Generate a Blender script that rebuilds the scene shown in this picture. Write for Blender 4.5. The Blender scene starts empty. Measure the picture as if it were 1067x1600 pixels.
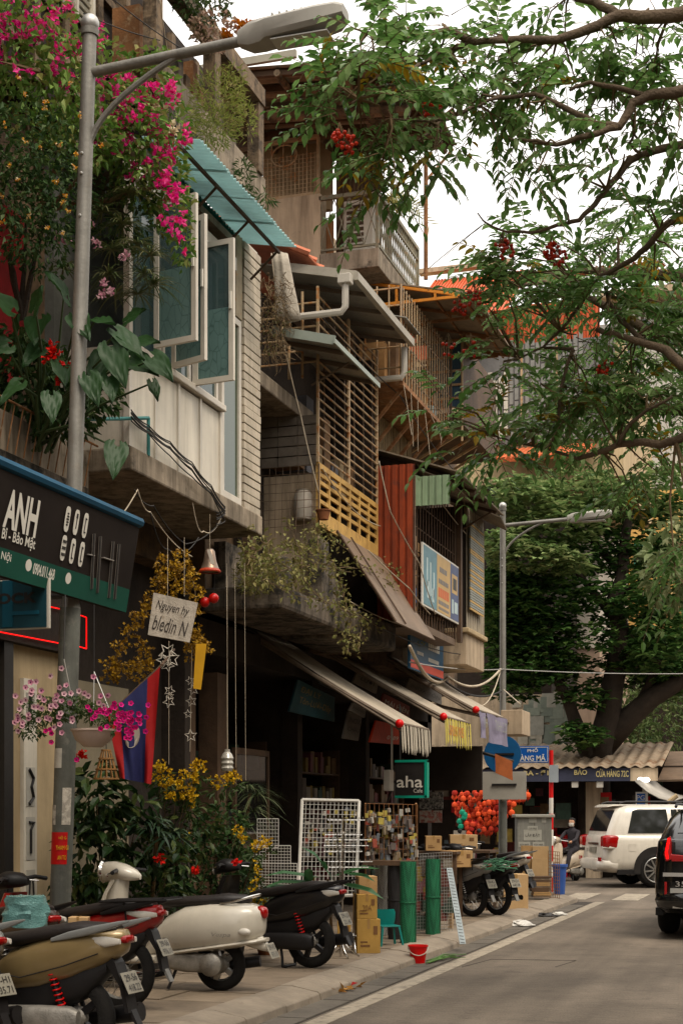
import bpy, math, random
import numpy as np
from mathutils import Vector, Matrix, Quaternion
R = random.Random(11)
sc = bpy.context.scene
C = sc.collection
# ------------------------------------------------------------------ camera, sky, sun, exposure
F, CX, CY, CAMZ = 2300.0, 533.5, 1272.0, 1.65      # focal length and principal point in photo pixels, eye height
PHI = math.atan(727 / 2300)                        # the street runs along +Y; the camera looks 17.5 deg left of it
SP, CP = math.sin(PHI), math.cos(PHI)
cam = bpy.data.cameras.new('camera')
cam.sensor_fit = 'HORIZONTAL'; cam.sensor_width = 36
cam.lens = 36 * F / 1067; cam.shift_y = (CY - 800) / 1067
cam.clip_start = 0.1; cam.clip_end = 600
co = bpy.data.objects.new('camera', cam); C.objects.link(co)
co.location = (0, 0, CAMZ); co.rotation_euler = (math.pi / 2, 0, PHI)
sc.camera = co
SUN_EL, SUN_AZ = math.radians(58), math.radians(125)
w = bpy.data.worlds.new('World'); sc.world = w; w.use_nodes = True
nt = w.node_tree; nt.nodes.clear()
N = nt.nodes.new; L = nt.links.new
sky = N('ShaderNodeTexSky'); sky.sky_type = 'NISHITA'; sky.sun_disc = False
sky.sun_elevation = SUN_EL; sky.sun_rotation = SUN_AZ
sky.dust_density = 4; sky.air_density = 1.0
hs = N('ShaderNodeHueSaturation'); hs.inputs['Saturation'].default_value = 0.15; L(sky.outputs[0], hs.inputs['Color'])
b1 = N('ShaderNodeBackground'); b1.inputs['Strength'].default_value = 0.02; L(hs.outputs[0], b1.inputs['Color'])
# overcast dome: luminance grows from the horizon to the zenith (1 + 2 sin h) / 3
tc = N('ShaderNodeTexCoord'); sx = N('ShaderNodeSeparateXYZ'); L(tc.outputs['Generated'], sx.inputs[0])
mx = N('ShaderNodeMath'); mx.operation = 'MAXIMUM'; mx.inputs[1].default_value = 0.0; L(sx.outputs['Z'], mx.inputs[0])
ma = N('ShaderNodeMath'); ma.operation = 'MULTIPLY_ADD'; ma.inputs[1].default_value = 1.0; ma.inputs[2].default_value = 0.50
L(mx.outputs[0], ma.inputs[0])
b2 = N('ShaderNodeBackground'); b2.inputs['Color'].default_value = (1.0, 0.955, 0.90, 1); L(ma.outputs[0], b2.inputs['Strength'])
ad = N('ShaderNodeAddShader'); L(b1.outputs[0], ad.inputs[0]); L(b2.outputs[0], ad.inputs[1])
wo = N('ShaderNodeOutputWorld'); L(ad.outputs[0], wo.inputs['Surface'])
sl = bpy.data.lights.new('sun', 'SUN'); sl.energy = 1.5; sl.angle = math.radians(25); sl.color = (1.0, 0.88, 0.72)
so = bpy.data.objects.new('sun', sl); C.objects.link(so)
sd = Vector((math.sin(SUN_AZ) * math.cos(SUN_EL), math.cos(SUN_AZ) * math.cos(SUN_EL), math.sin(SUN_EL)))
so.rotation_euler = (-sd).to_track_quat('-Z', 'Y').to_euler(); so.location = (6, -4, 14)
vs = sc.view_settings
vs.view_transform = 'Standard'; vs.look = 'None'; vs.exposure = 0.76; vs.gamma = 1.0; vs.use_curve_mapping = False
sc.cycles.max_bounces = 5; sc.cycles.diffuse_bounces = 2; sc.cycles.glossy_bounces = 3; sc.cycles.transparent_max_bounces = 12
sc.cycles.caustics_reflective = False; sc.cycles.caustics_refractive = False

# ------------------------------------------------------------------ rays of the photograph -> places on real planes
def ray(px, py):
    u = (px - CX) / F
    return Vector((-SP + u * CP, CP + u * SP, (CY - py) / F))
def PD(px, py, D):
    return Vector((0, 0, CAMZ)) + ray(px, py) * D
def PX(px, py, X):
    d = ray(px, py); return Vector((0, 0, CAMZ)) + d * (X / d.x)
def PY(px, py, Y):
    d = ray(px, py); return Vector((0, 0, CAMZ)) + d * (Y / d.y)
def PZ(px, py, Z):
    d = ray(px, py); return Vector((0, 0, CAMZ)) + d * ((Z - CAMZ) / d.z)

# ------------------------------------------------------------------ materials
MATS = {}
def rich(c, k):
    y = .3 * c[0] + .6 * c[1] + .1 * c[2]; return tuple(max(.002, min(1, y + (v - y) * k)) for v in c[:3])
def mixc(a, k): return tuple(max(0, min(1, c * k)) for c in a[:3]) + (1,)
def M(name, col, rough=.75, var=.25, scale=3., bump=.12, metal=0., col2=None, c2at=.58, stain=0., emis=0., coat=0., spec=.28, streak=6.):
    """noise-varied procedural surface; col2 = second colour in patches (rust, dirt), stain = dark vertical runs"""
    if name in MATS: return MATS[name]
    col = rich(col, 1.22); col2 = rich(col2, 1.22) if col2 else None
    m = bpy.data.materials.new(name); MATS[name] = m; m.use_nodes = True
    t = m.node_tree; n = t.nodes; b = n['Principled BSDF']; l = t.links.new
    g = n.new('ShaderNodeNewGeometry')
    no = n.new('ShaderNodeTexNoise'); no.inputs['Scale'].default_value = scale; no.inputs['Detail'].default_value = 6; no.inputs['Roughness'].default_value = .65
    l(g.outputs['Position'], no.inputs['Vector'])
    rp = n.new('ShaderNodeValToRGB'); l(no.outputs['Fac'], rp.inputs[0])
    rp.color_ramp.elements[0].position = .3; rp.color_ramp.elements[1].position = .7
    rp.color_ramp.elements[0].color = mixc(col, 1 - var); rp.color_ramp.elements[1].color = mixc(col, 1 + var)
    out = rp.outputs[0]
    if col2:
        n2 = n.new('ShaderNodeTexNoise'); n2.inputs['Scale'].default_value = scale * 1.9; n2.inputs['Detail'].default_value = 8; n2.inputs['Roughness'].default_value = .7
        l(g.outputs['Position'], n2.inputs['Vector'])
        r2 = n.new('ShaderNodeValToRGB'); l(n2.outputs['Fac'], r2.inputs[0])
        r2.color_ramp.elements[0].position = c2at - .05; r2.color_ramp.elements[1].position = c2at + .07
        r2.color_ramp.elements[0].color = (0, 0, 0, 1); r2.color_ramp.elements[1].color = (1, 1, 1, 1)
        mi = n.new('ShaderNodeMix'); mi.data_type = 'RGBA'
        l(r2.outputs[0], mi.inputs['Factor']); l(out, mi.inputs['A']); mi.inputs['B'].default_value = tuple(col2[:3]) + (1,)
        out = mi.outputs['Result']
    if stain:
        mp = n.new('ShaderNodeMapping'); mp.inputs['Scale'].default_value = (streak, streak, .55); l(g.outputs['Position'], mp.inputs['Vector'])
        n3 = n.new('ShaderNodeTexNoise'); n3.inputs['Scale'].default_value = 1.; n3.inputs['Detail'].default_value = 7; n3.inputs['Roughness'].default_value = .7
        l(mp.outputs[0], n3.inputs['Vector'])
        r3 = n.new('ShaderNodeValToRGB'); l(n3.outputs['Fac'], r3.inputs[0])
        r3.color_ramp.elements[0].position = .42; r3.color_ramp.elements[1].position = .68
        r3.color_ramp.elements[0].color = (1, 1, 1, 1); r3.color_ramp.elements[1].color = (1 - stain, 1 - stain * 1.02, 1 - stain * 1.06, 1)
        mu = n.new('ShaderNodeMix'); mu.data_type = 'RGBA'; mu.blend_type = 'MULTIPLY'; mu.inputs['Factor'].default_value = 1
        l(out, mu.inputs['A']); l(r3.outputs[0], mu.inputs['B']); out = mu.outputs['Result']
    l(out, b.inputs['Base Color'])
    b.inputs['Roughness'].default_value = rough; b.inputs['Metallic'].default_value = metal
    b.inputs['Specular IOR Level'].default_value = spec
    if coat: b.inputs['Coat Weight'].default_value = coat; b.inputs['Coat Roughness'].default_value = .08
    if bump:
        bp = n.new('ShaderNodeBump'); bp.inputs['Strength'].default_value = bump; bp.inputs['Distance'].default_value = .02
        nb = n.new('ShaderNodeTexNoise'); nb.inputs['Scale'].default_value = scale * 9; nb.inputs['Detail'].default_value = 4
        l(g.outputs['Position'], nb.inputs['Vector']); l(nb.outputs['Fac'], bp.inputs['Height']); l(bp.outputs[0], b.inputs['Normal'])
    if emis:
        b.inputs['Emission Color'].default_value = tuple(col[:3]) + (1,); b.inputs['Emission Strength'].default_value = emis
    return m
def leafM(name, cols, trans=.3, rough=.55):
    """leaves: every leaf (mesh island) draws its own colour from the list"""
    if name in MATS: return MATS[name]
    m = bpy.data.materials.new(name); MATS[name] = m; m.use_nodes = True
    t = m.node_tree; n = t.nodes; b = n['Principled BSDF']; l = t.links.new
    g = n.new('ShaderNodeNewGeometry'); rp = n.new('ShaderNodeValToRGB'); rp.color_ramp.interpolation = 'LINEAR'
    e = rp.color_ramp.elements
    for i, c in enumerate(cols):
        p = i / max(1, len(cols) - 1)
        el = e[i] if i < 2 and len(cols) == 2 else (e[0] if i == 0 else e[len(e) - 1] if i == len(cols) - 1 else e.new(p))
        el.position = p; el.color = rich(c, 1.18) + (1,)
    l(g.outputs['Random Per Island'], rp.inputs[0]); l(rp.outputs[0], b.inputs['Base Color'])
    b.inputs['Roughness'].default_value = rough; b.inputs['Specular IOR Level'].default_value = .2
    if trans:
        tr = n.new('ShaderNodeBsdfTranslucent'); l(rp.outputs[0], tr.inputs['Color'])
        ms = n.new('ShaderNodeMixShader'); ms.inputs[0].default_value = trans
        o = n['Material Output']; l(b.outputs[0], ms.inputs[1]); l(tr.outputs[0], ms.inputs[2]); l(ms.outputs[0], o.inputs['Surface'])
    return m
def glassM(name, tint, clear=.35, rough=.04):
    if name in MATS: return MATS[name]
    m = bpy.data.materials.new(name); MATS[name] = m; m.use_nodes = True
    t = m.node_tree; n = t.nodes; b = n['Principled BSDF']; l = t.links.new
    b.inputs['Base Color'].default_value = tuple(tint) + (1,); b.inputs['Roughness'].default_value = rough; b.inputs['Specular IOR Level'].default_value = .8
    tr = n.new('ShaderNodeBsdfTransparent'); tr.inputs['Color'].default_value = tuple(min(1, c * 1.2 + .55) for c in tint) + (1,)
    ms = n.new('ShaderNodeMixShader'); ms.inputs[0].default_value = clear
    l(b.outputs[0], ms.inputs[1]); l(tr.outputs[0], ms.inputs[2]); l(ms.outputs[0], n['Material Output'].inputs['Surface'])
    return m
def sheetM(name, col, trans=.45, var=.12):
    """thin translucent sheet (plastic roofing, cloth)"""
    if name in MATS: return MATS[name]
    m = M(name, col, rough=.5, var=var, scale=2.5, bump=.05)
    t = m.node_tree; n = t.nodes; b = n['Principled BSDF']; l = t.links.new
    src = b.inputs['Base Color'].links[0].from_socket
    tr = n.new('ShaderNodeBsdfTranslucent'); l(src, tr.inputs['Color'])
    ms = n.new('ShaderNodeMixShader'); ms.inputs[0].default_value = trans
    l(b.outputs[0], ms.inputs[1]); l(tr.outputs[0], ms.inputs[2]); l(ms.outputs[0], n['Material Output'].inputs['Surface'])
    return m

# ------------------------------------------------------------------ scene graph helpers
WL = {}          # place of every object's origin in the frame its parts are modelled in
def tag(o, label=None, cat=None, group=None, kind=None):
    for k, v in (('label', label), ('category', cat), ('group', group), ('kind', kind)):
        if v: o[k] = v
    return o
def thing(name, label, cat, loc, group=None, rotz=None, kind=None, tilt=None):
    """an Empty at a thing's base; with rotz its parts are modelled in its own frame, else in the world's"""
    o = bpy.data.objects.new(name, None); C.objects.link(o); o.empty_display_size = .2
    o.location = loc
    if rotz is not None:
        o.rotation_euler = tilt(rotz) if tilt else (0, 0, rotz); WL[o] = Vector((0, 0, 0))
    else: WL[o] = Vector(loc)
    return tag(o, label, cat, group, kind)
def place(o, parent, origin):
    C.objects.link(o)
    if parent: o.parent = parent; o.location = Vector(origin) - WL[parent]
    else: o.location = origin
    WL[o] = Vector(origin)
    return o
_CUBE = {}; _CYL = {}
def piece(name, mat, parent, x0, x1, y0, y1, z0, z1, rot=None):
    """box-shaped piece on a shared mesh"""
    if mat not in _CUBE:
        me = bpy.data.meshes.new('piece'); s = .5
        v = [(x, y, z) for z in (-s, s) for y in (-s, s) for x in (-s, s)]
        me.from_pydata(v, [], [(0, 2, 3, 1), (4, 5, 7, 6), (0, 1, 5, 4), (2, 6, 7, 3), (0, 4, 6, 2), (1, 3, 7, 5)]); me.materials.append(mat); _CUBE[mat] = me
    o = bpy.data.objects.new(name, _CUBE[mat])
    place(o, parent, ((x0 + x1) / 2, (y0 + y1) / 2, (z0 + z1) / 2)); o.scale = (abs(x1 - x0), abs(y1 - y0), abs(z1 - z0))
    if rot: o.rotation_euler = rot
    return o
def bar(name, mat, parent, p0, p1, r, n=7):
    """round bar on a shared mesh"""
    k = (mat, n)
    if k not in _CYL:
        me = bpy.data.meshes.new('bar'); v = []; f = []
        for z in (-.5, .5):
            for i in range(n): v.append((math.cos(2 * math.pi * i / n), math.sin(2 * math.pi * i / n), z))
        for i in range(n): f.append((i, (i + 1) % n, n + (i + 1) % n, n + i))
        f.append(tuple(range(n - 1, -1, -1))); f.append(tuple(range(n, 2 * n)))
        me.from_pydata(v, [], f); me.materials.append(mat); _CYL[k] = me
    p0, p1 = Vector(p0), Vector(p1); d = p1 - p0
    o = bpy.data.objects.new(name, _CYL[k]); place(o, parent, (p0 + p1) / 2)
    o.scale = (r, r, d.length); o.rotation_mode = 'QUATERNION'; o.rotation_quaternion = Vector((0, 0, 1)).rotation_difference(d)
    return o
def sqbar(name, mat, parent, p0, p1, w, t=None):
    """square bar between two points"""
    p0, p1 = Vector(p0), Vector(p1); d = p1 - p0; c = (p0 + p1) / 2
    o = piece(name, mat, parent, c.x - .5, c.x + .5, c.y - .5, c.y + .5, c.z - .5, c.z + .5)
    o.scale = (w, t or w, d.length); o.rotation_mode = 'QUATERNION'; o.rotation_quaternion = d.to_track_quat('Z', 'Y')
    return o
def frame_of(d):
    d = d.normalized(); a = Vector((0, 0, 1)) if abs(d.z) < .9 else Vector((1, 0, 0))
    u = d.cross(a).normalized(); return u, d.cross(u).normalized()
class MB:
    def __init__(s): s.V = []; s.F = []
    def add(s, v, f):
        k = len(s.V); s.V += [tuple(p) for p in v]; s.F += [tuple(k + i for i in q) for q in f]; return s
    def box(s, x0, x1, y0, y1, z0, z1):
        v = [(x, y, z) for z in (z0, z1) for y in (y0, y1) for x in (x0, x1)]
        return s.add(v, [(0, 2, 3, 1), (4, 5, 7, 6), (0, 1, 5, 4), (2, 6, 7, 3), (0, 4, 6, 2), (1, 3, 7, 5)])
    def obox(s, c, ax, ay, az):
        c, ax, ay, az = map(Vector, (c, ax, ay, az))
        v = [c + ax * i + ay * j + az * k for k in (-1, 1) for j in (-1, 1) for i in (-1, 1)]
        return s.add(v, [(0, 2, 3, 1), (4, 5, 7, 6), (0, 1, 5, 4), (2, 6, 7, 3), (0, 4, 6, 2), (1, 3, 7, 5)])
    def beam(s, p0, p1, w, h=None):
        p0, p1 = Vector(p0), Vector(p1); u, v = frame_of(p1 - p0)
        return s.obox((p0 + p1) / 2, u * w / 2, v * (h or w) / 2, (p1 - p0) / 2)
    def poly(s, pts): return s.add(pts, [tuple(range(len(pts)))])
    def prism(s, pts, ext):
        n = len(pts); ext = Vector(ext); a = [Vector(p) for p in pts]; v = a + [p + ext for p in a]
        return s.add(v, [tuple(range(n - 1, -1, -1)), tuple(range(n, 2 * n))] + [(i, (i + 1) % n, n + (i + 1) % n, n + i) for i in range(n)])
    def sheet(s, a, b, c, d, t=.02):
        a, b, c, d = map(Vector, (a, b, c, d)); n = (b - a).cross(d - a).normalized() * t
        return s.prism([a, b, c, d], n)
    def loft(s, rings, cap=True, close=True):
        n = len(rings[0]); v = [p for r in rings for p in r]; f = []
        for k in range(len(rings) - 1):
            for i in range(n if close else n - 1):
                j = (i + 1) % n; f.append((k * n + i, k * n + j, (k + 1) * n + j, (k + 1) * n + i))
        if cap: f.append(tuple(range(n - 1, -1, -1))); f.append(tuple(range((len(rings) - 1) * n, len(rings) * n)))
        return s.add(v, f)
    def tube(s, pts, r, n=6, cap=True):
        pts = [Vector(p) for p in pts]; rs = r if isinstance(r, (list, tuple)) else [r] * len(pts); rings = []; u = None
        for i, p in enumerate(pts):
            d = (pts[min(i + 1, len(pts) - 1)] - pts[max(i - 1, 0)])
            if d.length < 1e-9: d = Vector((0, 0, 1))
            d.normalize()
            if u is None: u, v = frame_of(d)
            else:
                u = (u - d * u.dot(d)); u = u.normalized() if u.length > 1e-6 else frame_of(d)[0]; v = d.cross(u)
            rings.append([p + (u * math.cos(2 * math.pi * k / n) + v * math.sin(2 * math.pi * k / n)) * rs[i] for k in range(n)])
        return s.loft(rings, cap)
    def cyl(s, p0, p1, r0, r1=None, n=12): return s.tube([p0, p1], [r0, r0 if r1 is None else r1], n)
    def lathe(s, prof, c, n=16, ax=(0, 0, 1), cap=False):
        c, ax = Vector(c), Vector(ax).normalized(); u, v = frame_of(ax)
        return s.loft([[c + ax * z + (u * math.cos(2 * math.pi * k / n) + v * math.sin(2 * math.pi * k / n)) * max(r, 1e-4) for k in range(n)] for r, z in prof], cap)
    def ball(s, c, r, n=10, m=7, sc=(1, 1, 1)):
        c = Vector(c)
        rings = [[c + Vector((math.sin(math.pi * j / m) * math.cos(2 * math.pi * k / n) * r * sc[0], math.sin(math.pi * j / m) * math.sin(2 * math.pi * k / n) * r * sc[1], math.cos(math.pi * j / m) * r * sc[2])) for k in range(n)] for j in range(1, m)]
        k0 = len(s.V); s.loft(rings, False); top = len(s.V); s.V += [tuple(c + Vector((0, 0, r * sc[2]))), tuple(c - Vector((0, 0, r * sc[2])))]
        for k in range(n):
            s.F.append((k0 + (k + 1) % n, k0 + k, top)); b = k0 + (m - 2) * n; s.F.append((b + k, b + (k + 1) % n, top + 1))
        return s
    def corr(s, o, run, across, n, amp, t=.006, kind='sine', step=8):
        """corrugated sheet: ridges run along `run`, n waves along `across`; two skins t apart"""
        o, run, across = Vector(o), Vector(run), Vector(across); nn = run.cross(across).normalized()
        prof = []
        if kind == 'sine':
            for i in range(n * step + 1): prof.append((i / (n * step), math.sin(2 * math.pi * i / step) * amp))
        else:
            for i in range(n):
                for a, h in ((0, 0), (.55, 0), (.65, 1), (.9, 1)): prof.append(((i + a) / n, h * amp))
            prof.append((1, 0))
        top = [o + across * a + nn * h for a, h in prof]; bot = [p - nn * t for p in reversed(top)]
        ring = top + bot
        return s.loft([ring, [p + run for p in ring]], True)
    def leaf(s, p, d, nrm, ln, wd, fold=.25, fat=.45, six=False):
        """leaf blade: folded along the midrib"""
        d = d.normalized(); sd = d.cross(nrm); sd = sd.normalized() if sd.length > 1e-6 else Vector((1, 0, 0)); up = sd.cross(d)
        k = len(s.V); a = p; t = p + d * ln - up * ln * .12
        if six:
            m1 = p + d * ln * .3; m2 = p + d * ln * .68; o = up * wd * fold
            s.V += [tuple(a), tuple(m1 + sd * wd * .5 + o), tuple(m2 + sd * wd * .42 + o), tuple(t), tuple(m2 - sd * wd * .42 + o), tuple(m1 - sd * wd * .5 + o), tuple(m1), tuple(m2)]
            s.F += [(k, k + 1, k + 6), (k + 6, k + 1, k + 2, k + 7), (k + 7, k + 2, k + 3), (k, k + 6, k + 5), (k + 6, k + 7, k + 4, k + 5), (k + 7, k + 3, k + 4)]
        else:
            m = p + d * ln * fat + up * wd * fold
            s.V += [tuple(a), tuple(m + sd * wd / 2), tuple(t), tuple(m - sd * wd / 2)]; s.F += [(k, k + 1, k + 2), (k, k + 2, k + 3)]
        return s
    def build(s, name, mat, parent=None, smooth=False, origin=None, bevel=0., **kw):
        V = s.V
        if origin is None:
            if parent: origin = WL[parent]
            else:
                a = np.array(V); origin = ((a[:, 0].min() + a[:, 0].max()) / 2, (a[:, 1].min() + a[:, 1].max()) / 2, a[:, 2].min())
        o3 = Vector(origin); me = bpy.data.meshes.new(name)
        me.from_pydata([(x - o3.x, y - o3.y, z - o3.z) for x, y, z in V], [], s.F)
        me.materials.append(mat)
        if smooth:
            me.polygons.foreach_set('use_smooth', [True] * len(me.polygons))
            if smooth != 'all':
                me.update()
                try: me.set_sharp_from_angle(angle=math.radians(smooth if smooth is not True else 40))
                except Exception: pass
        me.validate()
        o = bpy.data.objects.new(name, me); place(o, parent, o3)
        if bevel:
            b = o.modifiers.new('bevel', 'BEVEL'); b.width = bevel; b.segments = 2; b.limit_method = 'ANGLE'; b.angle_limit = math.radians(40)
        return tag(o, **kw) if kw else o
def boxo(name, mat, parent, x0, x1, y0, y1, z0, z1, bevel=0., **kw):
    return MB().box(x0, x1, y0, y1, z0, z1).build(name, mat, parent, bevel=bevel, **kw)
def text(s, c, right, up, h, mat, parent, wd=None, name='lettering', bold=.0, depth=.002, shear=0.):
    """flat lettering as a mesh, centred at c"""
    cu = bpy.data.curves.new('t', 'FONT'); cu.body = s; cu.size = 1; cu.align_x = 'CENTER'; cu.align_y = 'CENTER'; cu.offset = bold; cu.shear = shear; cu.resolution_u = 3
    ob = bpy.data.objects.new('t', cu); me0 = ob.to_mesh()
    V = [v.co.copy() for v in me0.vertices]; Fc = [tuple(p.vertices) for p in me0.polygons]
    ob.to_mesh_clear(); bpy.data.objects.remove(ob); bpy.data.curves.remove(cu)
    if not V: return None
    x0, x1 = min(v.x for v in V), max(v.x for v in V); y0, y1 = min(v.y for v in V), max(v.y for v in V)
    c, right, up = Vector(c), Vector(right).normalized(), Vector(up); upn = up.normalized(); nr = right.cross(upn).normalized()
    sy = h / max(1e-6, y1 - y0); sxx = (wd / max(1e-6, x1 - x0)) if wd else sy
    mb = MB(); mb.V = [tuple(c + right * (v.x - (x0 + x1) / 2) * sxx + upn * (v.y - (y0 + y1) / 2) * sy + nr * depth) for v in V]; mb.F = Fc
    return mb.build(name, mat, parent)
def rv(a=1.): return Vector((R.uniform(-a, a), R.uniform(-a, a), R.uniform(-a, a)))
def lerp(a, b, t): return a + (b - a) * t
EX, EY, EZ = Vector((1, 0, 0)), Vector((0, 1, 0)), Vector((0, 0, 1))
# ------------------------------------------------------------------ palette
m_asph = M('asphalt', (.152, .127, .102), .9, .16, 1.3, .6, col2=(.115, .096, .078), c2at=.6)
m_gut = M('gutter_stone', (.10, .088, .074), .9, .3, 2.2, .4)
m_pave = M('paving_stone', (.165, .132, .10), .85, .3, 1.6, .25, col2=(.10, .085, .07), c2at=.6)
m_pave2 = M('paving_stone_b', (.19, .153, .115), .85, .3, 2.1, .25, col2=(.11, .095, .08), c2at=.62)
m_joint = M('paving_joint', (.045, .038, .032), .95, .3, 6)
m_kerb = M('kerb_stone', (.215, .182, .145), .85, .25, 2.3, .3, col2=(.16, .13, .10), c2at=.62)
m_line = M('road_paint', (.29, .255, .205), .85, .18, 4, .3, col2=(.16, .136, .11), c2at=.55)
m_conc = M('aged_concrete', (.27, .225, .175), .9, .3, 1.4, .4, col2=(.10, .085, .068), c2at=.6, stain=.72)
m_conc_d = M('mossy_concrete', (.15, .125, .10), .92, .4, 2.0, .6, col2=(.03, .027, .022), c2at=.52, stain=.8)
m_beige = M('beige_render', (.43, .345, .255), .9, .16, 1.2, .25, col2=(.22, .18, .14), c2at=.66, stain=.45)
m_cream = M('cream_wall', (.42, .33, .215), .8, .12, 1.5, .15, stain=.25)
m_white = M('white_panel', (.60, .555, .475), .55, .10, 1.6, .08, col2=(.42, .37, .3), c2at=.68, stain=.28)
m_sid = M('white_siding', (.45, .395, .32), .8, .25, 2.6, .2, col2=(.30, .20, .12), c2at=.66, stain=.35)
m_frame = M('window_frame', (.52, .48, .42), .5, .12, 3, .05)
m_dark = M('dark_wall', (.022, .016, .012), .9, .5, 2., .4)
m_brown = M('brown_wall', (.115, .078, .05), .85, .4, 1.7, .4, col2=(.05, .035, .024), c2at=.55, stain=.5)
m_wood = M('dark_wood', (.075, .047, .030), .7, .35, 4, .3)
m_rust = M('rusty_steel', (.20, .10, .05), .75, .4, 5, .3, col2=(.30, .21, .13), c2at=.58)
m_bars = M('painted_bars', (.34, .255, .165), .6, .25, 4, .15, col2=(.30, .13, .05), c2at=.56)
m_barsd = M('dark_bars', (.12, .085, .06), .6, .3, 4, .15)
m_yel = M('yellow_lattice', (.44, .285, .12), .65, .2, 3, .2, col2=(.30, .18, .08), c2at=.58, stain=.25)
m_red = M('red_corrugated', (.22, .05, .026), .6, .25, 2.5, .1, col2=(.12, .04, .028), c2at=.6, stain=.5)
m_redroof = M('red_roof', (.42, .10, .052), .6, .16, 2, .1, stain=.2)
m_tile = M('roof_tile', (.38, .115, .06), .8, .3, 5, .3)
m_tile2 = M('faded_tile', (.43, .17, .11), .8, .25, 4, .3)
m_green = M('green_corrugated', (.23, .30, .20), .5, .15, 3, .1, stain=.3)
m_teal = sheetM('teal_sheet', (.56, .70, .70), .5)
m_teald = sheetM('teal_sheet_shaded_layer', (.07, .20, .18), .3)  # shade on the awning's inner sheets put into a darker teal
m_grey = M('grey_sheet', (.24, .235, .21), .5, .2, 2, .1, col2=(.16, .14, .115), c2at=.62)
m_roof_u = M('dull_roof_sheet', (.20, .165, .125), .7, .3, 2, .2, stain=.4)
m_pvc = M('pvc_pipe', (.44, .41, .36), .4, .1, 3, .03)
m_zinc = M('galvanised', (.42, .41, .39), .42, .18, 5, .1, metal=.65)
m_awn = M('awning_cloth', (.38, .33, .265), .8, .12, 2.2, .15, stain=.25, streak=3)
m_awn_u = M('awning_frame', (.13, .10, .075), .7, .3, 3)
m_tarp = M('brown_tarp', (.145, .105, .075), .55, .25, 1.8, .3, col2=(.21, .16, .12), c2at=.6)
m_black = M('black_paint', (.018, .016, .015), .45, .3, 4, .05)
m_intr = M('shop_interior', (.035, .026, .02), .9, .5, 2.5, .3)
m_whitep = M('white_print', (.62, .59, .53), .6, .06, 4, 0)
m_glass = glassM('window_glass', (.06, .10, .10), .3)
m_glassg = glassM('green_glass', (.035, .06, .03), .08, .03)
m_cable = M('black_cable', (.02, .018, .016), .6, .2, 4, 0)
m_cablel = M('pale_cable', (.42, .36, .28), .6, .2, 4, 0)
m_pole = M('lamp_pole_steel', (.20, .19, .17), .5, .2, 4, .15, metal=.35, col2=(.2, .18, .155), c2at=.62, stain=.3)

# asphalt: fine grain plus long worn streaks in the driving direction
_t = m_asph.node_tree; _n = _t.nodes; _l = _t.links.new; _b = _n['Principled BSDF']; _src = _b.inputs['Base Color'].links[0].from_socket; _g = _n.new('ShaderNodeNewGeometry')
for _sc, _ns, _lo, _p0, _p1 in (((2.2, .16, 1), 1., .74, .40, .66), ((1, 1, 1), 60., .72, .35, .62), ((.5, .5, 1), 1., .82, .42, .6)):
    _m = _n.new('ShaderNodeMapping'); _m.inputs['Scale'].default_value = _sc; _l(_g.outputs['Position'], _m.inputs['Vector']); _q = _n.new('ShaderNodeTexNoise'); _q.inputs['Scale'].default_value = _ns; _q.inputs['Detail'].default_value = 5; _l(_m.outputs[0], _q.inputs['Vector'])
    _r = _n.new('ShaderNodeValToRGB'); _r.color_ramp.elements[0].position = _p0; _r.color_ramp.elements[1].position = _p1; _r.color_ramp.elements[0].color = (_lo, _lo, _lo, 1); _r.color_ramp.elements[1].color = (1.08, 1.08, 1.08, 1); _l(_q.outputs['Fac'], _r.inputs[0])
    _x = _n.new('ShaderNodeMix'); _x.data_type = 'RGBA'; _x.blend_type = 'MULTIPLY'; _x.inputs['Factor'].default_value = 1; _l(_src, _x.inputs['A']); _l(_r.outputs[0], _x.inputs['B']); _src = _x.outputs['Result']
_l(_src, _b.inputs['Base Color'])
# ------------------------------------------------------------------ ground
road = boxo('road', m_asph, None, -160, 160, -30, 300, -.3, 0, kind='structure')
KX0, KX1, SW = -4.46, -4.08, .12
def corner(x, n=9):         # the pavement turns the corner at the crossing
    r = -4.08 - x; cxx, cyy = -7.4, 27.4; rad = cxx * -1 - 4.08 - r
    return [(cxx + rad * math.cos(a), cyy + rad * math.sin(a)) for a in [math.pi / 2 * i / n for i in range(n + 1)]]
side = MB()
ring = [(-30, -3), (KX0, -3)] + corner(KX0) + [(-30, corner(KX0)[-1][1])]
side.prism([(x, y, 0) for x, y in ring], (0, 0, SW - .035))
pav = side.build('pavement', m_joint, None, origin=(-6, 12, 0), kind='structure')
# paving slabs one by one where the photograph shows them
y = 8.6; row = 0
while y < 21.5:
    dy = .62; x = KX0 - .01 - (row % 2) * .3; k = 0
    while x > -7.4 and k < 6:
        dx = .6 if k or not row % 2 else .6
        piece('paving_slab', R.choice((m_pave, m_pave, m_pave2)), pav, x - dx + .008, x - .008 if k else KX0 - .008, y + .008, y + dy - .008, .05, SW + R.uniform(-.004, .006))
        x -= dx; k += 1
    y += dy; row += 1
MB().prism([(x, yy, SW - .036) for x, yy in [(-30, y), (KX0, y)] + corner(KX0) + [(-30, corner(KX0)[-1][1])]], (0, 0, .036)).build('far_paving', m_pave, pav)
MB().box(-30, -7.4, -3, y, SW - .036, SW - .002).box(-7.42, KX0, -3, 8.58, SW - .036, SW).build('inner_paving', m_pave, pav)
kerb = MB().box(KX0, KX1 - .02, -3, 27.4, -.05, .012).build('kerb', m_joint, None, origin=(-4.2, 12, 0), kind='structure')
y = 7.8
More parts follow.
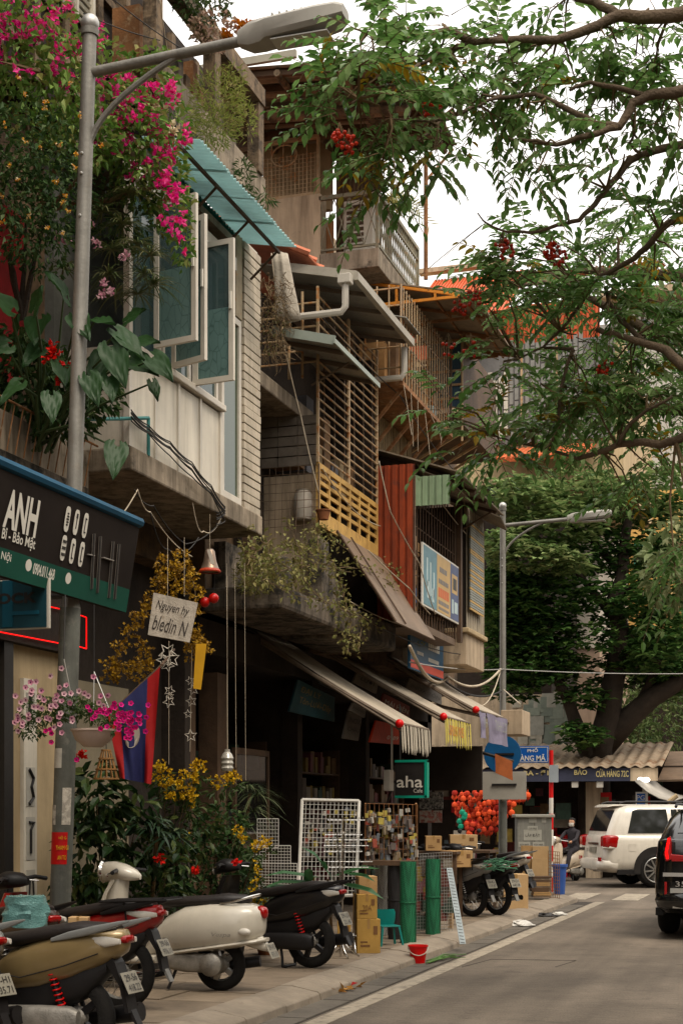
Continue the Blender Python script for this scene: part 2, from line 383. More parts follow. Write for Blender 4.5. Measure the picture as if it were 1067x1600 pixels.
while y < 27.3:
    ln = R.choice((.9, .92, .88)); e = R.uniform(-.006, .006)
    MB().prism([(KX0 + .006, y + .009, 0), (KX0 + .006, y + .009, SW + .012 + e), (KX0 + .12, y + .009, SW + .012 + e), (KX1 - .02, y + .009, .085 + e), (KX1, y + .009, .07 + e), (KX1 + .012, y + .009, 0)], (0, ln - .018, 0)).build('kerbstone', m_kerb, kerb, bevel=.008)
    y += ln
cr0, cr1 = corner(KX0, 7), corner(KX1, 7)
for i in range(7):
    a, b, c, d = cr0[i], cr0[i + 1], cr1[i + 1], cr1[i]; s_ = .985
    q = [(a[0], a[1]), (lerp(a[0], b[0], s_), lerp(a[1], b[1], s_)), (lerp(d[0], c[0], s_), lerp(d[1], c[1], s_)), (d[0], d[1])]
    mb = MB(); v = [(x, yy, 0) for x, yy in q] + [(q[0][0], q[0][1], SW), (q[1][0], q[1][1], SW), (q[2][0], q[2][1], .03), (q[3][0], q[3][1], .03)]
    mb.add(v, [(3, 2, 1, 0), (4, 5, 6, 7), (0, 1, 5, 4), (1, 2, 6, 5), (2, 3, 7, 6), (3, 0, 4, 7)]).build('kerbstone', m_kerb, kerb)
gut = MB().box(KX1 + .002, -3.80, -3, 27.5, -.02, .004).build('gutter', m_joint, None, kind='structure')
y = 8.2
while y < 26:
    piece('gutter_slab', m_gut, gut, KX1 + .008, -3.81, y + .008, y + .58, -.02, .009 + R.uniform(0, .004)); y += .59
mk = MB().box(-3.76, -3.58, 6, 27.6, .0005, .005)
# the line ends in a bend towards the crossing, then the zebra bars
mk.build('edge_line', m_line, None, kind='structure')
zeb = None
for k, x0 in enumerate([-4.55, -3.55, -2.55, -1.55, -.55, .45, 1.45]):
    zeb = MB().prism([(x0, 28.2, .0005), (x0 + .5, 28.2, .0005), (x0 + .5, 30.6, .0005), (x0, 30.6, .0005)], (0, 0, .005)).build('zebra_bar', m_line, None, kind='structure')
MB().box(-.62, -.45, 9.3, 12.2, .0005, .005).build('centre_line', m_line, None, kind='structure')
boxo('opposite_pavement', m_pave, None, 4.4, 30, -40, 60, -.05, .12, kind='structure')
crk = [[(640, 1560), (700, 1552), (742, 1556)], [(835, 1574), (868, 1582)], [(930, 1520), (990, 1508), (1040, 1512)], [(560, 1590), (600, 1578), (660, 1580)]]
for P_ in crk[:0]: MB().tube([PZ(x, y, .002) for x, y in P_], .006, 4).build('crack', m_joint, road)
# square cover let into the asphalt
cv = [PZ(*p, .0) for p in ((722, 1512), (768, 1500), (900, 1502), (868, 1512))]
mb = MB()
for a, b in ((0, 1), (1, 2), (2, 3)):
    p, q = cv[a], cv[b]; d = (q - p).normalized(); sdv = Vector((-d.y, d.x, 0)) * .004
    mb.prism([p - sdv, p + sdv, q + sdv, q - sdv], (0, 0, .004))
mb.build('patch_seam', m_joint, road)

# ------------------------------------------------------------------ helpers for the houses
def front(name, mat, parent, X, y0, y1, z0, z1, t=.04, bevel=0.):        # panel facing the street, thickness inwards
    return boxo(name, mat, parent, X - t, X, y0, y1, z0, z1, bevel)
def window(parent, X, y0, y1, z0, z1, cols=2, rows=2, fm=m_frame, gm=m_glass, w=.05, name='window'):
    o = MB()
    o.box(X - .05, X, y0, y0 + w, z0, z1).box(X - .05, X, y1 - w, y1, z0, z1).box(X - .05, X, y0 + w, y1 - w, z0, z0 + w).box(X - .05, X, y0 + w, y1 - w, z1 - w, z1)
    f = o.build(name, fm, parent, origin=(X, (y0 + y1) / 2, z0))
    for i in range(1, cols): y = lerp(y0, y1, i / cols); piece('mullion', fm, f, X - .045, X - .004, y - w / 3, y + w / 3, z0 + w, z1 - w)
    for i in range(cols):
        for j in range(rows):
            ya, yb = lerp(y0 + w, y1 - w, i / cols), lerp(y0 + w, y1 - w, (i + 1) / cols); za, zb = lerp(z0 + w, z1 - w, j / rows), lerp(z0 + w, z1 - w, (j + 1) / rows)
            piece('pane', gm, f, X - .03, X - .024, ya, yb, za + (.012 if j else 0), zb)
    return f
def windowY(parent, Y, x0, x1, z0, z1, cols=2, rows=2, fm=m_frame, gm=m_glass, w=.08):     # facing the camera end of the street
    f = MB().box(x0, x0 + w, Y - .04, Y + .03, z0, z1).box(x1 - w, x1, Y - .04, Y + .03, z0, z1).box(x0 + w, x1 - w, Y - .04, Y + .03, z0, z0 + w).box(x0 + w, x1 - w, Y - .04, Y + .03, z1 - w, z1).build('window', fm, parent, origin=((x0 + x1) / 2, Y, z0))
    for i in range(cols):
        for j in range(rows):
            xa, xb = lerp(x0 + w, x1 - w, i / cols), lerp(x0 + w, x1 - w, (i + 1) / cols); za, zb = lerp(z0 + w, z1 - w, j / rows), lerp(z0 + w, z1 - w, (j + 1) / rows)
            piece('pane', gm, f, xa + .02, xb - .02, Y - .012, Y, za + .02, zb - .02)
    return f
def hbars(parent, X, y0, y1, z0, z1, dz, r=.012, mat=m_bars, name='bar'):
    z = z0
    while z <= z1 + 1e-6: bar(name, mat, parent, (X, y0, z), (X, y1, z), r, 6); z += dz
def vbars(parent, X, y0, y1, z0, z1, dy, r=.011, mat=m_bars, name='bar'):
    y = y0
    while y <= y1 + 1e-6: bar(name, mat, parent, (X, y, z0), (X, y, z1), r, 6); y += dy

# ------------------------------------------------------------------ house with the white panelled bay (nearest)
hA = thing('row_house', 'nearest house with white panelled bay, open casements and flower-covered upper terrace', 'house', (-7, 12, 0), 'row houses along the pavement')
A = -6.1; YA0, YA1 = 12.66, 16.08
boxo('wall', m_brown, hA, -11, -7.0, 2, 16.08, 4.5, 8.2)
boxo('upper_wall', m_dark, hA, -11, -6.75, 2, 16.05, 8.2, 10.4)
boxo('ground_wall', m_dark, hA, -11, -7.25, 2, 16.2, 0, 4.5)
boxo('party_wall', m_dark, hA, -10.9, -6.95, 15.9, 16.06, 0, 4.86)
# shop front on the street: cream shutters, dark posts, display panel
boxo('shutter', m_cream, hA, -7.24, -6.9, 6, 11.62, SW, 3.15)
boxo('shop_post', m_black, hA, -7.2, -6.84, 11.64, 11.80, SW, 3.2)
boxo('shutter', m_cream, hA, -7.24, -6.9, 11.82, 12.75, SW, 3.2)
dp = boxo('display_panel', m_white, hA, -6.9, -6.86, 12.02, 12.26, .5, 2.9)
for zz, hh in ((2.62, .30), (1.90, .36), (1.42, .40), (.82, .62)):
    boxo('handle_photo', M('photo_grey', (.36, .34, .30), .5, .1, 4, 0), dp, -6.86, -6.855, 12.06, 12.22, zz - hh / 2, zz + hh / 2)
hm = MB(); x = -6.848
hm.tube([(x, 12.10, 2.5), (x, 12.12, 2.74)], .02).tube([(x, 12.10, 2.06), (x, 12.18, 1.98), (x, 12.14, 1.9), (x, 12.18, 1.8), (x, 12.10, 1.74)], .016)
hm.tube([(x, 12.10, 1.57), (x, 12.19, 1.57), (x, 12.13, 1.5), (x, 12.13, 1.28)], .014)
hm.tube([(x, 12.12, .56), (x, 12.09, .82), (x, 12.12, 1.08)], .008).tube([(x, 12.16, .56), (x, 12.19, .82), (x, 12.16, 1.08)], .008)
hm.build('door_handle', m_black, dp, kind='stuff')
boxo('shop_post', m_black, hA, -7.2, -6.86, 12.78, 12.9, SW, 3.2)
boxo('lintel', m_dark, hA, -7.25, -6.8, 6, 12.9, 3.2, 4.55)
boxo('shop_wall', M('pale_shop_tiles', (.16, .135, .095), .6, .2, 2, .1), hA, -7.24, -7.0, 12.95, 14.5, .1, 3.0)
# floor slab of the bay, worn concrete
boxo('bay_slab', m_conc, hA, -7.02, A + .05, YA0 - .05, YA1 + .02, 4.89, 5.12, .02)
boxo('bay_side', m_white, hA, -6.98, A - .035, YA0, YA0 + .04, 5.12, 6.1)
boxo('bay_back', M('bay_room', (.10, .10, .09), .9, .3, 2), hA, -7.0, -6.9, YA0, YA1, 5.12, 8.1)
for k in range(4):
    y0 = lerp(YA0 + .0, 14.9, k / 4); y1 = lerp(YA0, 14.9, (k + 1) / 4)
    front('bay_panel', m_white, hA, A - .004 * (k % 2), y0 + .012, y1 - .012, 5.13, 6.02)
    boxo('panel_strip', m_frame, hA, A - .03, A + .018, y1 - .022, y1 + .022, 5.13, 6.04)
boxo('window_sill', m_frame, hA, A - .06, A + .06, YA0 - .03, 14.95, 6.04, 6.11, .01)
boxo('corner_post', m_frame, hA, A - .05, A + .012, YA0 - .03, YA0 + .03, 5.13, 7.7)
# fixed frames, hinge posts
fx = thing_f = None
for k, (y0, y1) in enumerate(((12.72, 13.42), (13.46, 14.16), (14.20, 14.9))):
    window(hA, A - .02, y0, y1, 6.12, 7.7, 1 if k else 1, 2, m_frame, m_glass, .05)
window(hA, A, 14.96, 15.54, 5.14, 7.22, 1, 1, m_frame, m_glassg, .07)
boxo('pier_core', m_frame, hA, A - .1, A - .01, 15.56, YA1, 5.0, 8.2)
z = 5.02
while z < 8.15:
    piece('siding_board', m_sid, hA, A - .02, A + .022 + R.uniform(-.004, .008), 15.57, YA1 + .008, z, z + .082 + R.uniform(-.006, .006)); z += .098
boxo('pier_edge', M('old_timber', (.30, .25, .18), .8, .3, 4, .2, col2=(.4, .2, .06), c2at=.64), hA, A - .04, A + .006, 15.36, 15.55, 7.24, 8.2)
boxo('bay_head', m_frame, hA, A - .06, A + .04, YA0 - .02, 15.3, 7.71, 7.85)
boxo('bay_lid', m_roof_u, hA, -7, A, YA0, YA1, 8.02, 8.1)
# film on the casements: leafy line print over a faint tile grid
_fm = M('printed_film', (.115, .175, .165), .3, .1, 5, 0); _t = _fm.node_tree; _n = _t.nodes; _l = _t.links.new; _b = _n['Principled BSDF']; _s = _b.inputs['Base Color'].links[0].from_socket; _g = _n.new('ShaderNodeNewGeometry')
_v = _n.new('ShaderNodeTexVoronoi'); _v.feature = 'DISTANCE_TO_EDGE'; _v.inputs['Scale'].default_value = 13; _mp = _n.new('ShaderNodeMapping'); _mp.inputs['Scale'].default_value = (1, 1, .55); _l(_g.outputs['Position'], _mp.inputs['Vector']); _l(_mp.outputs[0], _v.inputs['Vector'])
_r = _n.new('ShaderNodeValToRGB'); _r.color_ramp.elements[0].position = .015; _r.color_ramp.elements[1].position = .05; _r.color_ramp.elements[0].color = (.62, .66, .66, 1); _r.color_ramp.elements[1].color = (1, 1, 1, 1); _l(_v.outputs['Distance'], _r.inputs[0])
_x = _n.new('ShaderNodeMix'); _x.data_type = 'RGBA'; _x.blend_type = 'MULTIPLY'; _x.inputs['Factor'].default_value = 1; _l(_s, _x.inputs['A']); _l(_r.outputs[0], _x.inputs['B']); _l(_x.outputs['Result'], _b.inputs['Base Color'])
# three casements standing open
def sash(y, zb, zt, wd, ang, curtain=True):
    d = Vector((math.cos(ang), math.sin(ang), 0)); p = Vector((A + .03, y, 0)); n = Vector((-d.y, d.x, 0)) * .02; t = .055
    def bx(mb, a0, a1, z0, z1, h=1.): mb.obox(p + d * (a0 + a1) / 2 + EZ * (z0 + z1) / 2, d * (a1 - a0) / 2, n * h, EZ * (z1 - z0) / 2)
    mb = MB(); bx(mb, 0, t, zb, zt); bx(mb, wd - t, wd, zb, zt); bx(mb, t, wd - t, zb, zb + t); bx(mb, t, wd - t, zt - t, zt)
    s = mb.build('casement', m_frame, hA, origin=p + EZ * zb)
    mb = MB(); bx(mb, t, wd - t, zb + t, zt - t, .15); mb.build('pane', m_glass, s)
    zf = lerp(zb, zt, .52)
    mb = MB(); bx(mb, t, wd - t, zb + t, zf, .3); mb.build('film', M('printed_film', (.13, .19, .18), .3, .1, 5, 0, col2=(.10, .15, .145), c2at=.6), s)
    mb = MB(); bx(mb, wd - t * .75, wd - t * .3, lerp(zb, zt, .5), lerp(zb, zt, .62), 1.9); mb.build('handle', m_whitep, s)
sash(13.16, 6.2, 7.62, .50, math.radians(-12)); sash(13.58, 6.12, 7.56, .47, math.radians(-22)); sash(14.12, 6.1, 7.56, .48, math.radians(-8))
# teal corrugated awning, four overlapped sheets
aw = MB().beam((-6.3, 12.9, 8.06), (-6.3, 15.75, 8.06), .05).beam((-5.72, 12.9, 8.04), (-5.72, 15.75, 8.04), .03).build('teal_awning', m_wood, hA)
for k in range(4):
    ya = 12.95 + k * .68; zz = 8.16 - .012 * (k % 2)
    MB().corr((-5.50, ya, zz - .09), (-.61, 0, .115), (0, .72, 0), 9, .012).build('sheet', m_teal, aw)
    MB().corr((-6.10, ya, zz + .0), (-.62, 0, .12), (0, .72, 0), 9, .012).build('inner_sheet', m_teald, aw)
for ya in (12.95, 13.9, 14.8, 15.7): bar('bracket', m_wood, aw, (-6.05, ya, 7.75), (-5.72, ya, 8.04), .015)
# upper terrace: parapet, beams and posts, old timber
boxo('parapet', m_conc, hA, A - .1, A + .03, 13.5, 16.25, 8.72, 9.12, .01)
boxo('parapet_foot', m_conc_d, hA, A - .2, A + .06, 13.5, 16.28, 8.56, 8.71)
m_tim = M('weathered_timber', (.17, .125, .085), .85, .4, 3, .4, col2=(.06, .045, .032), c2at=.52, stain=.5)
MB().beam((A, 10.5, 10.0), (A, 16.1, 10.0), .16, .2).build('terrace_beam', m_tim, hA)
for yy in (13.2, 14.7, 16.02): boxo('terrace_post', m_tim, hA, A - .08, A + .06, yy - .08, yy + .08, 9.1, 9.9)
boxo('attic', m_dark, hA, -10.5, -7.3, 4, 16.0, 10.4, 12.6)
for yy in np.arange(10.6, 16.0, .62): boxo('wall_timber', m_tim, hA, -6.75, -6.66 + R.uniform(-.03, .03), float(yy), float(yy) + .1, 8.3, 10.3)
for zz in (8.55, 9.15, 9.8): boxo('wall_timber', m_tim, hA, -6.75, -6.69, 10.2, 16.0, zz, zz + .08)
for k in range(14): piece('terrace_junk', R.choice((m_tim, m_brown, m_conc_d, m_rust)), hA, -6.6, -6.3, 13.3 + k * .19, 13.42 + k * .19, 9.13, 9.2 + R.uniform(.1, .6))
# louvred shutter high up
sh = MB().box(-6.70, -6.62, 12.26, 12.31, 9.25, 10.3).box(-6.70, -6.62, 12.93, 12.98, 9.25, 10.3).box(-6.70, -6.62, 12.6, 12.64, 9.25, 10.3).build('shutter_window', m_white, hA, origin=(-6.7, 12.6, 9.3))
z = 9.28
while z < 10.25: piece('louvre', m_white, sh, -6.69, -6.64, 12.31, 12.93, z, z + .028, (0, .5, 0)); z += .078
# lower planter balcony to the left of the bay
boxo('balcony_slab', m_conc_d, hA, -7.02, -6.5, 7, YA0 - .06, 4.62, 4.74)
boxo('planter_wall', m_conc, hA, -6.62, -6.5, 7, YA0 - .06, 4.74, 5.08)
for y in np.arange(9.6, 12.5, .14): bar('rail_bar', m_rust, hA, (-6.44, float(y), 4.72), (-6.38, float(y) + .03, 5.12), .006, 5)
bar('rail', m_rust, hA, (-6.38, 9.5, 5.12), (-6.38, 12.55, 5.12), .011)
boxo('orange_door', M('orange_door', (.33, .13, .035), .6, .2, 3, .1), hA, -7.0, -6.96, 9.3, 10.1, 4.8, 7.2)
boxo('door_post', M('ochre_post', (.42, .25, .1), .6, .2, 3, .1), hA, -7.0, -6.94, 10.1, 10.25, 4.8, 7.3)
boxo('red_curtain', M('red_cloth', (.16, .012, .008), .8, .3, 4, .2), hA, -7.0, -6.96, 10.7, 12.2, 5.6, 7.2)
bar('water_pipe', M('teal_pipe', (.05, .16, .15), .5, .2, 3, 0), hA, PX(135, 655, A + .05), PX(232, 653, A + .05), .018)
bar('water_pipe', MATS['teal_pipe'], hA, PX(232, 653, A + .05), PX(232, 712, A + .05), .018)

# ------------------------------------------------------------------ house behind bars: yellow lattice, grey sheet awnings, mossy balcony
hB = thing('row_house', 'house with barred cage, yellow lattice and vine-hung concrete balcony', 'house', (-7, 18.2, 0), 'row houses along the pavement')
B = -5.9; YB0, YB1 = 17.72, 20.42
boxo('wall', m_brown, hB, -11, -6.78, 16.1, 20.4, 4.3, 8.4)
boxo('side_wall', m_beige, hB, -6.78, -5.98, YB0 + .2, YB0 + .3, 4.2, 6.02)
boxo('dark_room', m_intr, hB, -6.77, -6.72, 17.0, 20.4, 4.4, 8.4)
boxo('room_end', m_dark, hB, -6.72, -5.95, YB1 - .06, YB1 - .01, 4.3, 8.2)
boxo('timber_post', m_wood, hB, -6.62, -6.5, 16.9, 17.05, 4.35, 6.7)
# camera side of the cage: rows of dark tiles, mesh over pale wall
for k in range(5):
    for j in range(3): piece('wall_plank', M('slate_board', (.16, .135, .11), .8, .35, 4, .2), hB, -6.76 + j * .27, -6.50 + j * .27, YB0 + .1, YB0 + .15, 6.12 + k * .13, 6.235 + k * .13)
mesh = MB().beam((-6.78, YB0, 5.3), (-6.78, YB0, 6.1), .015).beam((B, YB0, 5.3), (B, YB0, 6.1), .015).build('wire_mesh', m_barsd, hB)
for i in range(9): bar('wire', m_barsd, mesh, (-6.78 + .098 * i + R.uniform(-.02, .02), YB0 - .02, 5.2), (-6.78 + .098 * i + R.uniform(-.02, .02), YB0, 6.1), .004, 4)
for i in range(8): bar('wire', m_barsd, mesh, (-6.78, YB0 - .01, 5.32 + .11 * i + R.uniform(-.015, .015)), (B, YB0 - .01, 5.32 + .11 * i + R.uniform(-.015, .015)), .004, 4)
# yellow lattice
lat = MB().box(B - .04, B, YB0, YB1, 6.05, 6.12).box(B - .04, B, YB0, YB1, 5.32, 5.52).box(B - .04, B, YB0, YB0 + .06, 5.52, 6.05).box(B - .04, B, YB1 - .06, YB1, 5.52, 6.05).build('yellow_lattice', m_yel, hB, origin=(B, 19, 5.3))
for i in range(1, 6): y = lerp(YB0, YB1, i / 6); piece('lattice_post', m_yel, lat, B - .038, B - .002, y - .03, y + .03, 5.52, 6.05)
for z in (5.64, 5.76, 5.88, 5.98): piece('lattice_slat', m_yel, lat, B - .034, B - .006, YB0 + .06, YB1 - .06, z - .024, z + .024)
# cage bars, lower and upper run
cg = MB().box(B - .03, B, YB0 - .02, YB0 + .02, 6.12, 8.35).box(B - .03, B, 19.0, 19.06, 6.12, 8.35).box(B - .03, B, YB1 - .04, YB1, 6.12, 8.35).build('cage', m_bars, hB, origin=(B, 19, 6.1))
hbars(cg, B - .01, YB0, YB1, 6.22, 8.3, .118, .0135)
vbars(cg, B - .04, YB0 + .33, YB1, 6.12, 8.3, .44, .010, m_barsd)
z = 7.4
while z < 8.3: bar('bar', m_bars, cg, (-6.75, YB0, z), (B, YB0, z), .0135, 6); z += .15
for xx in (-6.3, -6.12): bar('bar', m_bars, cg, (xx, YB0 - .01, 7.2), (xx, YB0 - .01, 8.3), .018, 6)
for k in range(7):   # things stored behind the bars
    y = 17.9 + k * .36
    boxo('stored_bundle', M('stored_%d' % (k % 3), ((.16, .10, .06), (.10, .10, .11), (.22, .17, .11))[k % 3], .9, .4, 4), hB, -6.65, -6.25, y, y + .28, 6.15, 6.5 + R.uniform(0, .7))
# concrete ledge above the camera side
boxo('concrete_ledge', m_conc, hB, -6.78, -6.2, 16.25, 18.4, 6.76, 6.95, .02)
boxo('brick_stub', M('old_brick', (.26, .115, .055), .9, .4, 6, .4), hB, -6.78, -6.42, 16.2, 16.42, 6.95, 7.6)
boxo('terrace_wall', m_conc, hB, -6.98, -6.78, 16.2, 16.5, 6.9, 8.6)
for z in (7.65, 7.9, 8.12, 8.34): boxo('stack_course', m_conc, hB, -6.9, -6.42, 16.25, 16.42, z, z + .13, .01)
# grey sheet awning in the middle
a1 = MB().sheet((-6.2, 16.85, 7.56), (-5.42, 16.85, 7.36), (-5.42, 18.75, 7.36), (-6.2, 18.75, 7.56), .015).build('sheet_awning', m_grey, hB)
MB().beam((-6.2, 16.84, 7.545), (-5.41, 16.84, 7.345), .03, .11).beam((-5.405, 16.8, 7.33), (-5.405, 18.76, 7.33), .025, .06).build('fascia', M('fascia_green', (.26, .285, .25), .55, .15, 2, .05), a1)
for yy in (17.3, 17.95, 18.6): MB().beam((-6.2, yy, 7.53), (-5.44, yy, 7.33), .035, .05).build('rafter', m_awn_u, a1)
bar('stay', m_awn_u, a1, (-6.0, 17.72, 7.1), (-5.5, 17.72, 7.34), .015)
# upper roof with gutter and pipes
r2 = MB().sheet((-6.75, 17.7, 8.72), (-5.42, 17.7, 8.44), (-5.42, 20.42, 8.44), (-6.75, 20.42, 8.72), .02).build('eave_roof', m_grey, hB)
MB().beam((-6.3, 17.68, 8.62), (-5.4, 17.68, 8.42), .03, .11).beam((-5.4, 17.67, 8.41), (-5.4, 20.44, 8.41), .07, .10).build('gutter_edge', M('gutter_grey', (.32, .295, .25), .6, .2, 3, .1), r2)
for yy in (18.3, 19.0, 19.7, 20.3): MB().beam((-6.7, yy, 8.67), (-5.45, yy, 8.39), .035, .05).build('rafter', m_awn_u, r2)
pv = Vector((-5.52, 17.62, 8.36))
pp = MB().tube([pv, pv - EZ * .34, pv + Vector((-.05, 0, -.4)), pv + Vector((-.85, .02, -.4))], .045, 8).build('downpipe', m_pvc, hB, smooth=True)
boxo('hopper', m_pvc, pp, pv.x - .085, pv.x + .085, pv.y - .07, pv.y + .07, pv.z - .06, pv.z + .06, .01)
pv = Vector((-5.5, 20.38, 8.34))
MB().tube([pv, pv - EZ * .36, pv + Vector((-.04, 0, -.43)), pv + Vector((-.55, 0, -.43))], .045, 8).build('downpipe', m_pvc, hB, smooth=True)
# faded red tiles above the eave
tr = MB().sheet((-7.6, 16.9, 9.28), (-6.0, 17.64, 8.70), (-6.0, 20.5, 8.70), (-7.6, 20.5, 9.28), .02).build('tile_roof', m_tile2, hB)
for k in range(11):
    t = k / 10; a = Vector((-7.6, 16.9 + 3.5 * t, 9.33)); b = Vector((-6.0, 17.64 + 2.8 * t, 8.75)); MB().tube([a, b], .045, 6).build('tile_row', m_tile2, tr)
MB().tube([(-7.4, 16.75, 9.6), (-6.6, 16.85, 8.95)], .05, 6).build('ridge_tile', m_tile, tr)
# hanging tarp roll
tp = MB(); rings = []
for k in range(7):
    t = k / 6; c = lerp(PY(436, 396, 16.7), PY(448, 502, 16.7), t); ww = .09 + .06 * t
    rings.append([c + Vector((math.cos(a) * ww * (1 + .25 * math.sin(3 * a + t * 2)), math.sin(a) * .06 * (1 + .3 * math.sin(5 * a)), 0)) for a in [2 * math.pi * i / 18 for i in range(18)]])
tp.loft(rings).build('rolled_tarp', M('grey_tarp', (.34, .305, .255), .8, .2, 5, .3), hB, smooth='all')
# mossy balcony with worn edge
led = MB(); prof = [PX(0, 0, -6)] and []
led.box(-6.78, -5.75, 15.95, 18.6, 4.02, 4.3).box(-6.7, -5.62, 18.45, 20.4, 3.98, 4.36)
led.build('mossy_balcony', m_conc_d, hB, bevel=.05)
for k, (y0, y1, h) in enumerate(((17.7, 18.0, .85), (18.02, 18.3, .62), (16.9, 17.2, .5), (18.4, 18.62, .42))):
    boxo('parapet_stub', m_conc_d, hB, -6.05 - .2 * (k == 2), -5.85 - .2 * (k == 2), y0, y1, 4.3, 4.3 + h, .03)
boxo('balcony_wall', m_conc_d, hB, -6.75, -6.6, 16.3, 17.7, 4.3, 4.9)
MB().sheet((-5.88, 18.35, 5.34), (-5.15, 18.6, 4.16), (-5.15, 20.75, 4.16), (-5.88, 20.46, 5.34), .02).build('brown_sheet', m_tarp, hB)
MB().tube([(-5.86, 18.34, 5.36), (-5.13, 18.59, 4.17)], .018).tube([(-5.84, 18.9, 5.37), (-5.13, 19.1, 4.2)], .012).build('sheet_batten', m_wood, hB)
# ground floor
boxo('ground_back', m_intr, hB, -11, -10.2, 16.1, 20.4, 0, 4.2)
boxo('ground_lintel', m_dark, hB, -10.2, -6.9, 16.2, 20.4, 3.6, 4.0)
boxo('ground_pier', m_wood, hB, -7.3, -7.05, 16.2, 16.45, 0, 3.6); boxo('ground_pier', m_dark, hB, -7.3, -7.05, 20.2, 20.4, 0, 3.6)
boxo('stacked_planks', m_wood, hB, -7.2, -6.95, 16.9, 17.2, .1, 3.4)
pan = MB().box(-7.0, -6.95, 17.5, 17.55, .12, 2.5).box(-7.0, -6.95, 18.7, 18.75, .12, 2.5).box(-7.0, -6.95, 17.55, 18.7, 2.42, 2.5).box(-7.0, -6.95, 17.55, 18.7, 1.2, 1.26).build('glass_door', m_wood, hB, origin=(-7, 18, .1))
boxo('pane', glassM('dim_glass', (.02, .02, .018), .5), pan, -6.98, -6.972, 17.55, 18.7, 1.26, 2.42)

# ------------------------------------------------------------------ tall house: red corrugated side, banner, caged floor, orange-trussed canopy, top balcony
hC = thing('row_house', 'tallest house with red corrugated side, barred floors and top-floor balcony', 'house', (-7.5, 22, 0), 'row houses along the pavement')
boxo('wall', m_brown, hC, -11.5, -6.4, 20.45, 23.7, 4.0, 9.5)
boxo('ground_back', m_intr, hC, -11.5, -10.2, 20.42, 23.7, 0, 4.0)
boxo('ground_lintel', m_dark, hC, -10.2, -6.9, 20.42, 23.7, 3.5, 4.0)
boxo('ground_pier', m_dark, hC, -7.3, -7.0, 23.5, 23.7, 0, 3.5)
MB().corr((-5.92, 20.44, 4.45), (0, 0, 2.23), (.56, 0, 0), 5, .03, kind='trap').build('red_side_panel', m_red, hC)
CX3 = -5.36
boxo('cage_back', m_intr, hC, -6.39, -6.3, 20.5, 23.6, 4.45, 7.0)
cg = MB().box(CX3 - .03, CX3, 20.46, 20.5, 4.4, 6.6).box(CX3 - .03, CX3, 23.0, 23.04, 4.4, 6.6).box(CX3 - .03, CX3, 20.5, 23.04, 4.4, 4.44).box(-6.3, CX3, 20.5, 23.0, 4.34, 4.40).build('store_cage', m_barsd, hC, origin=(CX3, 21.7, 4.4))
vbars(cg, CX3 - .01, 20.62, 23.0, 4.44, 6.5, .17, .010, m_wood)
for zz in (4.75, 5.1, 5.45, 5.8, 6.15): bar('bar', m_wood, cg, (CX3 - .02, 20.5, zz), (CX3 - .02, 23.0, zz), .01, 5)
for k, (z, cc) in enumerate(((4.45, (.34, .2, .1)), (4.72, (.03, .10, .26)), (4.98, (.36, .22, .12)), (5.25, (.2, .13, .1)), (5.48, (.38, .25, .15)))):
    boxo('stored_box', M('stored_box_%d' % k, cc, .8, .2, 5), hC, -5.75, -5.42, 20.52, 20.80, z, z + .22, .01)
    for j in range(4): boxo('stored_box', MATS['stored_box_%d' % ((k + j + 1) % 5)] if (k + j + 1) % 5 <= k else m_wood, hC, -5.95 - .1 * (j % 2), -5.5, 21.1 + j * .45, 21.45 + j * .45, z, z + .2)
# banner board on the cage
bn = boxo('banner_board', m_whitep, hC, CX3 + .02, CX3 + .05, 20.72, 23.02, 4.68, 5.60, .004)
bx = CX3 + .052
def flat(name, mat, parent, X, y0, y1, z0, z1, t=.003): return boxo(name, mat, parent, X - .001, X + t, y0, y1, z0, z1)
flat('print_field', M('banner_teal', (.13, .22, .25), .5, .2, 4, 0), bn, bx, 20.75, 21.55, 4.71, 5.57)
flat('print_field', M('banner_tan', (.47, .33, .17), .5, .12, 3, 0), bn, bx, 21.56, 22.42, 4.71, 5.57)
flat('print_field', M('banner_navy', (.075, .095, .17), .5, .2, 3, 0), bn, bx, 22.43, 22.99, 4.71, 5.57)
mbp = MB()
for (y, z, h, wq) in ((20.95, 5.2, .42, .07), (21.15, 5.12, .5, .08), (21.35, 5.05, .4, .07), (21.0, 4.95, .25, .12), (21.3, 4.9, .2, .12)): mbp.box(bx + .002, bx + .006, y - wq / 2, y + wq / 2, z - h / 2, z + h / 2)
mbp.build('print_shape', M('banner_pale', (.42, .5, .5), .5, .2, 5, 0), bn)
mb = MB()
for (z, h, n, y0, y1) in ((5.36, .08, 5, 21.72, 22.2), (5.18, .07, 6, 21.66, 22.3), (4.86, .06, 7, 21.64, 22.34), (4.77, .04, 8, 21.64, 22.34)):
    for i in range(n): mb.box(bx + .002, bx + .005, lerp(y0, y1, i / n), lerp(y0, y1, (i + .75) / n), z - h / 2, z + h / 2)
mb.build('print_row', M('banner_grey', (.15, .15, .16), .5, .2, 3, 0), bn)
mb = MB()
for i in range(5): mb.box(bx + .002, bx + .005, lerp(21.64, 22.34, i / 5), lerp(21.64, 22.34, (i + .8) / 5), 4.94, 5.08)
mb.build('print_row', M('banner_red', (.5, .14, .07), .5, .2, 3, 0), bn)
flat('print_field', MATS['banner_tan'], bn, bx + .002, 22.52, 22.9, 5.12, 5.42); flat('print_field', MATS['banner_pale'], bn, bx + .002, 22.52, 22.64, 4.8, 5.02); flat('print_field', MATS['banner_pale'], bn, bx + .002, 22.7, 22.92, 4.82, 5.0)
flat('print_field', m_black, bn, bx + .005, 22.6, 22.82, 5.18, 5.36)
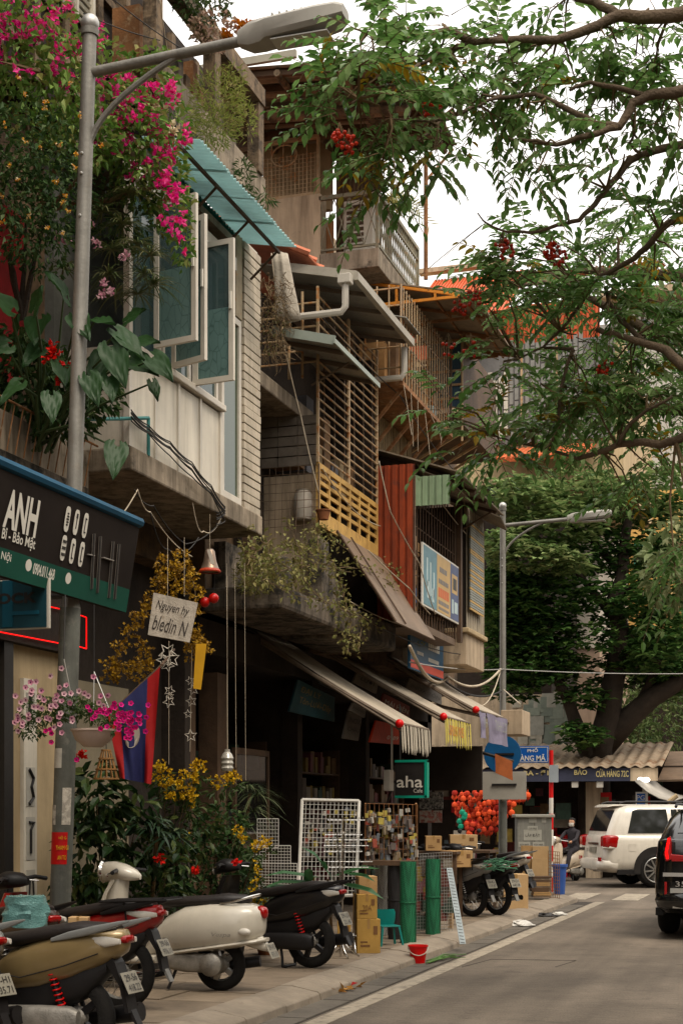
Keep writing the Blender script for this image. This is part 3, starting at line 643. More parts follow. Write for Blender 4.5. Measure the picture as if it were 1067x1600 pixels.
# green flap and sheets over the store cage
MB().corr((-5.36, 20.5, 6.08), (0, 0, .42), (.5, 0, 0), 5, .02, kind='trap').build('green_flap', m_green, hC)
cn = MB().sheet((-6.3, 20.5, 7.05), (-4.72, 20.5, 6.52), (-4.72, 23.75, 6.52), (-6.3, 23.75, 7.05), .02).build('store_canopy', m_roof_u, hC)
for yy in (20.9, 21.7, 22.5, 23.3): MB().beam((-6.2, yy, 6.98), (-4.75, yy, 6.49), .04, .05).build('rafter', m_wood, cn)
bar('stay', m_wood, cn, (-5.35, 21.0, 6.2), (-4.8, 21.0, 6.5), .016); bar('stay', m_wood, cn, (-5.35, 23.2, 6.2), (-4.8, 23.2, 6.5), .016)
MB().sheet((-5.35, 20.6, 6.62), (-4.9, 20.6, 6.44), (-4.9, 22.2, 6.44), (-5.35, 22.2, 6.62), .012).build('lower_sheet', m_roof_u, hC)
# blue shop sign under it
bs = boxo('shop_sign', M('sign_blue', (.03, .085, .15), .5, .2, 2, 0), hC, -5.72, -5.68, 21.4, 23.5, 3.84, 4.58)
flat('print_field', M('sign_red', (.52, .10, .075), .5, .1, 2, 0), bs, -5.678, 21.42, 23.48, 3.86, 3.98)
for zz, hh, n, y0, y1 in ((4.30, .13, 6, 22.5, 23.25), (4.08, .06, 9, 22.5, 23.2), (4.12, .05, 5, 21.8, 22.2)):
    mb = MB()
    for i in range(n): mb.box(-5.679, -5.675, lerp(y0, y1, i / n), lerp(y0, y1, (i + .72) / n), zz - hh / 2, zz + hh / 2)
    mb.build('print_row', m_whitep, bs)
# lower ledge of cages: floor, struts, brown planks
front('plank_wall', m_brown, hC, -6.3, 20.5, 23.7, 6.9, 7.85, .05)
for k in range(26): piece('plank', M('reed_brown', (.20, .15, .09), .9, .35, 6, .3), hC, -6.3, -6.27 + R.uniform(0, .02), 20.52 + k * .12, 20.62 + k * .12, 6.95, 7.8)
boxo('cage_floor', m_rust, hC, -6.38, -5.55, 20.5, 23.7, 7.84, 7.9)
for k in range(6): yy = 20.7 + k * .56; sqbar('strut', m_rust, hC, (-6.28, yy, 7.1), (-5.62, yy, 7.84), .045)
cg = MB().box(-5.60, -5.57, 20.5, 20.54, 7.9, 9.3).box(-5.60, -5.57, 23.62, 23.66, 7.9, 9.3).build('window_cage', m_barsd, hC, origin=(-5.6, 22, 7.9))
vbars(cg, -5.585, 20.66, 23.6, 7.9, 9.3, .155, .011, m_bars)
for zz in (8.1, 8.5, 8.9, 9.25): bar('bar', m_barsd, cg, (-5.59, 20.5, zz), (-5.59, 23.6, zz), .012, 6)
for k in range(5): bar('bar', m_bars, cg, (-6.3 + k * .18, 20.5, 7.9), (-6.3 + k * .18, 20.5, 9.3), .011, 6)
for zz in (8.1, 8.4, 8.7, 9.0, 9.25): bar('bar', m_bars, cg, (-6.38, 20.5, zz), (-5.6, 20.5, zz), .013, 6)
boxo('cage_room', m_intr, hC, -6.39, -6.32, 20.6, 23.7, 7.9, 9.4)
boxo('blue_pail', M('pale_blue_plastic', (.22, .36, .40), .4, .15, 4, 0), hC, -5.85, -5.7, 22.9, 23.1, 7.92, 8.2, .02)
# canopy on orange trusses
m_oran = M('orange_steel', (.55, .235, .075), .6, .2, 5, .1, col2=(.3, .12, .05), c2at=.6)
cp = MB().sheet((-6.35, 21.4, 9.74), (-4.68, 21.4, 9.36), (-4.68, 24.6, 9.36), (-6.35, 24.6, 9.74), .02).build('truss_canopy', M('canopy_sheet', (.25, .20, .15), .7, .2, 2, .1, stain=.3), hC)
for yy, mt in ((21.42, m_oran), (22.4, m_rust), (23.4, m_rust), (24.4, m_rust)):
    sqbar('chord', mt, cp, (-6.3, yy, 9.70), (-4.75, yy, 9.34), .04); sqbar('chord', mt, cp, (-6.3, yy, 9.36), (-4.95, yy, 9.36), .04)
    sqbar('strut', mt, cp, (-5.3, yy, 9.36), (-5.3, yy, 9.46), .035); sqbar('strut', mt, cp, (-5.9, yy, 9.36), (-5.9, yy, 9.6), .035)
for xx in (-4.9, -5.4, -5.9): sqbar('purlin', m_rust, cp, (xx, 21.4, 9.34 + (-4.68 - xx) * .22), (xx, 24.6, 9.34 + (-4.68 - xx) * .22), .03)
# top storey
TZ = 9.98
boxo('top_wall', m_beige, hC, -8.9, -6.88, 20.72, 21.0, 8.6, 10.86)
boxo('top_body', m_beige, hC, -8.9, -7.2, 21.0, 25, 9.5, 10.86)
lt = MB().box(-7.86, -7.82, 20.72, 20.78, 10.86, 11.75).box(-6.94, -6.9, 20.72, 20.78, 10.86, 11.75).box(-7.82, -6.94, 20.72, 20.78, 11.7, 11.75).box(-7.82, -6.94, 20.72, 20.78, 10.86, 10.9).build('window_grille', m_bars, hC, origin=(-7.4, 20.75, 10.86))
for i in range(1, 15): bar('bar', m_bars, lt, (-7.84 + i * .062, 20.74, 10.9), (-7.84 + i * .062, 20.74, 11.7 if i % 3 == 0 else 11.5), .006 + .003 * (i % 3 == 0), 5)
for i in range(10): bar('bar', m_bars, lt, (-7.84, 20.75, 10.93 + i * .062), (-6.92, 20.75, 10.93 + i * .062), .006, 5)
mb = MB(); mb.tube([(-7.45 + .2 * math.cos(a), 20.73, 11.5 + .16 * math.sin(a)) for a in [2 * math.pi * i / 20 for i in range(21)]], .012, 5).build('ring', m_bars, lt)
boxo('grille_room', M('warm_room', (.26, .19, .12), .9, .3, 2), hC, -8.0, -6.9, 21.3, 21.4, 10.86, 11.9)
MB().corr((-6.88, 21.5, 9.95), (0, 0, 1.95), (.72, 0, 0), 12, .015).build('ribbed_wall', M('ribbed_brown', (.16, .105, .07), .6, .3, 4, .1), hC)
boxo('balcony_slab', m_conc, hC, -6.9, -5.98, 20.72, 23.1, 9.68, 9.96, .01)
rl = MB().box(-6.9, -5.98, 20.72, 20.77, 10.76, 10.82).box(-6.03, -5.98, 20.72, 23.1, 10.76, 10.82).box(-6.03, -5.98, 20.72, 20.77, 9.96, 10.76).box(-6.03, -5.98, 23.05, 23.1, 9.96, 10.76).box(-6.9, -5.98, 20.73, 20.76, 10.0, 10.03).box(-6.02, -5.99, 20.77, 23.05, 10.0, 10.03).box(-6.02, -5.99, 20.77, 23.05, 10.6, 10.63).build('balcony_rail', M('rail_green', (.18, .165, .12), .6, .3, 5, .1, col2=(.28, .16, .08), c2at=.6), hC, origin=(-6, 22, 10))
m_rg = MATS['rail_green']
for i in range(4):
    xa = -6.9 + i * .23
    bar('lattice_bar', m_rg, rl, (xa, 20.745, 10.03), (xa + .23, 20.745, 10.76), .008, 5); bar('lattice_bar', m_rg, rl, (xa, 20.745, 10.76), (xa + .23, 20.745, 10.03), .008, 5)
for i in range(22):
    ya = 20.8 + i * .1
    bar('lattice_bar', m_rg, rl, (-6.0, ya, 10.03), (-6.01, ya + .22, 10.76), .009, 5); bar('lattice_bar', m_rg, rl, (-6.01, ya + .18, 10.03), (-6.0, ya, 10.76), .009, 5)
# corrugated roof over the top floor
rf = MB().corr((-5.02, 18.9, 11.72), (-3.5, 0, .30), (0, 2.75, 0), 20, .02).build('top_roof', m_roof_u, hC)
for xx, mt in ((-5.2, m_tim), (-6.0, m_tim), (-6.9, m_tim), (-7.8, m_tim)): MB().tube([(xx, 18.9, 11.62 + (-5.02 - xx) * .086), (xx, 21.6, 11.62 + (-5.02 - xx) * .086)], .05, 7).build('purlin', mt, rf)
MB().tube([(-8.3, 19.9, 11.80), (-5.3, 19.9, 11.52)], .10, 8).build('round_beam', m_tim, rf, smooth=True)
for yy in (19.0, 19.45, 20.45, 21.0, 21.5): MB().beam((-8.4, yy, 11.96), (-5.1, yy, 11.67), .06, .09).build('rafter', m_wood, rf)
boxo('fascia', M('fascia_pale', (.30, .28, .23), .6, .15, 2), rf, -8.4, -6.6, 18.82, 18.88, 11.92, 12.02)
bar('roof_post', m_rust, hC, (-5.33, 20.97, 9.5), (-5.33, 20.97, 11.66), .032, 8); bar('roof_brace', m_rust, hC, (-5.33, 20.97, 10.95), (-5.05, 21.5, 11.6), .022, 6)
boxo('top_lintel', m_wood, hC, -8.6, -6.2, 20.74, 20.86, 11.72, 11.9)

# ------------------------------------------------------------------ last house of the row
hD = thing('row_house', 'last house before the crossing with hanging bamboo blind and blue shaded cage', 'house', (-7.5, 26, 0), 'row houses along the pavement')
boxo('wall', m_brown, hD, -11.5, -6.4, 23.72, 27.6, 4.0, 9.3)
boxo('ground_back', m_intr, hD, -11.5, -10.2, 23.7, 27.6, 0, 4.0)
boxo('ground_lintel', m_dark, hD, -10.2, -6.9, 23.72, 27.6, 3.4, 4.0)
boxo('ground_pier', m_dark, hD, -7.2, -6.9, 27.3, 27.6, 0, 3.9)
D3 = -5.32
bx_ = boxo('box_room', m_beige, hD, -6.4, D3, 23.6, 25.0, 4.10, 4.62, .01)
boxo('ledge', m_cream, hD, -6.4, D3 + .06, 23.55, 25.03, 4.62, 4.70, .015)
MB().corr((D3, 23.6, 4.70), (0, 0, 2.0), (0, 1.4, 0), 8, .02, kind='trap').build('metal_wall', M('pale_metal_wall', (.33, .285, .22), .6, .15, 2, .1, stain=.4), hD)
boxo('box_core', m_dark, hD, -6.4, D3 - .02, 23.6, 24.98, 4.7, 6.7)
boxo('corner_post', m_wood, hD, D3 - .03, D3 + .04, 23.04, 23.16, 4.4, 6.6)
bl = MB().box(D3 + .05, D3 + .055, 23.62, 24.62, 5.02, 6.45).build('bamboo_blind', M('blind_grey', (.27, .275, .25), .8, .15, 3), hD, origin=(D3 + .05, 24.1, 5.0))
z = 5.0
while z < 6.45:
    piece('blind_slat', M('blind_tan', (.46, .32, .16), .7, .15, 3) if int(z * 1000) % 5 == 0 or R.random() < .16 else MATS['blind_grey'], bl, D3 + .055, D3 + .075, 23.62 - R.uniform(0, .02), 24.62 + R.uniform(0, .02), z, z + .032); z += .042
# blue shaded cage upstairs
boxo('cage_side', M('blue_shade', (.045, .075, .105), .7, .3, 3, .2), hD, -6.0, -5.42, 23.74, 23.8, 8.38, 9.5)
for zz in (8.5, 8.72, 8.95, 9.18): piece('cage_batten', m_bars, hD, -6.0, -5.41, 23.71, 23.74, zz, zz + .035)
for xx in (-5.99, -5.42): bar('cage_post', m_bars, hD, (xx, 23.73, 7.8), (xx, 23.73, 9.5), .02)
boxo('cage_front', m_wood, hD, -5.5, -5.42, 23.8, 26.5, 8.3, 9.5)
boxo('cage_soffit', m_wood, hD, -6.4, -5.42, 23.8, 26.5, 8.1, 8.3)
for k in range(5): sqbar('cage_strut', m_bars, hD, (-6.3, 23.8 + k * .5, 7.7), (-5.5, 23.8 + k * .5, 8.12), .04)
MB().sheet((-6.4, 23.76, 7.35), (-5.3, 23.76, 6.95), (-5.3, 25.6, 6.95), (-6.4, 25.6, 7.35), .02).build('wall_sheet', m_cream, hD)
MB().sheet((-6.0, 23.78, 7.12), (-4.78, 23.78, 6.50), (-4.9, 24.9, 6.50), (-6.0, 25.4, 7.12), .02).build('eave_sheet', m_roof_u, hD)
MB().sheet((-7.0, 24.2, 3.75), (-5.2, 24.2, 3.3), (-5.2, 27.2, 3.3), (-7.0, 27.2, 3.75), .02).build('low_canopy', m_barsd, hD)
boxo('canopy_box', m_beige, hD, -5.35, -4.95, 26.6, 27.4, 3.1, 3.55, .01)
_a, _b = PY(648, 1236, 25.4), PY(753, 1166, 25.4); boxo('dark_valance', M('dark_valance', (.035, .028, .023), .8, .3, 2), hD, _a.x, _b.x, 25.4, 25.45, _a.z, _b.z)

# ------------------------------------------------------------------ clutter of years on the facades
for k in range(16):
    y = 20.7 + k * .18; piece('stored_bundle', R.choice((m_conc_d, m_tarp, m_brown, M('stored_0', (.16, .10, .06)), M('stored_box_0', (.34, .2, .1)), m_barsd)), hC, -6.3 + R.uniform(0, .15), -5.75 + R.uniform(-.15, .05), y, y + .16, 7.9, 8.0 + R.uniform(.1, 1.0))
for k, (x0, yy, z0, z1) in enumerate(((-6.33, 20.47, 6.7, 9.3),)): bar('drain_pipe', m_pvc if k else m_rust, (hC, hB, hC)[k], (x0, yy, z0), (x0, yy, z1), .03)
for k in range(7): y = 20.55 + k * .4; bar('hanging_string', m_cablel, hC, (-5.55, y, 7.84), (-5.5 + R.uniform(-.1, .1), y + R.uniform(-.1, .1), 7.84 - R.uniform(.2, .8)), .004, 4)
for k, (a, b) in enumerate((((-5.36, 20.6, 6.7), (-5.3, 25.0, 6.2)), ((-5.6, 20.5, 7.7), (-5.4, 24.5, 7.2)), ((-5.88, 17.8, 6.05), (-5.86, 20.4, 5.8)), ((-5.9, 17.7, 8.0), (-5.6, 23.6, 7.95)), ((-5.7, 18.0, 4.45), (-5.5, 23.0, 4.6)), ((-5.7, 18.0, 4.35), (-5.4, 24.0, 4.3)))):
    a, b = Vector(a), Vector(b); MB().tube([lerp(a, b, t) - EZ * .14 * 4 * t * (1 - t) for t in [i / 12 for i in range(13)]], .008, 5).build('facade_cable', m_cable if k % 2 else m_cablel, (hC, hC, hB, hC, hC, hC)[k], smooth='all')
MB().sheet((-6.3, 20.48, 9.0), (-5.5, 20.48, 8.8), (-5.5, 21.3, 8.8), (-6.3, 21.3, 9.0), .012).build('rain_flap', m_grey, hC)
# ------------------------------------------------------------------ ends and insides of the shops
boxo('end_wall', m_dark, hD, -11.5, -7.0, 27.45, 27.6, 0, 4.0)
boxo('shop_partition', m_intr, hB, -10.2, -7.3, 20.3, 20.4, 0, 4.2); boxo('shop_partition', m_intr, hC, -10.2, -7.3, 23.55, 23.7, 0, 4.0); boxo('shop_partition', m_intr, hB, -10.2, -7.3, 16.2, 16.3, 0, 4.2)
goods = [M('goods_%d' % i, c, .7, .3, 6) for i, c in enumerate(((.10, .025, .02), (.13, .085, .045), (.05, .06, .06), (.17, .15, .12), (.14, .10, .03), (.03, .05, .035), (.11, .045, .05), (.06, .045, .035)))]
def shelf(Y0, Y1, X, label, zs=(.5, .95, 1.4, 1.85, 2.3)):
    s = thing('display_shelf', label, 'shelf', (X, (Y0 + Y1) / 2, 0), 'goods shelves inside the shops')
    for yy in (Y0, Y1): boxo('upright', m_wood, s, X - .3, X, yy - .02, yy + .02, SW, zs[-1] + .4)
    for z in zs:
        boxo('board', m_wood, s, X - .3, X, Y0 + .02, Y1 - .02, z - .025, z)
        y = Y0 + .04
        while y < Y1 - .2:
            wdt = R.uniform(.08, .2); piece('merchandise', R.choice(goods), s, X - .28, X - R.uniform(.01, .08), y, y + wdt, z, z + R.uniform(.12, .36)); y += wdt + R.uniform(.01, .04)
shelf(16.6, 18.2, -7.6, 'dim goods shelf behind the potted plants'); shelf(18.6, 20.1, -7.5, 'crowded goods shelf behind the white grid rack')
shelf(20.8, 23.3, -7.4, 'dim goods shelf behind the cafe sign'); shelf(23.9, 27.0, -7.3, 'dim goods shelf behind the stacked cartons')

# ------------------------------------------------------------------ three cloth awnings
m_fr = [M('fringe_grey', (.40, .36, .295), .8, .12, 8), M('fringe_yellow', (.52, .44, .15), .8, .12, 8), M('fringe_mauve', (.20, .18, .235), .8, .15, 6)]
m_rball = M('red_ball', (.50, .03, .03), .4, .1, 4, 0)
def awning(Y0, Y1, xi, zi, xo, zo, fringe, label, drop):
    a = thing('shop_awning', label, 'awning', (xo, (Y0 + Y1) / 2, zo), 'cloth awnings over the shop fronts')
    nseg = 10; top = MB(); rows = []
    for i in range(nseg + 1):
        t = i / nseg; sag = -.05 * math.sin(math.pi * t)
        rows.append([Vector((lerp(xi, xo, t), lerp(Y0, Y1, j / 6), lerp(zi, zo, t) + sag - .015 * math.sin(math.pi * j / 6))) for j in range(7)])
    v = [p for r in rows for p in r] + [p - EZ * .006 for r in rows for p in r]; n = len(rows) * 7; f = []
    for i in range(nseg):
        for j in range(6): q = (i * 7 + j, (i + 1) * 7 + j, (i + 1) * 7 + j + 1, i * 7 + j + 1); f.append(q); f.append(tuple(n + k for k in reversed(q)))
    top.add(v, f).build('cloth', m_awn, a, smooth='all')
    for yy in (Y0, Y1): MB().tube([(xi, yy, zi - .05), (lerp(xi, xo, .5), yy, lerp(zi, zo, .5) - .10), (xo, yy, zo - .03)], .028, 6).build('arm', m_awn_u, a); 
    MB().tube([(xi, Y0 - .01, zi - .13), (xo + .02, Y0 - .01, zo - .10)], .02, 6).build('lower_arm', m_awn_u, a)
    bar('front_bar', m_awn_u, a, (xo, Y0 - .02, zo - .02), (xo, Y1 + .02, zo - .02), .026, 8)
    bar('roller', m_awn_u, a, (xi, Y0 - .05, zi), (xi, Y1 + .05, zi), .05, 8)
    MB().ball((xo + .01, Y0 - .04, zo - .02), .058).build('end_ball', m_rball, a, smooth='all')
    if fringe is not None:
        vb = MB(); y = Y0; k = 0
        while y < Y1 - .01:
            wd = .055; dz = drop * R.uniform(.86, 1.06); xx = xo + .02 + .012 * math.sin(k * 1.9)
            vb.prism([(xx, y, zo - .03), (xx, y + wd, zo - .03), (xx + .015, y + wd, zo - .03 - dz * .8), (xx + .015, y + wd * .5, zo - .03 - dz), (xx + .015, y, zo - .03 - dz * .8)], (.004, 0, 0)); y += wd + .003; k += 1
        vb.build('fringe', m_fr[fringe], a, kind='stuff')
    return a
aw1 = awning(18.3, 19.75, -7.4, 4.36, -5.0, 2.83, 0, 'faded cloth awning with grey fringe, nearest of three', .36)
aw2 = awning(20.7, 22.35, -7.3, 4.45, -5.0, 3.07, 1, 'faded cloth awning with yellow fringe, middle of three', .40)
aw3 = awning(22.65, 25.0, -6.75, 4.45, -4.95, 3.30, None, 'faded cloth awning with mauve cloth strips, farthest of three', .4)
def cloth(y0, y1, z0, z1, X, mat, parent, name='valance_cloth', fx=.02):
    rows = []
    for i in range(9):
        t = i / 8; rows.append([Vector((X + fx * math.sin(t * 9 + k * .7) + .03 * k / 4, lerp(y0, y1, t), lerp(z1, z0, k / 4))) for k in range(5)])
    v = [p for r in rows for p in r]; v += [p + EX * .004 for p in v]; f = []
    for i in range(8):
        for k in range(4): q = (i * 5 + k, i * 5 + k + 1, (i + 1) * 5 + k + 1, (i + 1) * 5 + k); f.append(q); f.append(tuple(45 + j for j in reversed(q)))
    return MB().add(v, f).build(name, mat, parent, smooth='all')
cA = cloth(22.7, 23.2, 2.85, 3.26, -4.92, m_fr[2], aw3); cB = cloth(23.3, 25.0, 2.80, 3.27, -4.92, m_fr[2], aw3)
text('TNHH', (-4.86, 22.95, 3.1), EY, EZ, .16, MATS['blind_grey'], cA, .3); text('TNHH 3.20', (-4.86, 24.2, 3.1), EY, EZ, .17, MATS['blind_grey'], cB, 1.0)
text('SIRIUS WISS', (-4.955, 21.35, 2.87), EY, EZ, .15, M('print_orange', (.5, .16, .05), .6, .1, 3, 0), aw2, .95); text('12', (-4.955, 22.15, 2.92), EY, EZ, .17, m_black, aw2, .2)
# pole with orange cloth past the awnings
oc = thing('cloth_pole', 'slanting pole with orange cloth hung at its end', 'pole', (-4.6, 26, 2.4)); bar('pole', m_black, oc, PY(722, 1168, 25.6), PY(802, 1190, 25.6), .03)
a_, b_ = PY(773, 1178, 25.5), PY(800, 1190, 25.5); m_oc = M('orange_cloth', (.42, .15, .075), .8, .2, 5)
rows = []
for i in range(7):
    t = i / 6; p = lerp(a_, b_, t); rows.append([p + Vector((.015 * k / 4, .02 * math.sin(t * 8 + k), -.34 * k / 4)) for k in range(5)])
v = [p for r in rows for p in r]; f = [(i * 5 + k, (i + 1) * 5 + k, (i + 1) * 5 + k + 1, i * 5 + k + 1) for i in range(6) for k in range(4)]
v += [p + EY * .004 for p in v]; f += [tuple(35 + j for j in reversed(q)) for q in f]
MB().add(v, f).build('cloth', m_oc, oc, smooth='all')

# ------------------------------------------------------------------ street lamps
def lamp(bx, by, H, lean, label, r=.087):
    o = thing('street_lamp', label, 'street lamp', (bx, by, SW), 'street lamps along the pavement')
    def at(z): return Vector((bx + lean * z / H, by, z))
    MB().tube([at(SW), at(SW + 3.2)], [r, r * .98], 20).build('lower_pole', M('pole_lower_paint', (.105, .107, .095), .5, .25, 4, .15, col2=(.16, .155, .135), c2at=.6, stain=.35), o, smooth=True)
    MB().tube([at(SW + 3.2), at(SW + 3.28), at(H)], [r * .98, r * .76, r * .66], 20).build('upper_pole', m_pole, o, smooth=True)
    MB().tube([at(SW), at(SW + .04)], .2, 16).build('base_plate', m_zinc, o)
    MB().ball(at(H + .07), .075, 14, 9).build('finial', m_zinc, o, smooth='all'); MB().cyl(at(H - .03), at(H + .02), .07, .075, 16).build('collar', m_pole, o, smooth=True)
    a = at(H - .33); t = a + Vector((1.36, 0, .05))
    MB().tube([a, t], .04, 12).build('arm', m_pole, o, smooth=True)
    b0 = at(H - 1.02); q = [b0 + EX * .02]
    for i in range(1, 10):
        s = i / 9; q.append(b0 + Vector((.02 + .80 * s ** 1.55, 0, .71 * s ** .72)))
    MB().tube(q, .024, 8).build('brace', m_pole, o, smooth=True)
    for dz in (.0, .16, .5): MB().ball(at(H - 1.0 - dz) + Vector((0, -r * .72, 0)), .014, 6, 5).build('bolt', m_zinc, o)
    h = M('lamp_head', (.30, .285, .255), .5, .12, 3, .05); rings = []
    for s, hw, z0, z1 in ((-.05, .05, -.055, .05), (.05, .09, -.10, .08), (.15, .105, -.10, .085), (.2, .13, -.085, .075), (.6, .135, -.08, .08), (.76, .125, -.06, .075), (.82, .09, -.02, .06)):
        c = t + Vector((s, 0, .02 + s * .05)); rings.append([c + Vector((0, y * hw, z)) for y, z in ((-1, z0 * .6), (-1, z1 * .55), (-.72, z1), (.72, z1), (1, z1 * .55), (1, z0 * .6), (.8, z0), (-.8, z0))])
    hd = MB().loft(rings).build('lamp_head', h, o, smooth=35)
    MB().box(t.x + .24, t.x + .70, by - .09, by + .09, t.z - .075, t.z - .066).build('lens', M('lamp_lens', (.42, .41, .38), .25, .1, 4, 0), hd)
    for k in range(7): piece('fin', h, hd, t.x + .25 + k * .06, t.x + .262 + k * .06, by - .1, by + .1, t.z + .085, t.z + .125)
    return o, at
lampN, atN = lamp(-5.83, 10.74, 7.98, .30, 'street lamp with red notice on its pole, in front of the flowering house')
lampF, atF = lamp(-5.87, 29.4, 7.82, 0, 'street lamp at the crossing beside the grey cabinet')
def wrap(parent, at, r, a0, a1, z0, z1, mat, name):
    n = 10; v = []
    for z in (z0, z1):
        for i in range(n + 1): a = lerp(a0, a1, i / n); v.append(at(z) + Vector((math.cos(a) * r, math.sin(a) * r, 0)))
    return MB().add(v, [(i, i + 1, n + 2 + i, n + 1 + i) for i in range(n)]).build(name, mat, parent, smooth='all')
A0, A1 = math.radians(-175), math.radians(-35)
st = wrap(lampN, atN, .0885, A0, A1, 1.24, 1.50, M('notice_red', (.36, .022, .012), .5, .15, 4, 0), 'notice')
wv = (Vector((math.cos(math.radians(-62)), math.sin(math.radians(-62)), 0))); rt = Vector((-wv.y, wv.x, 0))
for s, z, ww in (('HỘ G', 1.455, .06), ('THAM GI', 1.375, .10), ('AN TO', 1.295, .07)):
    text(s, atN(z) + wv * .0905, rt, EZ, .036, M('notice_yellow', (.55, .36, .06), .5, .1, 4, 0), st, ww)
wrap(lampN, atN, .0886, math.radians(-140), math.radians(-80), 2.02, 2.18, M('paper_grey', (.36, .34, .30), .8, .15, 12), 'paper_slip')
wrap(lampN, atN, .0886, math.radians(-70), math.radians(-20), 1.56, 1.86, M('torn_paper', (.42, .39, .34), .8, .1, 9, .3, col2=(.26, .24, .21), c2at=.5), 'paper_slip'); wrap(lampN, atN, .0887, math.radians(-150), math.radians(-105), 1.56, 1.72, MATS['torn_paper'], 'paper_slip')
wrap(lampF, atF, .0886, math.radians(-90), math.radians(-40), 1.9, 2.3, MATS['torn_paper'], 'paper_slip')

# ------------------------------------------------------------------ nearest shop sign
sg = thing('shop_sign', 'dark lock-shop fascia sign with ANH lettering and green phone strip', 'sign', (-5.5, 9, 3.4))
T_, B_ = Vector((-5.45, 0, 4.10)), Vector((-5.575, 0, 3.38)); UPS = (T_ - B_).normalized(); NS = EY.cross(UPS).normalized()
def onb(px, py, e=.0):
    p = PX(px, py, -5.5); s = (p.z - B_.z) / (T_.z - B_.z); q = lerp(B_, T_, s); p = PX(px, py, q.x + NS.x * e); return Vector((q.x, p.y, p.z)) + NS * e
YS1 = 11.5
MB().prism([(T_.x, 5.5, T_.z), (B_.x, 5.5, B_.z), (B_.x, YS1, B_.z), (T_.x, YS1, T_.z)], -NS * .12).build('panel', M('sign_dark', (.016, .012, .010), .85, .2, 2, 0, spec=.1), sg)
gb, gt = B_ + NS * .003, lerp(B_, T_, .27) + NS * .003
MB().prism([(gt.x, 5.5, gt.z), (gb.x, 5.5, gb.z), (gb.x, YS1 - .01, gb.z), (gt.x, YS1 - .01, gt.z)], NS * .002).build('green_strip', M('sign_green', (.012, .055, .038), .8, .15, 2, 0, spec=.15), sg)
MB().tube([(-5.46, 5.5, 4.15), (-5.46, 11.53, 4.15)], .045, 8).build('top_rail', M('blue_rail', (.008, .055, .10), .6, .2, 3, 0, spec=.25), sg, smooth=True)
def stext(s, x0, x1, yc, hpx, sgm=m_whitep, bold=.0):
    a, b = onb(x0, yc, .006), onb(x1, yc, .006); c = (a + b) / 2; D = (c - Vector((0, 0, CAMZ))).dot(Vector((-SP, CP, 0)))
    mid = onb((x0 + x1) / 2, yc, .006); return text(s, Vector((mid.x, mid.y, mid.z)), EY, UPS, hpx / F * D, sgm, sg, (b.y - a.y), bold=bold)
stext('ANH', 7, 61, 802, 60, bold=.03)
stext('Bền Bỉ - Bảo Mật', -18, 58, 838, 26, bold=.015); stext('Hà Nội', -14, 18, 868, 17, bold=.01); stext('0904.011.468', 51, 86, 893, 18, bold=.02); stext('dllock.vn', 112, 137, 913, 17)
for cx_, cy_ in ((44.5, 883), (106.5, 903.5)):
    c = onb(cx_, cy_, .006); MB().lathe([(0, .002), (.045, .002), (.045, 0)], c, 16, NS).build('round_icon', m_whitep, sg)
for i in range(3):
    for j in range(2):
        c = onb(105 + 14 * i - 6 * j, 811 + 5 * i + 45 * j, .006); w2, h2 = .036, .098; pts = []
        for k in range(16):
            a = 2 * math.pi * k / 16; pts.append(c + EY * (w2 * max(-1, min(1, 1.25 * math.cos(a)))) + UPS * (h2 * max(-1, min(1, 1.12 * math.sin(a)))))
        ic = MB().prism(pts, NS * .003).build('icon', m_whitep, sg)
        mb = MB(); k = i + 3 * j
        if k == 3:
            for a in (-1, 0, 1):
                for b in (-1, 0, 1): mb.obox(c + EY * a * .02 + UPS * b * .05 + NS * .005, EY * .006, UPS * .012, NS * .002)
        elif k == 0:
            for a in range(5): mb.obox(c + EY * (.004 * (a % 2)) + UPS * (a - 2) * .022 + NS * .005, EY * (.018 - .004 * abs(a - 2)), UPS * .006, NS * .002)
        elif k == 1: mb.obox(c + NS * .005, EY * .004, UPS * .05, NS * .002).obox(c + UPS * .05 + NS * .005, EY * .012, UPS * .018, NS * .002)
        else: mb.obox(c + NS * .005 - EY * .01, EY * .004, UPS * .06, NS * .002).obox(c + UPS * .05 + NS * .005, EY * .012, UPS * .006, NS * .002).obox(c - UPS * .055 + NS * .005, EY * .012, UPS * .006, NS * .002)
        mb.build('icon_mark', m_black, ic)
m_glow = M('handle_grey', (.20, .18, .16), .4, .2, 4, 0)
for (x0, y0, x1, y1) in ((147, 834, 143, 920), (157, 838, 152, 926), (177, 846, 170, 934), (186, 850, 179, 936)):
    a, b = onb(x0, y0, .008), onb(x1, y1, .008); MB().beam(a, b, .045, .006).build('handle_glow', m_glow, sg); MB().beam(a + NS * .006 - EY * .008, b + NS * .006 - EY * .008, .026, .008).build('handle_bar', m_black, sg)
MB().beam(onb(137, 866, .008), onb(147, 868, .008), .02, .008).beam(onb(160, 871, .008), onb(176, 876, .008), .03, .008).build('handle_arm', m_glow, sg)
for yy in (9.2, 10.5, 11.2): bar('bracket', m_black, sg, (-6.75, yy, 3.5), (-5.68, yy, 3.5), .025)
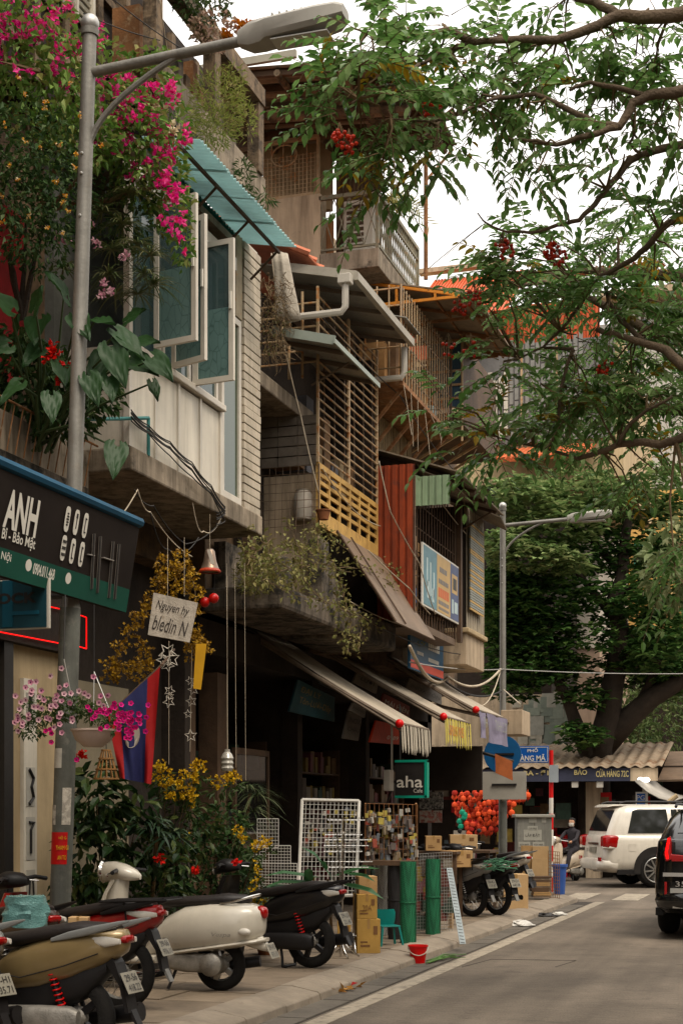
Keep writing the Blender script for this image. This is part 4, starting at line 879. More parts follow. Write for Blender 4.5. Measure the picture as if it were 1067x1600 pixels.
# lightbox under it
lb = thing('shop_sign', 'small teal box sign reading LOCK below the dark fascia', 'sign', (-5.9, 10.1, 3.05))
p0, p1 = PY(0, 985, 10.1), PY(73, 898, 10.1); x0 = p0.x - .6
boxo('box', m_pvc, lb, x0, p1.x + .02, 10.10, 10.13, p0.z, p1.z - .025, .004)
boxo('face', M('sign_teal', (.008, .034, .045), .5, .2, 3, 0), lb, x0 + .01, p1.x, 10.09, 10.1, p0.z + .01, p1.z - .035)
boxo('face_stripe', M('sign_cyan', (.010, .06, .09), .5, .1, 3, 0), lb, p0.x + .03, p0.x + .12, 10.084, 10.09, p0.z + .02, p1.z - .03)
boxo('face_stripe', MATS['sign_cyan'], lb, p0.x + .12, p1.x - .06, 10.084, 10.09, p0.z + .11, p0.z + .14)
text('LOCK', PY(20, 935, 10.085), EX, EZ, .085, m_black, lb, .42, bold=.04)
bar('hanger', m_black, lb, (-5.8, 10.15, p1.z), (-5.8, 10.15, p1.z + .06), .012)
# red light line round the lintel board
led = thing('light_strip', 'thin red light line framing the dark board over the shutters', 'light', (-6.78, 11.5, 2.9)); m_led = M('red_led', (1, .02, .03), .4, 0, 1, 0, emis=.8)
for a, b in (((-30, 982), (96, 1006)), ((118, 959), (135, 965)), ((135, 965), (135, 1014)), ((118, 1009), (135, 1014)), ((77, 948), (95, 952))):
    bar('light_line', m_led, led, PX(*a, -6.78), PX(*b, -6.78), .006, 5)

# ------------------------------------------------------------------ cafe sign and hanging signs in the shops
cs = thing('shop_sign', 'black square sign reading aha Cafe with green edge', 'sign', (-5.4, 20.1, 1.9)); Yc = 20.1
a, b = PY(617, 1247, Yc), PY(667, 1188, Yc)
boxo('box', m_black, cs, a.x, b.x, Yc, Yc + .1, a.z, b.z); m_cg = M('cafe_green', (.03, .26, .18), .4, .1, 3, 0)
for q in ((a.x, b.x, b.z - .03, b.z + .005), (b.x - .035, b.x + .005, a.z, b.z - .03), (a.x, b.x, a.z - .005, a.z + .03)): boxo('edge', m_cg, cs, q[0], q[1], Yc - .012, Yc + .1, q[2], q[3])
text('aha', PY(640, 1222, Yc - .01), EX, EZ, .165, m_whitep, cs, .38, bold=.01); text('Cafe', PY(653, 1236, Yc - .01), EX, EZ, .055, m_whitep, cs, .13)
bar('hanger', m_black, cs, (-5.5, Yc + .05, b.z), (-5.5, Yc + .05, 3.2), .012)
# dim boards under the awnings, seen against the dark
def board(px, mat, label, X, rows, mt=m_whitep, name='shop_sign'):
    ps = [PX(x, y, X) for x, y in px]; o = thing(name, label, 'sign', ps[0]); n = (ps[1] - ps[0]).cross(ps[3] - ps[0]).normalized()
    MB().prism(ps, (n if n.x < 0 else -n) * .03).build('panel', mat, o)
    for (t, s, hgt, wf, cxx) in rows:
        L_ = lerp(ps[0], ps[3], t); Rr = lerp(ps[1], ps[2], t); c = lerp(L_, Rr, cxx) + (n if n.x > 0 else -n) * .012
        text(s, c, (Rr - L_), (ps[0] - ps[3]), hgt, mt, o, (Rr - L_).length * wf)
    return o
board([(466, 1062), (523, 1090), (523, 1128), (452, 1112)], M('board_teal', (.035, .085, .10), .5, .2, 3, 0), 'dim teal signboard with yellowish lettering under the nearest awning', -6.9, [(.25, 'ĐẠI LÝ', .16, .5, .35), (.6, 'Tôn-Lưới-Dây', .17, .75, .5)], M('dull_gold', (.30, .22, .10), .5, .2, 3, 0))
board([(484, 1040), (520, 1055), (532, 1084), (500, 1068)], M('board_dark', (.02, .02, .02), .5, .2, 3, 0), 'dark board with pale capital letters above the teal signboard', -6.7, [(.4, 'THIẾT BỊ', .2, .9, .5)])
board([(545, 1112), (566, 1118), (560, 1158), (536, 1154)], M('board_grey', (.17, .155, .135), .5, .2, 3, 0), 'grey tilted board with faded lines beside the teal signboard', -6.6, [(.3, 'INOX', .1, .8, .5), (.6, 'CHÂU', .1, .8, .5)], m_black)
board([(588, 1126), (622, 1134), (626, 1164), (578, 1160)], M('board_red', (.36, .045, .025), .5, .2, 3, 0), 'red tilted signboard behind the grey fringe', -6.2, [(.7, '0989', .09, .4, .7)])
board([(552, 1098), (572, 1108), (570, 1122), (546, 1110)], MATS['board_grey'], 'small pale board above the red signboard', -6.4, [(.5, 'HÀNG', .08, .8, .5)], m_black)
board([(600, 1084), (640, 1104), (640, 1124), (594, 1104)], M('board_maroon', (.16, .03, .025), .5, .2, 3, 0), 'maroon board with pale capitals under the middle awning', -6.3, [(.5, 'MÁI HIÊN', .14, .85, .5)])
board([(640, 1060), (690, 1084), (690, 1102), (634, 1078)], MATS['board_grey'], 'grey lettered strip under the farthest awning', -6.2, [(.5, 'INOX TÔN', .12, .85, .5)], m_black)
board([(560, 1046), (592, 1062), (588, 1084), (552, 1066)], M('board_pale', (.24, .21, .17), .5, .2, 3, 0), 'pale board with green spot between the awnings', -6.7, [(.5, 'LƯỚI', .12, .6, .5)], m_black)
board([(630, 1020), (632, 1021), (632, 1022), (630, 1021)], MATS['board_pale'], 'sliver of pale board below the blue sign', -6.7, []) if 0 else None
eb = thing('meter_box', 'pale electric box fixed on post left of the cafe sign', 'box', PX(612, 1236, -6.0)); p = PX(612, 1220, -6.0); boxo('case', m_pvc, eb, p.x - .1, p.x, p.y - .12, p.y + .12, p.z - .16, p.z + .16, .01); bar('conduit', m_pvc, eb, p + EZ * .16, p + EZ * .9, .018); MB().tube([p - EZ * .16, p - EZ * .4 - EX * .1], .015).build('lead', m_cable, eb)

# ------------------------------------------------------------------ signs at the crossing
rs = thing('traffic_sign', 'round blue traffic disc clamped to the far street lamp', 'traffic sign', PY(785, 1180, 29.25)); c = PY(785, 1179, 29.25); rad = .38
MB().lathe([(0, -.012), (rad, -.012), (rad, .012), (0, .012)], c, 32, EY).build('disc', M('disc_blue', (.02, .085, .20), .45, .15, 4, 0), rs); boxo('clamp', m_black, rs, c.x - .14, c.x + .24, 29.20, 29.24, c.z - .02, c.z + .02)
ws = thing('traffic_sign', 'blank grey back of a square sign below the blue disc', 'traffic sign', PY(787, 1250, 29.25)); a, b = PY(754, 1250, 29.25), PY(822, 1206, 29.25)
boxo('plate', M('plate_grey', (.36, .34, .30), .5, .12, 3, .05), ws, a.x, b.x, 29.25, 29.265, a.z, b.z, .003); c = (a + b) / 2; boxo('clamp', m_black, ws, c.x - .25, c.x + .25, 29.22, 29.245, c.z + .0, c.z + .04)
pn = thing('street_name_sign', 'blue street name plate reading PHỐ HÀNG MÃ on red and white post', 'street sign', PY(861, 1330, 30.5)); Yp = 30.5
q = PY(861, 1300, Yp)
for k in range(9): MB().cyl((q.x, Yp, k * .33), (q.x, Yp, k * .33 + .33), .045, n=12).build('post_band', M('post_red', (.45, .03, .025), .5, .15, 3, 0) if k % 2 == 0 else m_whitep, pn, smooth=True)
a, b = PY(800, 1193, Yp - .06), PY(857, 1166, Yp - .06); boxo('plate', M('plate_blue', (.02, .085, .30), .4, .1, 3, 0), pn, a.x, b.x, Yp - .07, Yp - .05, a.z, b.z, .004)
for zz in (a.z + .02, b.z - .03): boxo('rim', m_whitep, pn, a.x + .01, b.x - .015, Yp - .075, Yp - .071, zz, zz + .01)
boxo('rim', m_whitep, pn, b.x - .024, b.x - .014, Yp - .075, Yp - .071, a.z + .02, b.z - .02)
text('PHỐ', PY(832, 1172, Yp - .075), EX, EZ, .10, m_whitep, pn, .22, bold=.02); text('HÀNG MÃ', PY(829, 1184, Yp - .075), EX, EZ, .14, m_whitep, pn, .62, bold=.02)
sp = boxo('small_plate', M('plate_pale', (.33, .36, .38), .5, .1, 3, 0), pn, q.x - .02, q.x + .16, Yp - .08, Yp - .06, PY(861, 1223, Yp).z, PY(861, 1196, Yp).z)

# ------------------------------------------------------------------ the crossing's far side
YF = 37.
fs = thing('market_stall', 'market stall with leaf-strewn sheet roof and lettered navy strip', 'stall', (-5, YF + 1, 0))
a, b = PY(815, 1222, YF), PY(1028, 1200, YF)
boxo('sign_strip', M('navy_strip', (.03, .032, .05), .6, .2, 3, 0), fs, a.x - 4.5, b.x, YF - .03, YF, a.z, b.z)
boxo('strip_end', m_beige, fs, PY(985, 1222, YF).x, b.x, YF - .04, YF - .031, a.z, b.z)
MB().corr((a.x - 4.5, YF - .1, b.z + .02), (0, 3.4, .75), (b.x - a.x + 4.6, 0, 0), 28, .03).build('roof', M('leafy_roof', (.24, .19, .14), .85, .35, 1.5, .4, col2=(.12, .06, .03), c2at=.58), fs)
dg_ = M('strip_gold', (.45, .38, .20), .5, .1, 3, 0)
for s, x0, x1, y, h in (('BA - ĐIỆP', 818, 872, 1208, .20), ('BẢO', 897, 917, 1206, .17), ('CỬA HÀNG 72C', 931, 982, 1208, .21)):
    text(s, PY((x0 + x1) / 2, y, YF - .045), EX, EZ, h, dg_, fs, PY(x1, y, YF).x - PY(x0, y, YF).x, bold=.02)
boxo('back', m_intr, fs, a.x - 4.5, b.x + .4, YF + 3.0, YF + 3.2, 0, 3.0); boxo('left_wall', m_intr, fs, a.x - 4.6, a.x - 4.5, YF, YF + 3, 0, 2.8)
for px in (898, 937): boxo('bulb_shade', m_pvc, fs, PY(px - 5, 1226, YF).x, PY(px + 5, 1226, YF).x, YF, YF + .1, PY(px, 1231, YF).z, a.z)
boxo('stall_column', m_beige, fs, PY(915, 1300, YF + .8).x, PY(938, 1300, YF + .8).x, YF + .8, YF + 1.2, 0, a.z)
for k in range(90):    # goods hanging and standing in the stall, each its own
    px = R.uniform(690, 1035); py = R.uniform(1228, 1345); q = PY(px, py, YF + R.uniform(.6, 2.6)); s1 = R.uniform(.06, .2)
    if q.z < .1: continue
    piece('stall_good', R.choice(goods + [M('goods_red', (.42, .03, .03), .6, .2, 4), M('goods_red', (.4, .03, .03)), M('goods_pale', (.4, .36, .3), .6, .2, 4)]), fs, q.x - s1, q.x + s1, q.y - .05, q.y + .05, q.z - s1 * R.uniform(.4, 1.4), q.z + s1)
m_bulb = M('lit_bulb', (1, .98, .92), .4, 0, 1, 0, emis=2.2)
for px in (1001, 1010): MB().ball(PY(px, 1219, YF - .3), .085, 10, 7, (1, 1, .75)).build('lit_bulb', m_bulb, None, smooth='all', label='lit white bulb under the stall roof end, %s of two' % ('left' if px < 1005 else 'right'), cat='lamp', group='lit bulbs at the stall')
hw = thing('cloth_sheet', 'grey cloth sheet sagging from stall roof towards the right', 'awning', PY(1020, 1250, YF - 1)); pts = [PY(x, y, YF - .8) for x, y in ((992, 1220), (1010, 1236), (1030, 1247), (1050, 1252))]
mb = MB(); mb.loft([[p + Vector((0, 0, 0)), p + Vector((.25, 1.4, .12)), p + Vector((.25, 1.4, .10)), p + Vector((0, 0, -.03))] for p in pts]).build('cloth', M('grey_cloth', (.30, .28, .25), .8, .15, 4), hw, smooth='all'); bar('roller', m_cream, hw, PY(1044, 1254, YF - .8), PY(1058, 1243, YF - .8), .06)
bm = thing('notice_board', 'small blue and white notice board inside the far stall', 'sign', PY(1000, 1255, YF + .4)); a, b = PY(993, 1262, YF + .4), PY(1012, 1238, YF + .4); boxo('panel', m_whitep, bm, a.x, b.x, YF + .4, YF + .43, a.z - .4, b.z); boxo('print_field', MATS['plate_blue'], bm, a.x + .03, b.x - .06, YF + .39, YF + .4, a.z, b.z - .04)
text('PG', PY(1001, 1247, YF + .385), EX, EZ, .12, m_whitep, bm, .2)
# dark shops continuing to the right
rsx = thing('market_stall', 'dark stall with drooping tarpaulin at the right edge behind the white car', 'stall', (-1.5, 39, 0))
a = PY(1030, 1200, 38.); boxo('body', m_intr, rsx, a.x, a.x + 9, 39, 42, 0, 2.9); MB().sheet((a.x, 37.6, 2.45), (a.x + 9, 37.6, 2.6), (a.x + 9, 41, 3.4), (a.x, 41, 3.3), .05).build('tarpaulin', m_barsd, rsx)
for k in range(14): q = PY(R.uniform(1035, 1100), R.uniform(1235, 1330), 38.9); piece('stall_good', R.choice(goods), rsx, q.x - .2, q.x + .2, q.y - .05, q.y + .05, max(.1, q.z - .2), max(.3, q.z + .2))
# houses beyond
hE = thing('background_house', 'red-roofed house with tiled-pattern blinds beyond the crossing', 'house', (-10, 42, 0), 'houses beyond the crossing'); YE = 41.
a, b = PY(700, 545, YE), PY(960, 420, YE)
boxo('body', m_cream, hE, a.x - 8, PY(905, 500, YE).x + 1.2, YE + .1, YE + 8, 11, PY(800, 545, YE).z); boxo('lower_body', m_dark, hE, a.x - 8, PY(860, 500, YE).x, YE + .15, YE + 8, 0, 11)
MB().corr((PY(640, 545, YE).x, YE, PY(800, 548, YE).z), (0, 0, PY(800, 478, YE).z - PY(800, 548, YE).z), (PY(937, 545, YE).x - PY(640, 545, YE).x, 0, 0), 46, .03, kind='trap').build('red_wall', m_redroof, hE)
MB().corr((PY(640, 520, YE - .5).x, YE - 1, PY(700, 512, YE).z), (0, 3.5, 2.35), (PY(795, 520, YE).x - PY(640, 520, YE).x, 0, 0), 30, .04, kind='trap').build('red_roof', m_redroof, hE)
boxo('ridge', m_beige, hE, PY(655, 420, YE + 2.4).x, PY(800, 420, YE + 2.4).x, YE + 2.3, YE + 2.6, PY(720, 421, YE + 2.4).z, PY(720, 414, YE + 2.4).z)
MB().corr((PY(745, 430, YE + 3).x, YE + 3, PY(800, 432, YE + 3).z), (0, 2, .5), (5.5, 0, 0), 30, .04).build('back_roof', m_tile, hE)
# blinds of staggered slats
m_bla, m_blb = M('blind_dark', (.13, .125, .12), .8, .2, 5), M('blind_pale', (.46, .43, .37), .8, .15, 5)
a, b = PY(722, 640, YE - .05), PY(960, 548, YE - .05); bz0 = PY(722, 700, YE - .05).z; bz1 = PY(722, 546, YE - .05).z
bd = boxo('blind', m_bla, hE, a.x, b.x, YE - .04, YE, bz0, bz1)
x = a.x; k = 0
while x < PY(905, 600, YE).x:
    z = bz0 + (k % 3) * .12; pale = x < PY(790, 600, YE).x
    while z < (bz1 if not pale else PY(722, 600, YE).z):
        piece('blind_slat', m_blb if pale and R.random() < .85 else M('blind_mid', (.20, .195, .18), .8, .2, 5), bd, x + .01, x + .12, YE - .07 - (.05 if pale else 0), YE - .04, z + .01, z + .34); z += .37
    x += .15; k += 1
for px in (745, 815, 870): q = PY(px, 600, YE - .08); sqbar('blind_pole', m_bars, hE, (q.x, YE - .1, bz0 - .1), (q.x, YE - .1, bz1), .05)
tz = PY(800, 735, YE - 1).z; tl = MB().sheet((PY(770, 735, YE - 2).x, YE - 2.2, tz - .05), (PY(915, 735, YE - 2).x, YE - 2.2, tz - .05), (PY(905, 690, YE).x, YE + .05, tz + .75), (PY(770, 690, YE).x, YE + .05, tz + .75), .05).build('tile_roof', m_tile, hE)
x0t, x1t = PY(770, 735, YE - 2).x, PY(912, 735, YE - 2).x
for k in range(17):
    xx = lerp(x0t, x1t, k / 16); MB().tube([(xx, YE - 2.2, tz + .03), (xx, YE, tz + .80)], .07, 6).build('tile_row', m_tile, tl)
hF = thing('background_house', 'pale rendered house with dark window behind the big tree', 'house', (-9, 47, 0), 'houses beyond the crossing'); YG = 46.
boxo('body', M('pale_render', (.47, .43, .37), .85, .1, 1.5, .1, stain=.2), hF, PY(770, 900, YG).x, PY(935, 900, YG).x, YG, YG + 8, PY(900, 1010, YG).z, PY(900, 760, YG).z)
boxo('lower_body', M('pink_render', (.36, .27, .21), .85, .12, 1.5, .1, stain=.25), hF, PY(770, 900, YG).x - .05, PY(937, 900, YG).x, YG - .05, YG + 8, 0, PY(900, 1010, YG).z)
for (x0, x1, y0, y1) in ((850, 884, 995, 925), (850, 884, 915, 880), (800, 835, 995, 900)):
    windowY(hF, YG - .02, PY(x0, y0, YG).x, PY(x1, y0, YG).x, PY(x0, y0, YG).z, PY(x0, y1, YG).z, 1, 2, m_white, glassM('dark_glass', (.015, .02, .018), .05))
boxo('string_course', m_white, hF, PY(770, 900, YG).x, PY(936, 900, YG).x, YG - .12, YG, PY(900, 1014, YG).z, PY(900, 1008, YG).z)
pw = thing('poster_wall', 'low wall patched with torn paper posters behind the far lamp', 'wall', (-8.4, 40.9, 0)); Yw = 40.95
boxo('wall', m_beige, pw, PY(770, 1180, Yw).x - 3, PY(884, 1180, Yw).x, Yw, Yw + .12, 0, PY(850, 1085, Yw).z)
for k in range(60):
    px, py = R.uniform(806, 880), R.uniform(1088, 1195); q = PY(px, py, Yw - .01 - .001 * k); w1, h1 = R.uniform(.08, .22), R.uniform(.1, .28)
    piece('poster', M('poster_%d' % (k % 4), ((.22, .24, .20), (.30, .29, .25), (.17, .19, .16), (.36, .33, .27))[k % 4], .8, .15, 8), pw, q.x - w1, q.x + w1, q.y - .002, q.y, q.z - h1, q.z + h1)
hG = thing('background_house', 'ochre house with green pipe rail glimpsed through the tree', 'house', (-4, 56, 0), 'houses beyond the crossing'); YH = 54.
boxo('body', M('ochre_render', (.55, .36, .16), .85, .1, 1.2, .1, stain=.2), hG, PY(925, 900, YH).x, PY(1200, 900, YH).x, YH, YH + 10, PY(950, 985, YH).z, PY(950, 770, YH).z)
boxo('lower_body', m_dark, hG, PY(925, 900, YH).x + .1, PY(1200, 900, YH).x, YH + .5, YH + 10, 0, PY(950, 985, YH).z)
boxo('parapet', M('ochre_pale', (.60, .44, .24), .85, .1, 1.2, .1), hG, PY(925, 900, YH).x - .1, PY(1200, 900, YH).x, YH - .15, YH, PY(950, 940, YH).z, PY(950, 925, YH).z)
m_gp = M('green_pipe', (.05, .15, .11), .5, .2, 3, 0)
bar('rail', m_gp, hG, PY(955, 945, YH - .6), PY(1040, 930, YH - .6), .06); bar('rail_post', m_gp, hG, PY(974, 975, YH - .6), PY(974, 938, YH - .6), .08)
for (x0, x1) in ((990, 1020), (1035, 1065)): windowY(hG, YH - .02, PY(x0, 880, YH).x, PY(x1, 880, YH).x, PY(x0, 900, YH).z, PY(x0, 850, YH).z, 2, 2, m_gp, MATS['dark_glass'])
hH = thing('background_house', 'grey house with railed roof terrace far right behind the red roof', 'house', (-4, 66, 0), 'houses beyond the crossing'); YI = 64.
boxo('body', M('grey_render', (.40, .39, .36), .85, .12, 1.2, .1, stain=.2), hH, PY(925, 600, YI).x, PY(1300, 600, YI).x, YI, YI + 8, 0, PY(960, 505, YI).z)
boxo('roof_slab', m_beige, hH, PY(940, 600, YI).x, PY(1300, 600, YI).x, YI - .6, YI + 8, PY(960, 470, YI).z, PY(960, 460, YI).z)
for k in range(16): bar('rail_bar', m_grey, hH, PY(945 + k * 9, 505, YI - .3), PY(945 + k * 9, 478, YI - .3), .05, 5)
windowY(hH, YI - .02, PY(960, 560, YI).x, PY(1010, 560, YI).x, PY(960, 590, YI).z, PY(960, 530, YI).z, 3, 2, m_white, MATS['dark_glass'])
hI = thing('background_house', 'long dull house front closing the far end of the street', 'house', (6, 80, 0), 'houses beyond the crossing')
boxo('body', m_beige, hI, 3, 30, 75, 85, 0, 12)
for k in range(5): window_x = 5 + k * 4; windowY(hI, 74.98, window_x, window_x + 1.6, 5, 7.4, 2, 2, m_white, MATS['dark_glass'])

# ------------------------------------------------------------------ the street's unseen other side and behind the viewer, added to block low sky light
for k, (y0, y1, h_, cc) in enumerate(((-30, -18, 10, (.30, .22, .14)), (-18, -7, 12, (.24, .2, .15)), (-7, 3, 9.5, (.32, .27, .2)), (3, 12, 11, (.22, .16, .11)), (12, 22, 9, (.28, .2, .13)), (22, 32, 10, (.26, .23, .18)))):
    o = thing('opposite_house', 'row house across the street, outside the picture', 'house', (9, (y0 + y1) / 2, 0), 'houses across the street'); m_ = M('opposite_render_%d' % k, cc, .9, .2, 1.5, .2, stain=.3)
    boxo('wall', m_, o, 8.6, 14, y0, y1 - .05, 3.2, h_); boxo('shop_back', m_intr, o, 10.5, 14, y0, y1 - .05, 0, 3.2); MB().sheet((8.6, y0 + .3, 3.4), (8.6, y1 - .4, 3.4), (6.4, y1 - .4, 2.7), (6.4, y0 + .3, 2.7), .03).build('awning', m_tarp, o)
    for z in (4.2, 7.0):
        for j in range(3): yy = y0 + 1 + j * (y1 - y0 - 2) / 3; boxo('window', MATS['dark_glass'], o, 8.5, 8.6, yy, yy + 1.4, z, z + 1.6)
o = thing('near_row_house', 'row house on the near pavement behind the viewer, outside the picture', 'house', (-8, -12, 0), 'houses behind the viewer'); boxo('wall', m_brown, o, -13, -7, -28, 1.9, 3.4, 10); boxo('shop_back', m_intr, o, -13, -9, -28, 1.9, 0, 3.4); MB().sheet((-7, -27, 3.6), (-4.8, -27, 2.9), (-4.8, 1.5, 2.9), (-7, 1.5, 3.6), .03).build('awning', m_tarp, o)
# ------------------------------------------------------------------ two-wheelers (own frame: +x forwards, y left, rear tyre touches the ground at the origin)
m_tyre = M('tyre', (.012, .011, .010), .9, .3, 8, .3, spec=.2)
m_rim = M('rim_alloy', (.34, .33, .31), .35, .2, 6, 0, metal=.8)
m_chr = M('chrome', (.62, .60, .57), .15, .1, 4, 0, metal=1.)
m_eng = M('engine_alloy', (.25, .235, .21), .5, .35, 9, .2, metal=.5)
m_plas = M('black_plastic', (.009, .008, .008), .5, .3, 5, .05, spec=.3)
m_seat = M('seat_vinyl', (.016, .013, .012), .5, .25, 5, .15, spec=.35)
m_tail = M('tail_red', (.24, .008, .007), .2, .1, 4, 0, coat=.4)
m_clear = M('lamp_clear', (.55, .52, .47), .12, .15, 6, 0, coat=.5)
m_plate = M('plate_white', (.22, .205, .17), .5, .12, 6, 0)
def paint(name, c, rough=.32): return M(name, c, rough, .07, 3, .0, coat=.5, spec=.45, col2=mixc(c, .82), c2at=.64, stain=.12)
def rg(x, zc, hw, hh, p=2.6, n=18, yc=0., drop=1.):
    r = []
    for i in range(n):
        a = 2 * math.pi * i / n; c, s = math.cos(a), math.sin(a)
        r.append(Vector((x, yc + hw * math.copysign(abs(c) ** (2 / p), c), zc + (hh if s > 0 else hh * drop) * math.copysign(abs(s) ** (2 / p), s))))
    return r
def lof(secs, name, mat, parent, p=2.6, yc=0., drop=1., n=18): return MB().loft([rg(*s, p=p, yc=yc, drop=drop, n=n) for s in secs]).build(name, mat, parent, smooth=50)
def wheel(parent, x, r, tw, spokes, name='wheel', y=0., rimc=None, n=28):
    c = Vector((x, y, r)); w2 = tw / 2; k = r * .13 + tw * .25
    t = MB().lathe([(r - k * 1.5, -w2 * .8), (r - k * .7, -w2), (r - k * .2, -w2 * .75), (r, -w2 * .3), (r, w2 * .3), (r - k * .2, w2 * .75), (r - k * .7, w2), (r - k * 1.5, w2 * .8), (r - k * 1.6, 0), (r - k * 1.5, -w2 * .8)], c, n, EY).build(name, m_tyre, parent, smooth=50)
    rr = r - k * 1.45
    MB().lathe([(rr, -w2 * .7), (rr + .012, -w2 * .72), (rr + .012, w2 * .72), (rr, w2 * .7), (rr - .02, 0), (rr, -w2 * .7)], c, n, EY).build('rim', rimc or m_rim, t, smooth=40)
    MB().lathe([(.001, -w2 * .9), (.05, -w2 * .9), (.075, -w2 * .4), (.075, w2 * .4), (.05, w2 * .9), (.001, w2 * .9)], c, 12, EY).build('hub', m_eng, t, smooth=40)
    mb = MB()
    if spokes > 10:
        for i in range(spokes):
            a = 2 * math.pi * i / spokes; b = a + (.5 if i % 2 else -.5); s = 1 if i % 4 < 2 else -1
            mb.tube([c + Vector((math.cos(b) * .06, s * w2 * .8, math.sin(b) * .06)), c + Vector((math.cos(a) * rr, 0, math.sin(a) * rr))], .0028, 4)
        mb.build('spokes', m_rim, t, kind='stuff')
    else:
        for i in range(spokes):
            a = 2 * math.pi * i / spokes; d = Vector((math.cos(a), 0, math.sin(a))); sd = Vector((-d.z, 0, d.x))
            MB().obox(c + d * (rr * .55 + .02), d * (rr * .45), sd * .022, EY * w2 * .45).build('spoke', rimc or m_rim, t)
    return t
def plate_on(parent, x, z, lines, tilt=.35, w=.19, h=.14, y=0.):
    up = Vector((math.sin(tilt) * 1, 0, math.cos(tilt))); nr = Vector((-math.cos(tilt), 0, math.sin(tilt))); c = Vector((x, y, z))
    p = MB().obox(c, EY * w / 2, up * h / 2, nr * .003).build('number_plate', m_plate, parent, bevel=.004)
    for k, s in enumerate(lines): text(s, c + up * (h * (.22 - .46 * k)) + nr * .005, -EY, up, h * .32, m_black, p, w * .75)
    return p
def twowheeler(label, loc, head, style, pm, name='motor_scooter', group='parked two-wheelers', lines=('29-E1', '976.11'), extra=(), lean=.0, cat='scooter', front_only=False):
    o = thing(name, label, cat, loc, group, rotz=math.atan2(head[1], head[0]), tilt=(lambda rz: (lean, 0, rz)))
    spk = style in ('cub',); r = .295 if spk else .265; tw = .075 if spk else .105
    if style == 'vespa': r, tw = .225, .11
    wb = 1.28 if style == 'vespa' else 1.23
    wheel(o, 0, r, tw, 32 if spk else 5, 'rear_wheel', rimc=m_plas if style == 'scooter' else None); wheel(o, wb, r, tw, 32 if spk else 5, 'front_wheel')
    if style == 'vespa':
        bd = lof([(-.40, .60, .03, .06), (-.385, .60, .10, .11), (-.32, .59, .17, .165), (-.18, .575, .22, .20), (.05, .555, .245, .215), (.28, .53, .23, .21), (.46, .48, .175, .17), (.58, .41, .13, .12), (.66, .34, .11, .07)], 'rear_cowl', pm, o, 2.7, drop=.98)
        lof([(-.43, .455, .05, .018), (-.38, .445, .15, .022), (-.1, .405, .22, .024), (.2, .36, .215, .024), (.5, .31, .16, .024)], 'cowl_trim', pm, o, 3)
        lof([(.55, .27, .16, .04), (.8, .255, .19, .035), (1.0, .27, .2, .035), (1.1, .34, .19, .04)], 'floorboard', pm, o, 4)
        rings = []
        for t, xx, zz, w2 in ((0, 1.06, .28, .20), (.2, 1.11, .42, .23), (.5, 1.075, .62, .235), (.8, 1.01, .84, .20), (1, .97, .95, .14)):
            rings.append([Vector((xx + .07 * (1 - (y / 6) ** 2 * .9) * (1 - .4 * t) + dx, w2 * y / 6, zz)) for dx, ys in ((0, range(-6, 7)), (-.035, range(6, -7, -1))) for y in ys])
        MB().loft(rings).build('leg_shield', pm, o, smooth=50)
        lof([(.76, .975, .025, .025), (.81, .99, .08, .05), (.90, 1.01, .115, .075), (1.0, 1.02, .105, .09), (1.08, 1.015, .095, .092), (1.115, 1.01, .085, .085)], 'headset', pm, o, 2.2)
        MB().tube([(1.04, 0, .58), (.99, 0, .80), (.955, 0, .97)], [.12, .105, .085], 14).build('steering_column', pm, o, smooth=True)
        hl = MB().lathe([(.001, .035), (.07, .03), (.093, .0)], (1.115, 0, 1.015), 20, (1, 0, -.05)).build('headlight', m_clear, o, smooth=60); MB().lathe([(.092, -.02), (.104, 0), (.092, .014)], (1.115, 0, 1.015), 20, (1, 0, -.05)).build('headlight_ring', m_chr, hl, smooth=60)
        lof([(1.10, .40, .03, .02), (1.16, .47, .075, .03), (1.28, .495, .085, .03), (1.40, .45, .075, .03), (1.47, .37, .03, .02)], 'front_fender', pm, o, 2.4)
        lof([(-.28, .79, .03, .02), (-.22, .795, .10, .04), (-.05, .795, .135, .05), (.1, .78, .14, .045), (.28, .77, .135, .045), (.45, .755, .11, .045), (.54, .735, .05, .035)], 'seat', m_seat, o, 2.8)
        MB().tube([(-.05, .14, .76), (-.2, .15, .79), (-.33, .10, .83), (-.36, 0, .84), (-.33, -.10, .83), (-.2, -.15, .79), (-.05, -.14, .76)], .011, 8).build('grab_rail', m_chr, o, smooth=True)
        lof([(-.43, .68, .02, .03), (-.415, .68, .055, .05), (-.37, .69, .06, .055), (-.33, .69, .05, .04)], 'tail_light', m_tail, o, 2.3)
        MB().ball((-.29, .19, .53), .045, 10, 7, (1.3, .6, .7)).build('indicator', m_clear, o, smooth='all')
        for sgn in (1, -1):
            MB().tube([(.95, .08 * sgn, 1.03), (.90, .22 * sgn, 1.03), (.87, .33 * sgn, 1.02)], [.022, .018, .019], 8).build('handlebar_grip', m_plas, o, smooth=True); MB().tube([(.97, .12 * sgn, 1.02), (.97, .24 * sgn, 1.0), (.92, .32 * sgn, .99)], .008, 6).build('brake_lever', m_chr, o)
        MB().lathe([(.001, -.05), (.07, -.05), (.10, -.02), (.10, .04), (.06, .07), (.001, .075)], (.02, .15, .24), 18, EY).build('drive_cover', m_eng, o, smooth=50)
        lof([(.05, .25, .05, .08), (.25, .25, .055, .085), (.42, .26, .05, .07), (.5, .26, .03, .04)], 'engine_case', m_eng, o, 3.5, yc=.13)
        for k in range(4): MB().obox((.42 + .018 * k, .225 - .012 * k, .46 - .012 * k), (.022, 0, 0), (0, .004, 0), (0, 0, .005)).build('vent_slot', m_black, o)
        text('Vespa', (-.10, .243, .50), -EX, EZ, .045, m_eng, o, .17, shear=.3)
